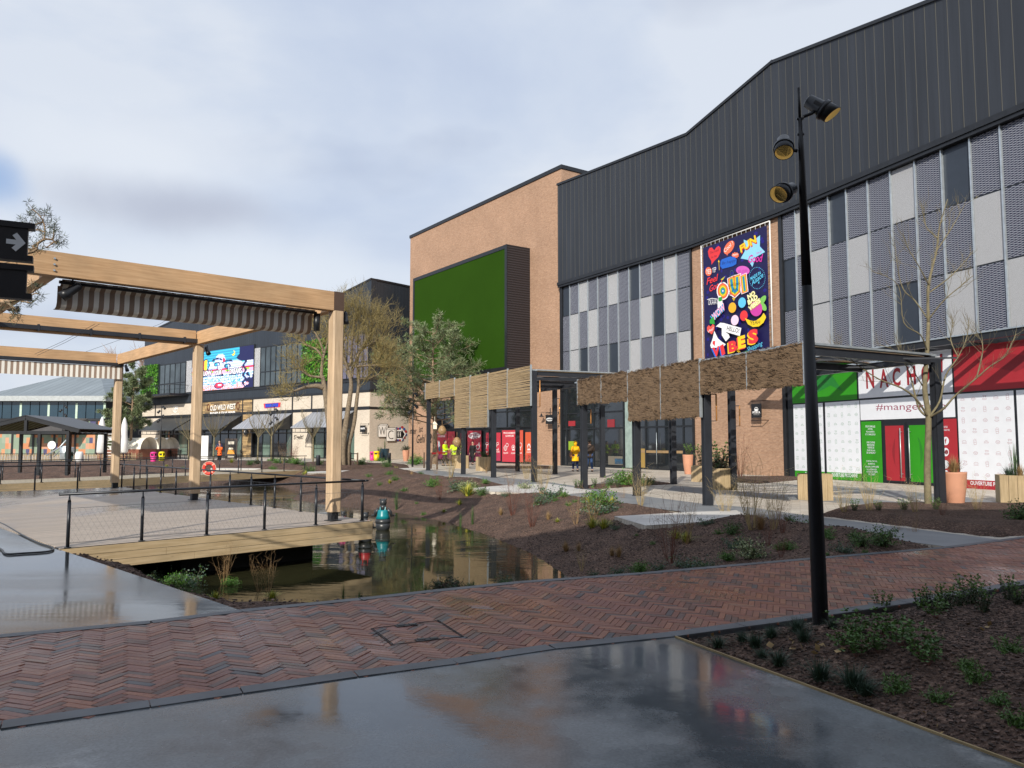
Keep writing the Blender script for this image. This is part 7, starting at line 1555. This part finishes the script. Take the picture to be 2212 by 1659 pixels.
    for sp2, el, w_ in ((sL_,eL,wL),(sR_,eR,wR)): jn += [(sp2,.095*k),(el,.068*k),(w_,.052*k)]; je += [(2,len(jn)-3),(len(jn)-3,len(jn)-2),(len(jn)-2,len(jn)-1)]
    def skirt(mb):
        R0 = [(low,.215 if long else .19,.175),(.86,.20,.165),(1.0,.185,.15),(1.1,.18,.14)]; m = 18; vs = [S(a*math.cos(2*math.pi*j/m), b*math.sin(2*math.pi*j/m), z) for z, a, b in R0 for j in range(m)]
        mb.add(vs, [(i*m+j, i*m+(j+1)%m, (i+1)*m+(j+1)%m, (i+1)*m+j) for i in range(3) for j in range(m)], 0, True)
    skin_mesh(jn, je, 'coat' if long else 'jacket', mj, p_, loc, rz, skirt)
    if band:
        def bands(mb):
            for z in (1.0, 1.14): m = 18; mb.add([S(.212*math.cos(2*math.pi*j/m), .178*math.sin(2*math.pi*j/m), zz) for zz in (z-.022, z+.022) for j in range(m)], [(j, (j+1)%m, m+(j+1)%m, m+j) for j in range(m)], 0, True)
        simple('reflective_band', bands, mat('reflective_tape', (.45,.47,.42), .4, .3, var=.05))
    tn = [(S(0,0,.96),(.15*k,.12*k)),(hipL,.105*k),(kL,.078*k),(aL+S(0,0,.03),.06*k),(hipR,.105*k),(kR,.078*k),(aR+S(0,0,.03),.06*k)]
    skin_mesh(tn, [(0,1),(1,2),(2,3),(0,4),(4,5),(5,6)], 'trousers', mat('cloth_'+trousers.lstrip('#'), lin(trousers), .85, var=.15, scale=6), p_, loc, rz)
    for an in (aL, aR):
        def shoe(mb, an=an): ball(mb, an+S(0,.06,-.045), (.05*k,.14*k,.05*k), 10, 6); mb.box(an+S(0,.06,-.08), (.09*k,.26*k,.02*k))
        simple('shoe', shoe, mat('shoe_leather', (.03,.022,.018), .5))
    if hood:
        def hd(mb): ball(mb, S(0,-.02,1.67), (.11*k,.12*k,.145*k), 14, 10); ball(mb, S(0,-.06,1.5), (.12*k,.09*k,.08*k), 12, 6)
        simple('hood', hd, mj)
    else:
        def hr(mb): ball(mb, S(0,-.012,1.685), (.086*k,.10*k,.105*k), 12, 8)
        simple('hair', hr, mat('hair_'+hair.lstrip('#'), lin(hair), .7))
    return p_, k, R
yb_, k_, R_m = person(G(1243,1018.5), .15, 'person in a hooded yellow coat with a tan shoulder bag walking towards the glass doors', 1.66, '#f2b705', '#1e2b52', .14, 'front', True, long=True, woman=True)
mb = MB(); ball(mb, (0,0,0), (.09,.06,.15), 12, 8); mb.tube([(0,0,.1),(.1,.02,.35),(.2,.02,.52)], .012, 5); mb.v = [R_m @ (v+Vector((-.27,-.08,.93))) + Vector(yb_.location) for v in mb.v]
tag(mb.build('shoulder_bag', mat('tan_leather', (.35,.14,.06), .5), origin=yb_.location), 'tan leather bag hanging at the hip of the yellow coat wearer', 'bag')
person(G(1274,1019.5), .1, 'person in a brown jacket and blue jeans mostly hidden behind a canopy post', 1.75, '#3a2f28', '#2c456e', .16, 'front', hair='#3a332c')
person(G(961,1006.5), -1.9, 'leftmost person in a yellow hi-vis jacket beside the pine trunk', 1.74, '#c8f000', '#2c241e', .12, 'front', band=True)
person(G(980,1006), 2.6, 'middle person in a yellow hi-vis jacket partly behind a canopy post', 1.7, '#c8f000', '#57411f', .05, 'front', band=True)
person(G(1000,1004.5), 2.0, 'right-hand person in a yellow hi-vis jacket and grey trousers', 1.72, '#c8f000', '#3b4150', .06, 'down', band=True)
person(G(1021,1004), 2.75, 'person in a long black coat striding past the red posters', 1.66, '#0c0b0e', '#15161c', .2, 'down', long=True)
po3 = AtY(474, 1004, 60); person(po3, math.pi-.3, 'person in an orange vest holding up a camera beyond the boardwalk railing', 1.58, '#ff6a22', '#15151a', .03, 'photo', hair='#7a2323')
person((onY(476, 73)), math.pi, 'person in a dark blue jacket standing behind the orange-vested photographer', 1.75, '#1a2550', '#10131c', .03, 'front')
# ------------------------------------------------------------------ swimmer statues in the pond
m_st = mat('dark_statue', (.03,.034,.038), .35, var=.15)
def statue(u, vb, Yd, suit, label, k=1.0, rz=0):
    b = AtY(u, vb, Yd); b.z = -.80; r = empty('swimmer_statue', b, label, 'statue', 'swimmer statues in the pond'); mb = MB(); S = lambda x, y, z: b+Matrix.Rotation(rz,3,'Z') @ (Vector((x,y,z))*k)
    mb.lathe(b, [(.10*k,0),(.17*k,.02*k),(.225*k,.12*k),(.235*k,.28*k)], 18); 
    ball(mb, S(0,0,.92), (.115*k,.12*k,.12*k)); ball(mb, S(0,.13,.87), (.085*k,.08*k,.07*k)); 
    for s in (-1,1): ball(mb, S(s*.09,-.02,1.02), (.03*k,.02*k,.035*k), 8, 6)
    mb.tube([S(0,0,.70), S(0,0,.86)], [.11*k,.085*k], 12)
    for s in (-1,1): mb.tube([S(s*.13,0,.72), S(s*.24,.02,.60), S(s*.27,.06,.50), S(s*.34,.12,.50)], [.065*k,.06*k,.045*k,.03*k], 10); ball(mb, S(s*.36,.13,.50), (.04*k,.04*k,.03*k), 8, 6)
    mb.build('body', m_st, r)
    mb = MB(); mb.lathe(b+Vector((0,0,.27*k)), [(.236*k,0),(.245*k,.05*k),(.225*k,.14*k)], 18, 1); mb.lathe(b+Vector((0,0,.41*k)), [(.232*k,0),(.19*k,.10*k),(.172*k,.22*k),(.155*k,.28*k)], 18)
    for s in (-1,1):
        for y in (-.09, .09): mb.bar(S(s*.075,y,.66), S(s*.08,y*.5,.78), .035*k, .03*k)
    mb.build('swimsuit', [mat('suit_'+suit.lstrip('#'), lin(suit), .35, var=.06), m_st], r); return r
statue(827, 1135, 21.7, '#0f7f88', 'plump swimmer statue in a turquoise bathing suit standing in the pond', .86)
statue(789, 1128, 19.2, '#b3202c', 'swimmer statue in a red bathing suit half hidden behind the deck corner post', .72, .4)
statue(741, 1112, 21.5, '#d0487e', 'swimmer statue in a pink bathing suit seen behind the near pergola post', .55, .3)
# ------------------------------------------------------------------ street furniture
def bin_(p, col, label, h=.78, r0_=.2):
    p = Vector(p); r = empty('litter_bin', p, label, 'bin', 'bright litter bins'); m = mat('bin_'+col.lstrip('#'), lin(col), .45, var=.06); mb = MB()
    mb.lathe(p, [(r0_*.8,0),(r0_*.88,.03),(r0_,h*.65)], 18); mb.lathe(p+Vector((0,0,h*.82)), [(r0_*1.02,0),(r0_*1.04,h*.1),(r0_*.9,h*.16),(r0_*.3,h*.19)], 18)
    for a in (.5, 2.2, 3.9, 5.4): mb.bar(p+Vector((math.cos(a)*r0_*.95,math.sin(a)*r0_*.95,h*.6)), p+Vector((math.cos(a)*r0_*.95,math.sin(a)*r0_*.95,h*.85)), .06, .05)
    mb.build('shell', m, r); mb = MB(); mb.lathe(p+Vector((0,0,h*.6)), [(r0_*.8,0),(r0_*.8,h*.25)], 14); mb.build('liner', m_black, r)
bin_(AtY(331,1000,56), '#d8328a', 'pink litter bin beyond the boardwalk, left of the yellow bin'); bin_(AtY(349,999,57), '#e8d800', 'yellow litter bin beyond the boardwalk, right of the pink bin')
bin_(onY(805,70), '#d8328a', 'pink litter bin at the foot of the cream side wall', .8); bin_(onY(814.5,69.5), '#e8c400', 'yellow litter bin at the foot of the cream side wall', .85, .26); bin_(AtY(148,1003,58), '#123f38', 'dark green litter bin behind the far railings', .95, .26)
def bollard(p, label, m=None, r0_=.09, h=.85, nm='bollard', grp='bollards and short posts'):
    p = Vector(p); mb = MB(); mb.lathe(p, [(r0_,0),(r0_,h-.05),(r0_*.95,h-.02),(r0_*.6,h)], 14); tag(mb.build(nm, m or m_dark, origin=p), label, nm.replace('_', ' '), grp)
bollard(G(687,1013), 'short dark bollard standing left of the near pergola post', r0_=.13); bollard(G(841,1003), 'short dark bollard by the yellow shrub near the cream side wall', r0_=.12)
m_stk = mat('brown_stake', (.14,.09,.06), .85)
for (u, v, t) in ((747,1012,'between the two willow trunks'),(757,1012,'just right of the willow trunks'),(772,1013,'right of the willows with blue strap'),(715,1013,'just left of the near pergola post'),(916,1011,'left of the pine trunk'),(931,1013,'in front of the pine trunk'),(944,1014,'right of the pine trunk')): bollard(G(u, v), 'slim brown wooden tree stake '+t, m_stk, .05, 1.0, 'tree_stake', 'wooden tree stakes')
mb = MB(); a, b = G(931,1013), G(962,1011); mb.bar(a+Vector((0,0,.95)), b+Vector((0,0,.95)), .015, .12); tag(mb.build('barrier_tape', flat('#d8343c'), origin=a), 'red tape strung low between stakes beside the pine trunk', 'tape')
mb = MB(); a, b = G(747,1012), G(772,1013); mb.bar(a+Vector((0,0,.93)), b+Vector((0,0,.93)), .012, .05); tag(mb.build('tree_strap', m_black, origin=a), 'dark strap tied between stakes round the willow trunks', 'strap')
# planters
def woodbox(p, w_, h, label, rz=.4, taper=0, plant_k=None, ps=1.0):
    p = Vector((p[0], p[1], .0)); r = empty('wooden_planter', p, label, 'planter', 'pale wooden planters'); mb = MB(); n = 6
    pts = [(p.x+w_/2*1.1*math.cos(rz+i*math.pi/3), p.y+w_/2*1.1*math.sin(rz+i*math.pi/3)) for i in range(6)]
    for i in range(6):
        a, b = Vector((*pts[i],0)), Vector((*pts[(i+1)%6],0)); k = 3
        for j in range(k): q0, q1 = a.lerp(b, j/k+.01), a.lerp(b, (j+1)/k-.01); nn = Vector(((b-a).y, -(b-a).x, 0)).normalized(); mb.hexa([q0, q1, q1-nn*.03, q0-nn*.03]+[Vector((v_.x,v_.y,h)) for v_ in (q0, q1, q1-nn*.03, q0-nn*.03)])
    mb.build('boards', m_plw, r); mb = MB(); mb.prism([(p.x+(x-p.x)*.93, p.y+(y-p.y)*.93) for x, y in pts], .05, h-.06); mb.build('soil', m_joint, r)
    return p+Vector((0,0,h-.06))
def pot(p, h, rt, label, col=(.55,.27,.17)):
    p = Vector((p[0], p[1], 0)); mb = MB(); mb.lathe(p, [(rt*.62,0),(rt*.66,.02),(rt*.9,h*.55),(rt,h-.04),(rt*1.02,h),(rt*.9,h),(rt*.88,h-.08)], 24); r = empty('terracotta_pot', p, label, 'pot', 'tall terracotta pots'); mb.build('vessel', mat('terracotta' if col[0] > .3 else 'glazed_pot_%d' % int(col[2]*100), col, .7 if col[0] > .3 else .25, var=.1), r)
    mb = MB(); mb.lathe(p+Vector((0,0,h-.09)), [(rt*.88,0),(rt*.1,.02)], 16); mb.build('soil', m_joint, r); return p+Vector((0,0,h-.06))
def topplant(p, kind, s, label):
    nm, desc, cat = NAMES[kind]
    if kind not in protos: mb, mats = proto(kind); protos[kind] = mb.build(nm, mats); o = protos[kind]
    else: o = protos[kind].copy(); COL.objects.link(o)
    o.location = p; o.scale = (s,)*3; o.rotation_euler = (0,0,rP.uniform(0,6)); tag(o, label, cat, 'planted pots and planters')
t_ = woodbox(G(1556,1057), .9, .74, 'pale hexagonal wooden planter beside the big inner canopy post', .3); topplant(t_, 'darkshrub', 1.25, 'round dark shrub spilling from the planter beside the inner canopy post'); topplant(t_+Vector((.1,.1,0)), 'box', 1.9, 'tall upright shrub rising behind the dark shrub in the inner-post planter')
t_ = woodbox(G(1518,1040), .9, .66, 'low wooden planter behind the big outer canopy post', .1); topplant(t_, 'box', 1.9, 'upright shrub in the low planter behind the outer canopy post')
t_ = woodbox(G(1553,1038), .95, .85, 'wooden planter farther back against the pitaya brick wall', .6)
t_ = woodbox(G(1761,1079.5), .98, .74, 'pale wooden planter right behind the lamp post', .2); topplant(t_, 'limeshrub', .5, 'small green plant in the planter behind the lamp post')
t_ = woodbox(G(2207,1087), 1.15, .76, 'wide pale wooden planter cut by the right edge of the photo', .15); topplant(t_, 'greygrass', 1.0, 'grass clump in the wide planter at the right edge'); topplant(t_+Vector((-.05,.15,0)), 'reed', 1.3, 'tall bluish upright plant in the wide planter at the right edge'); topplant(t_+Vector((-.3,0,0)), 'fescue', 1.6, 'fine green tuft in the wide planter at the right edge')
t_ = woodbox(G(1048,1017), 1.0, .8, 'weathered wooden planter behind the reed canopy posts', .0); topplant(t_, 'shrub', 1.0, 'leafy shrub in the weathered planter behind the reed canopy')
t_ = woodbox(G(998,1011.5), .9, .8, 'short wooden planter beside the hi-vis people', .5)
t_ = pot(G(2064,1098), .90, .285, 'tall terracotta pot with brown grass beside the right canopy post'); topplant(t_, 'greygrass', 1.3, 'bushy brown drooping grass in the tall terracotta pot'); topplant(t_, 'greygrass', 1.15, 'second brown grass clump filling the tall terracotta pot')
t_ = pot(G(1486.5,1024.5), 1.0, .27, 'tall terracotta pot with rosemary by the glass door'); topplant(t_, 'box', 1.2, 'upright rosemary in the terracotta pot by the glass door')
t_ = pot(onY(877.5,67.5), .95, .3, 'terracotta pot with mop-headed grass near the painted brick wall'); topplant(t_, 'darkshrub', 1.3, 'rounded dark plant in the terracotta pot near the painted wall')
t_ = pot(onY(832,72), 1.05, .42, 'large dark blue glazed pot against the cream side wall', (.015,.04,.06)); topplant(t_, 'reed', 1.3, 'spiky plant in the dark blue glazed pot')
t_ = pot(onY(821,71), .7, .26, 'small dark green glazed pot left of the blue pot', (.02,.07,.06)); topplant(t_, 'box', 1.1, 'upright plant in the small green glazed pot')
# covered wagons
m_canvas = mat('cream_canvas', (.82,.78,.68), .85, var=.05); m_wag = wood_mat('red_brown_board', (.16,.05,.03), (.26,.10,.06))
wg = []
for i, (u, Y) in enumerate(((296,72), (322,75), (345,78))):
    base = onY(u, Y, -.1); r = empty('covered_wagon', base, ['nearest cream canvas covered wagon booth, longest and leftmost','middle cream canvas covered wagon booth','cream canvas covered wagon booth at the right end of the three'][i], 'wagon booth', 'covered wagon booths')
    ax = Vector((-.86,.35,0)).normalized(); sx_ = Vector((-.35,-.86,0)).normalized()*-1; L = 5.2 if i == 0 else 2.4; hw = 1.0
    f0 = base+Vector((1.1,0,0)); P = lambda l, s, z: f0+ax*l+sx_*s+Vector((0,0,z)); mb = MB(); n = 14; vs = []
    for l, fl in ((-.25,1.06),(0,1.0),(L*.5,.97),(L,1.0)):
        for j in range(n+1): a = math.pi*j/n; vs.append(P(l, hw*fl*math.cos(a), 1.1+1.05*fl*math.sin(a)))
    mb.add(vs, [(i2*(n+1)+j, i2*(n+1)+j+1, (i2+1)*(n+1)+j+1, (i2+1)*(n+1)+j) for i2 in range(3) for j in range(n)], 0, True); mb.add([P(L*.15, hw*math.cos(math.pi*j/n), 1.1+1.05*math.sin(math.pi*j/n)) for j in range(n+1)], [tuple(range(n+1))]); mb.build('canopy', m_canvas, r)
    mb = MB(); mb.hexa([P(0,-hw,0), P(0,hw,0), P(L,hw,0), P(L,-hw,0), P(0,-hw,1.1), P(0,hw,1.1), P(L,hw,1.1), P(L,-hw,1.1)]); mb.build('wagon_body', m_wag, r)
# cafe furniture
m_cafe = mat('dark_cafe_metal', (.03,.028,.028), .5, .2)
def chair_p(p, rz, label):
    p = Vector(p); r = empty('cafe_chair', p, label, 'chair', 'dark cafe chairs on the terrace', rz); R = lambda x, y, z: p+Vector((x,y,z))
    mb = MB(); mb.box(R(0,0,.45), (.42,.42,.03)); mb.build('seat', m_cafe, r); mb = MB()
    for i in range(5): mb.bar(R(-.18+.09*i,-.2,.5), R(-.18+.09*i,-.23,.85), .02, .02)
    mb.bar(R(-.21,-.23,.86), R(.21,-.23,.86), .03, .04); mb.build('backrest', m_cafe, r)
    for x in (-.18,.18):
        for y in (-.18,.18): mb = MB(); mb.bar(R(x,y,0), R(x,y,.44), .03, .03); mb.build('leg', m_cafe, r)
    return r
def table_p(p, label):
    p = Vector(p); r = empty('cafe_table', p, label, 'table', 'dark cafe tables on the terrace'); mb = MB(); mb.box(p+Vector((0,0,.74)), (.75,.75,.03)); mb.build('table_top', m_cafe, r); mb = MB(); mb.tube([p, p+Vector((0,0,.73))], .03, 8); mb.lathe(p, [(.25,0),(.25,.02)], 12); mb.build('leg', m_cafe, r); return r
c0 = t0_ = None; rC = random.Random(6)
for i, u in enumerate((372,392,412,436,500,524)):
    Y = 77+rC.uniform(-1.5,1.5); c = onY(u, Y)
    w_ = ['leftmost on the terrace beside the wagons','second from the left on the terrace','just left of the middle pergola post','just right of the middle pergola post','beside the sandwich board','at the plank column'][i]
    if t0_ is None: t0_ = table_p(c, 'dark cafe table '+w_)
    else: copy_tree(t0_, loc=c, label='dark cafe table '+w_)
    for j, (dx, dy, rz) in enumerate(((-.75,0,math.pi/2*3),(.75,0,math.pi/2))):
        lb_ = f"dark chair {'left' if j == 0 else 'right'} of the cafe table {w_}"
        if c0 is None: c0 = chair_p(Vector((0,0,0)), 0, lb_); c0.location = c+Vector((dx,dy,0)); c0.rotation_euler = (0,0,rz)
        else: copy_tree(c0, loc=c+Vector((dx,dy,0)), rz=rz, label=lb_)
# sandwich board, banner stand
sb_ = onY(502, 69); r = empty('sandwich_board', sb_, 'dark framed sandwich board with orange menu picture beside the shop door', 'sign'); mb = MB(); W_s = Wall((sb_.x-.55, sb_.y), (sb_.x+.5, sb_.y)); mb.wbox(W_s, 0, 1.05, .1, 1.95, -.05, .02); mb.build('board', mat('dark_wood_frame', (.04,.025,.02), .6), r)
A = Art(W_s, lambda x, y: (x, y), .03, .003); A.sz([(.08,.25),(.97,.25),(.97,1.85),(.08,1.85)], '#211c1b'); A.sz([(.2,.6),(.85,.6),(.8,.95),(.28,.95)], '#d89030'); A.sz([(.3,1.0),(.75,1.0),(.7,1.15),(.35,1.15)], '#e8dcc0'); A.sz([(.25,1.45),(.8,1.45),(.8,1.7),(.25,1.7)], '#cfc8b8'); A.sz([(.25,.32),(.8,.32),(.8,.45),(.25,.45)], '#e0d8c8'); A.build('menu', r)
s2_ = onY(443, 69); mb = MB(); mb.box(s2_+Vector((0,0,1.15)), (.72,.06,2.1)); mb.box(s2_+Vector((0,0,.05)), (.8,.5,.08)); tag(mb.build('banner_stand', m_white, origin=s2_), 'plain white upright display stand outside the plank-fronted shop', 'display stand')
# lifebuoy
lbp = Vector(bw[3]+(0,)).lerp(Vector(bw[4]+(0,)), .20) if len(bw) > 4 else G(452,1024); lbp = AtY(452, 1012, 38.4)
r = empty('lifebuoy', lbp, 'orange-red ring lifebuoy with pale bands hanging on the boardwalk railing', 'lifebuoy'); mb = MB(); R0, r0_ = .255, .075; n, k = 28, 10
vs = []; 
for i in range(n):
    a = 2*math.pi*i/n
    for j in range(k): b2 = 2*math.pi*j/k; rr = R0+r0_*math.cos(b2); vs.append(lbp+Vector((rr*math.cos(a), r0_*.7*math.sin(b2), rr*math.sin(a))))
fs = [(i*k+j, ((i+1)%n)*k+j, ((i+1)%n)*k+(j+1)%k, i*k+(j+1)%k) for i in range(n) for j in range(k)]
mb.v = vs; mb.f = [list(f) for f in fs]; mb.m = [1 if (f_//k) % 7 == 3 else 0 for f_ in range(len(fs))]; mb.sm = [True]*len(fs); mb.build('ring', [flat('#d8392a'), flat('#e8a08a')], r)
mb = MB(); mb.tube([lbp+Vector(((R0+.09)*math.cos(2*math.pi*i/16), -.03, (R0+.09)*math.sin(2*math.pi*i/16))) for i in range(17)], .012, 5, cap=False); mb.build('rope', flat('#e6c9b4'), r)
# hose on the wet slab
mb = MB(); hp = [G(*c7(x, y), .012) for x, y in ((-60,205),(20,232),(120,290),(230,345),(300,368),(328,380),(322,395),(260,405),(150,412),(60,418),(28,412),(15,395),(0,385),(-60,350))]
Q = []
for i in range(len(hp)-1):
    a = hp[max(0,i-1)]; b = hp[i]; c = hp[i+1]; d = hp[min(len(hp)-1,i+2)]
    for k in range(5): t = k/5; Q.append(.5*((2*b)+(c-a)*t+(2*a-5*b+4*c-d)*t*t+(3*b-a-3*c+d)*t**3))
mb.tube(Q, .014, 8); tag(mb.build('hose', m_black, origin=hp[4]), 'black rubber hose lying in a loop on the wet concrete by the deck', 'hose')
# access cover outline in the brick path
mb = MB(); m_ed = mat('cover_frame', (.02,.018,.018), .6)
q4 = [G(*c8(x, y), .004) for x, y in ((275,1115),(760,1055),(942,1172),(425,1230))]
for a, b in zip(q4, q4[1:]+q4[:1]): mb.bar(a, b, .006, .004)
q5 = [p_.lerp(sum(q4, Vector())/4, .045) for p_ in q4]
for a, b in ((q5[1], q5[2]), (q5[3], q5[0])): mb.bar(a, b, .004, .004)
r = empty('access_cover', q4[0], 'square access cover with dark metal outline set into the herringbone bricks', 'cover'); mb.build('frame', m_ed, r)
for x, y in ((530,1090), (680,1192)):
    c = G(*c8(x, y), .005); mb = MB(); mb.box(c, (.2,.08,.004), .45); mb.build('lifting_plate', m_ed, r); mb = MB(); mb.box(c+Vector((-.05,0,.004)), (.06,.05,.004), .45); mb.box(c+Vector((.05,.03,.004)), (.06,.05,.004), .45); mb.build('slot', m_black, r)
# black gabled stall on the boardwalk
Ys = 39.0; sx0, sx1 = (-12-CU)/F*Ys, (165-CU)/F*Ys; r = empty('market_stall', (sx1, Ys, 0), 'black gabled steel stall frame with striped cloth ceiling on the far boardwalk', 'stall'); cxs = (58-CU)/F*Ys; xl = 2*cxs-sx1
for x, y in ((xl,Ys),(sx1-.35,Ys),((128-CU)/F*Ys-.1,Ys+1.2),(xl,Ys+3.6),(sx1-.35,Ys+3.6),(cxs+.7,Ys)):
    mb = MB(); mb.bar((x,y,0), (x,y,2.15), .14, .14); mb.build('post', m_black, r)
for y in (Ys, Ys+3.6):
    mb = MB(); mb.bar((xl-.4,y,2.15), (cxs,y,2.86), .16, .2); mb.bar((cxs,y,2.86), (sx1+.2,y,2.2), .16, .2); mb.bar((xl,y,2.12), (sx1-.3,y,2.12), .12, .16); mb.bar((cxs,y,2.1), (cxs,y,2.8), .14, .14); mb.build('gable_frame', m_black, r)
for x0_, z0_, x1_, z1_ in ((xl-.4,2.25,cxs,2.94),(cxs,2.94,sx1+.25,2.26)):
    mb = MB(); mb.ut = Vector((0,1,0)); mb.hexa([(x0_,Ys-.1,z0_),(x1_,Ys-.1,z1_),(x1_,Ys+3.8,z1_),(x0_,Ys+3.8,z0_),(x0_,Ys-.1,z0_+.05),(x1_,Ys-.1,z1_+.05),(x1_,Ys+3.8,z1_+.05),(x0_,Ys+3.8,z0_+.05)]); mb.build('roof', m_black, r)
    mb = MB(); mb.ut = Vector((1,.3,0)); mb.poly([(x0_+.1,Ys+.1,z0_-.12),(x1_,Ys+.1,z1_-.16),(x1_,Ys+3.5,z1_-.16),(x0_+.1,Ys+3.5,z0_-.12)]); mb.build('cloth_ceiling', m_stripe, r)
# picket fence, parasols, white things, drum
mb = MB(); rr = random.Random(1); u = -20
while u < 312:
    p = onY(u, 66, 0); mb.bar(p, p+Vector((rr.uniform(-.05,.05),0,rr.uniform(.62,.8))), .06, .03); u += 3.3
for z in (.2,.5): mb.bar(onY(-20,66.04,z), onY(312,66.04,z), .04, .04)
tag(mb.build('picket_fence', m_plw, origin=onY(100,66)), 'low pale picket fence of split stakes in front of the patchwork pavilion', 'fence')
for u, Y, lab in ((221.5,62,'closed white wrapped parasol left of the farthest pergola post'), (270,64,'closed white wrapped parasol just right of the farthest pergola post')):
    p = onY(u, Y); r = empty('closed_parasol', p, lab, 'parasol', 'closed white parasols'); mb = MB(); mb.lathe(p+Vector((0,0,.75)), [(.2,0),(.34,.1),(.3,.9),(.24,1.6),(.22,2.3),(.1,2.75),(.03,2.9)], 14); mb.build('wrapped_canopy', m_white, r); mb = MB(); mb.tube([p, p+Vector((0,0,.8))], .04, 6); mb.lathe(p, [(.4,0),(.38,.12)], 12); mb.build('pole', m_dark, r)
p = onY(206, 64); r = empty('white_ladder_rack', p, 'white ladder-like rack standing right of the left parasol', 'rack'); mb = MB()
for x in (.35,1.2): mb.bar(p+Vector((x+.3,.3,0)), p+Vector((x+.3,.3,3.0)), .05, .05)
for i in range(11): mb.bar(p+Vector((.65,.3,.3+.25*i)), p+Vector((1.5,.3,.3+.25*i)), .06, .04)
mb.build('rungs', m_white, r)
p = onY(115, 63); r = empty('round_sign', p, 'white round blank sign disc on a pole in front of the pavilion', 'sign'); mb = MB(); mb.tube([p+Vector((0,-.03,1.4)), p+Vector((0,.03,1.4))], .33, 18); mb.build('disc', m_white, r); mb = MB(); mb.tube([p, p+Vector((0,0,1.2))], .03, 6); mb.build('pole', m_dark, r)
p = onY(148, 62); r = empty('play_drum', p, 'galvanised drum with sloping white pipes in front of the pavilion', 'play equipment'); mb = MB(); mb.lathe(p+Vector((0,0,.3)), [(.45,0),(.5,.05),(.5,.9),(.46,.95)], 16); mb.build('drum', m_galv, r); mb = MB(); mb.tube([p+Vector((-1.6,0,.6)), p+Vector((-.6,0,1.2)), p+Vector((0,0,1.9))], .06, 8); mb.tube([p+Vector((-1.0,0,.5)), p+Vector((-.3,0,1.3)), p+Vector((.3,0,1.3))], .05, 8); mb.build('pipes', m_galv, r)
p = onY(175, 55); mb = MB(); mb.lathe(p, [(.2,.1),(.26,.25),(.26,.8),(.2,.98)], 14); 
tag(mb.build('white_canister', m_white, origin=p), 'white rounded canister behind the far railings beside the green bin', 'canister')
# slim multi-spot lamp posts in the distance
def slim_lamp(p, H, label):
    p = Vector(p); r = empty('lamp_post', p, label, 'lamp post', 'distant slim spotlight masts'); mb = MB(); mb.tube([p, p+Vector((0,0,H))], [.07,.03], 8); mb.build('pole', m_black, r)
    for i, (s, z) in enumerate(((1,.93),(-1,.86),(1,.78),(-1,.70))):
        c = p+Vector((.22*s,0,H*z)); mb = MB(); mb.tube([c-Vector((.1*s,0,-.1)), c+Vector((.1*s,-.05,-.14))], [.07,.11], 8); mb.tube([p+Vector((0,0,H*z)), c], .02, 5); mb.build('spotlight', m_black, r)
slim_lamp(onY(349, 68), 5.0, 'slim black spotlight mast before the leftmost arcade shop'); slim_lamp(onY(589+3, 64), 4.6, 'slim black spotlight mast before the pale awning'); slim_lamp(G(891,1008.5), 5.2, 'slim black spotlight mast in front of the painted brick wall')
slim_lamp(onY(137, 70), 5.2, 'slim black spotlight mast before the glass pavilion')
# bird houses in the pine
for u, v, lab in ((939,922,'small cream bird house hanging on the reed canopy end post'), (955,930,'woven round bird nest box in the pine'), (987,955,'woven oval nest basket hanging right of the pine trunk')):
    c = AtY(u, 830+(v-830), 46.0); mb = MB(); w0 = .14
    if 'cream' in lab: mb.box(c, (.26,.2,.26)); mb.hexa([c+Vector(q_) for q_ in ((-.18,-.14,.13),(.18,-.14,.13),(.18,.14,.13),(-.18,.14,.13),(-.02,-.14,.32),(.02,-.14,.32),(.02,.14,.32),(-.02,.14,.32))]); mm = flat('#e6e0cc')
    else: mb.lathe(c+Vector((0,0,-.28)), [(.1,0),(.24,.14),(.26,.3),(.16,.5),(.05,.58)], 12); mm = L_dry
    mb.tube([c+Vector((0,0,.25)), c+Vector((0,0,.6))], .012, 4); tag(mb.build('bird_house', mm, origin=c), lab, 'bird house', 'bird houses near the pine')
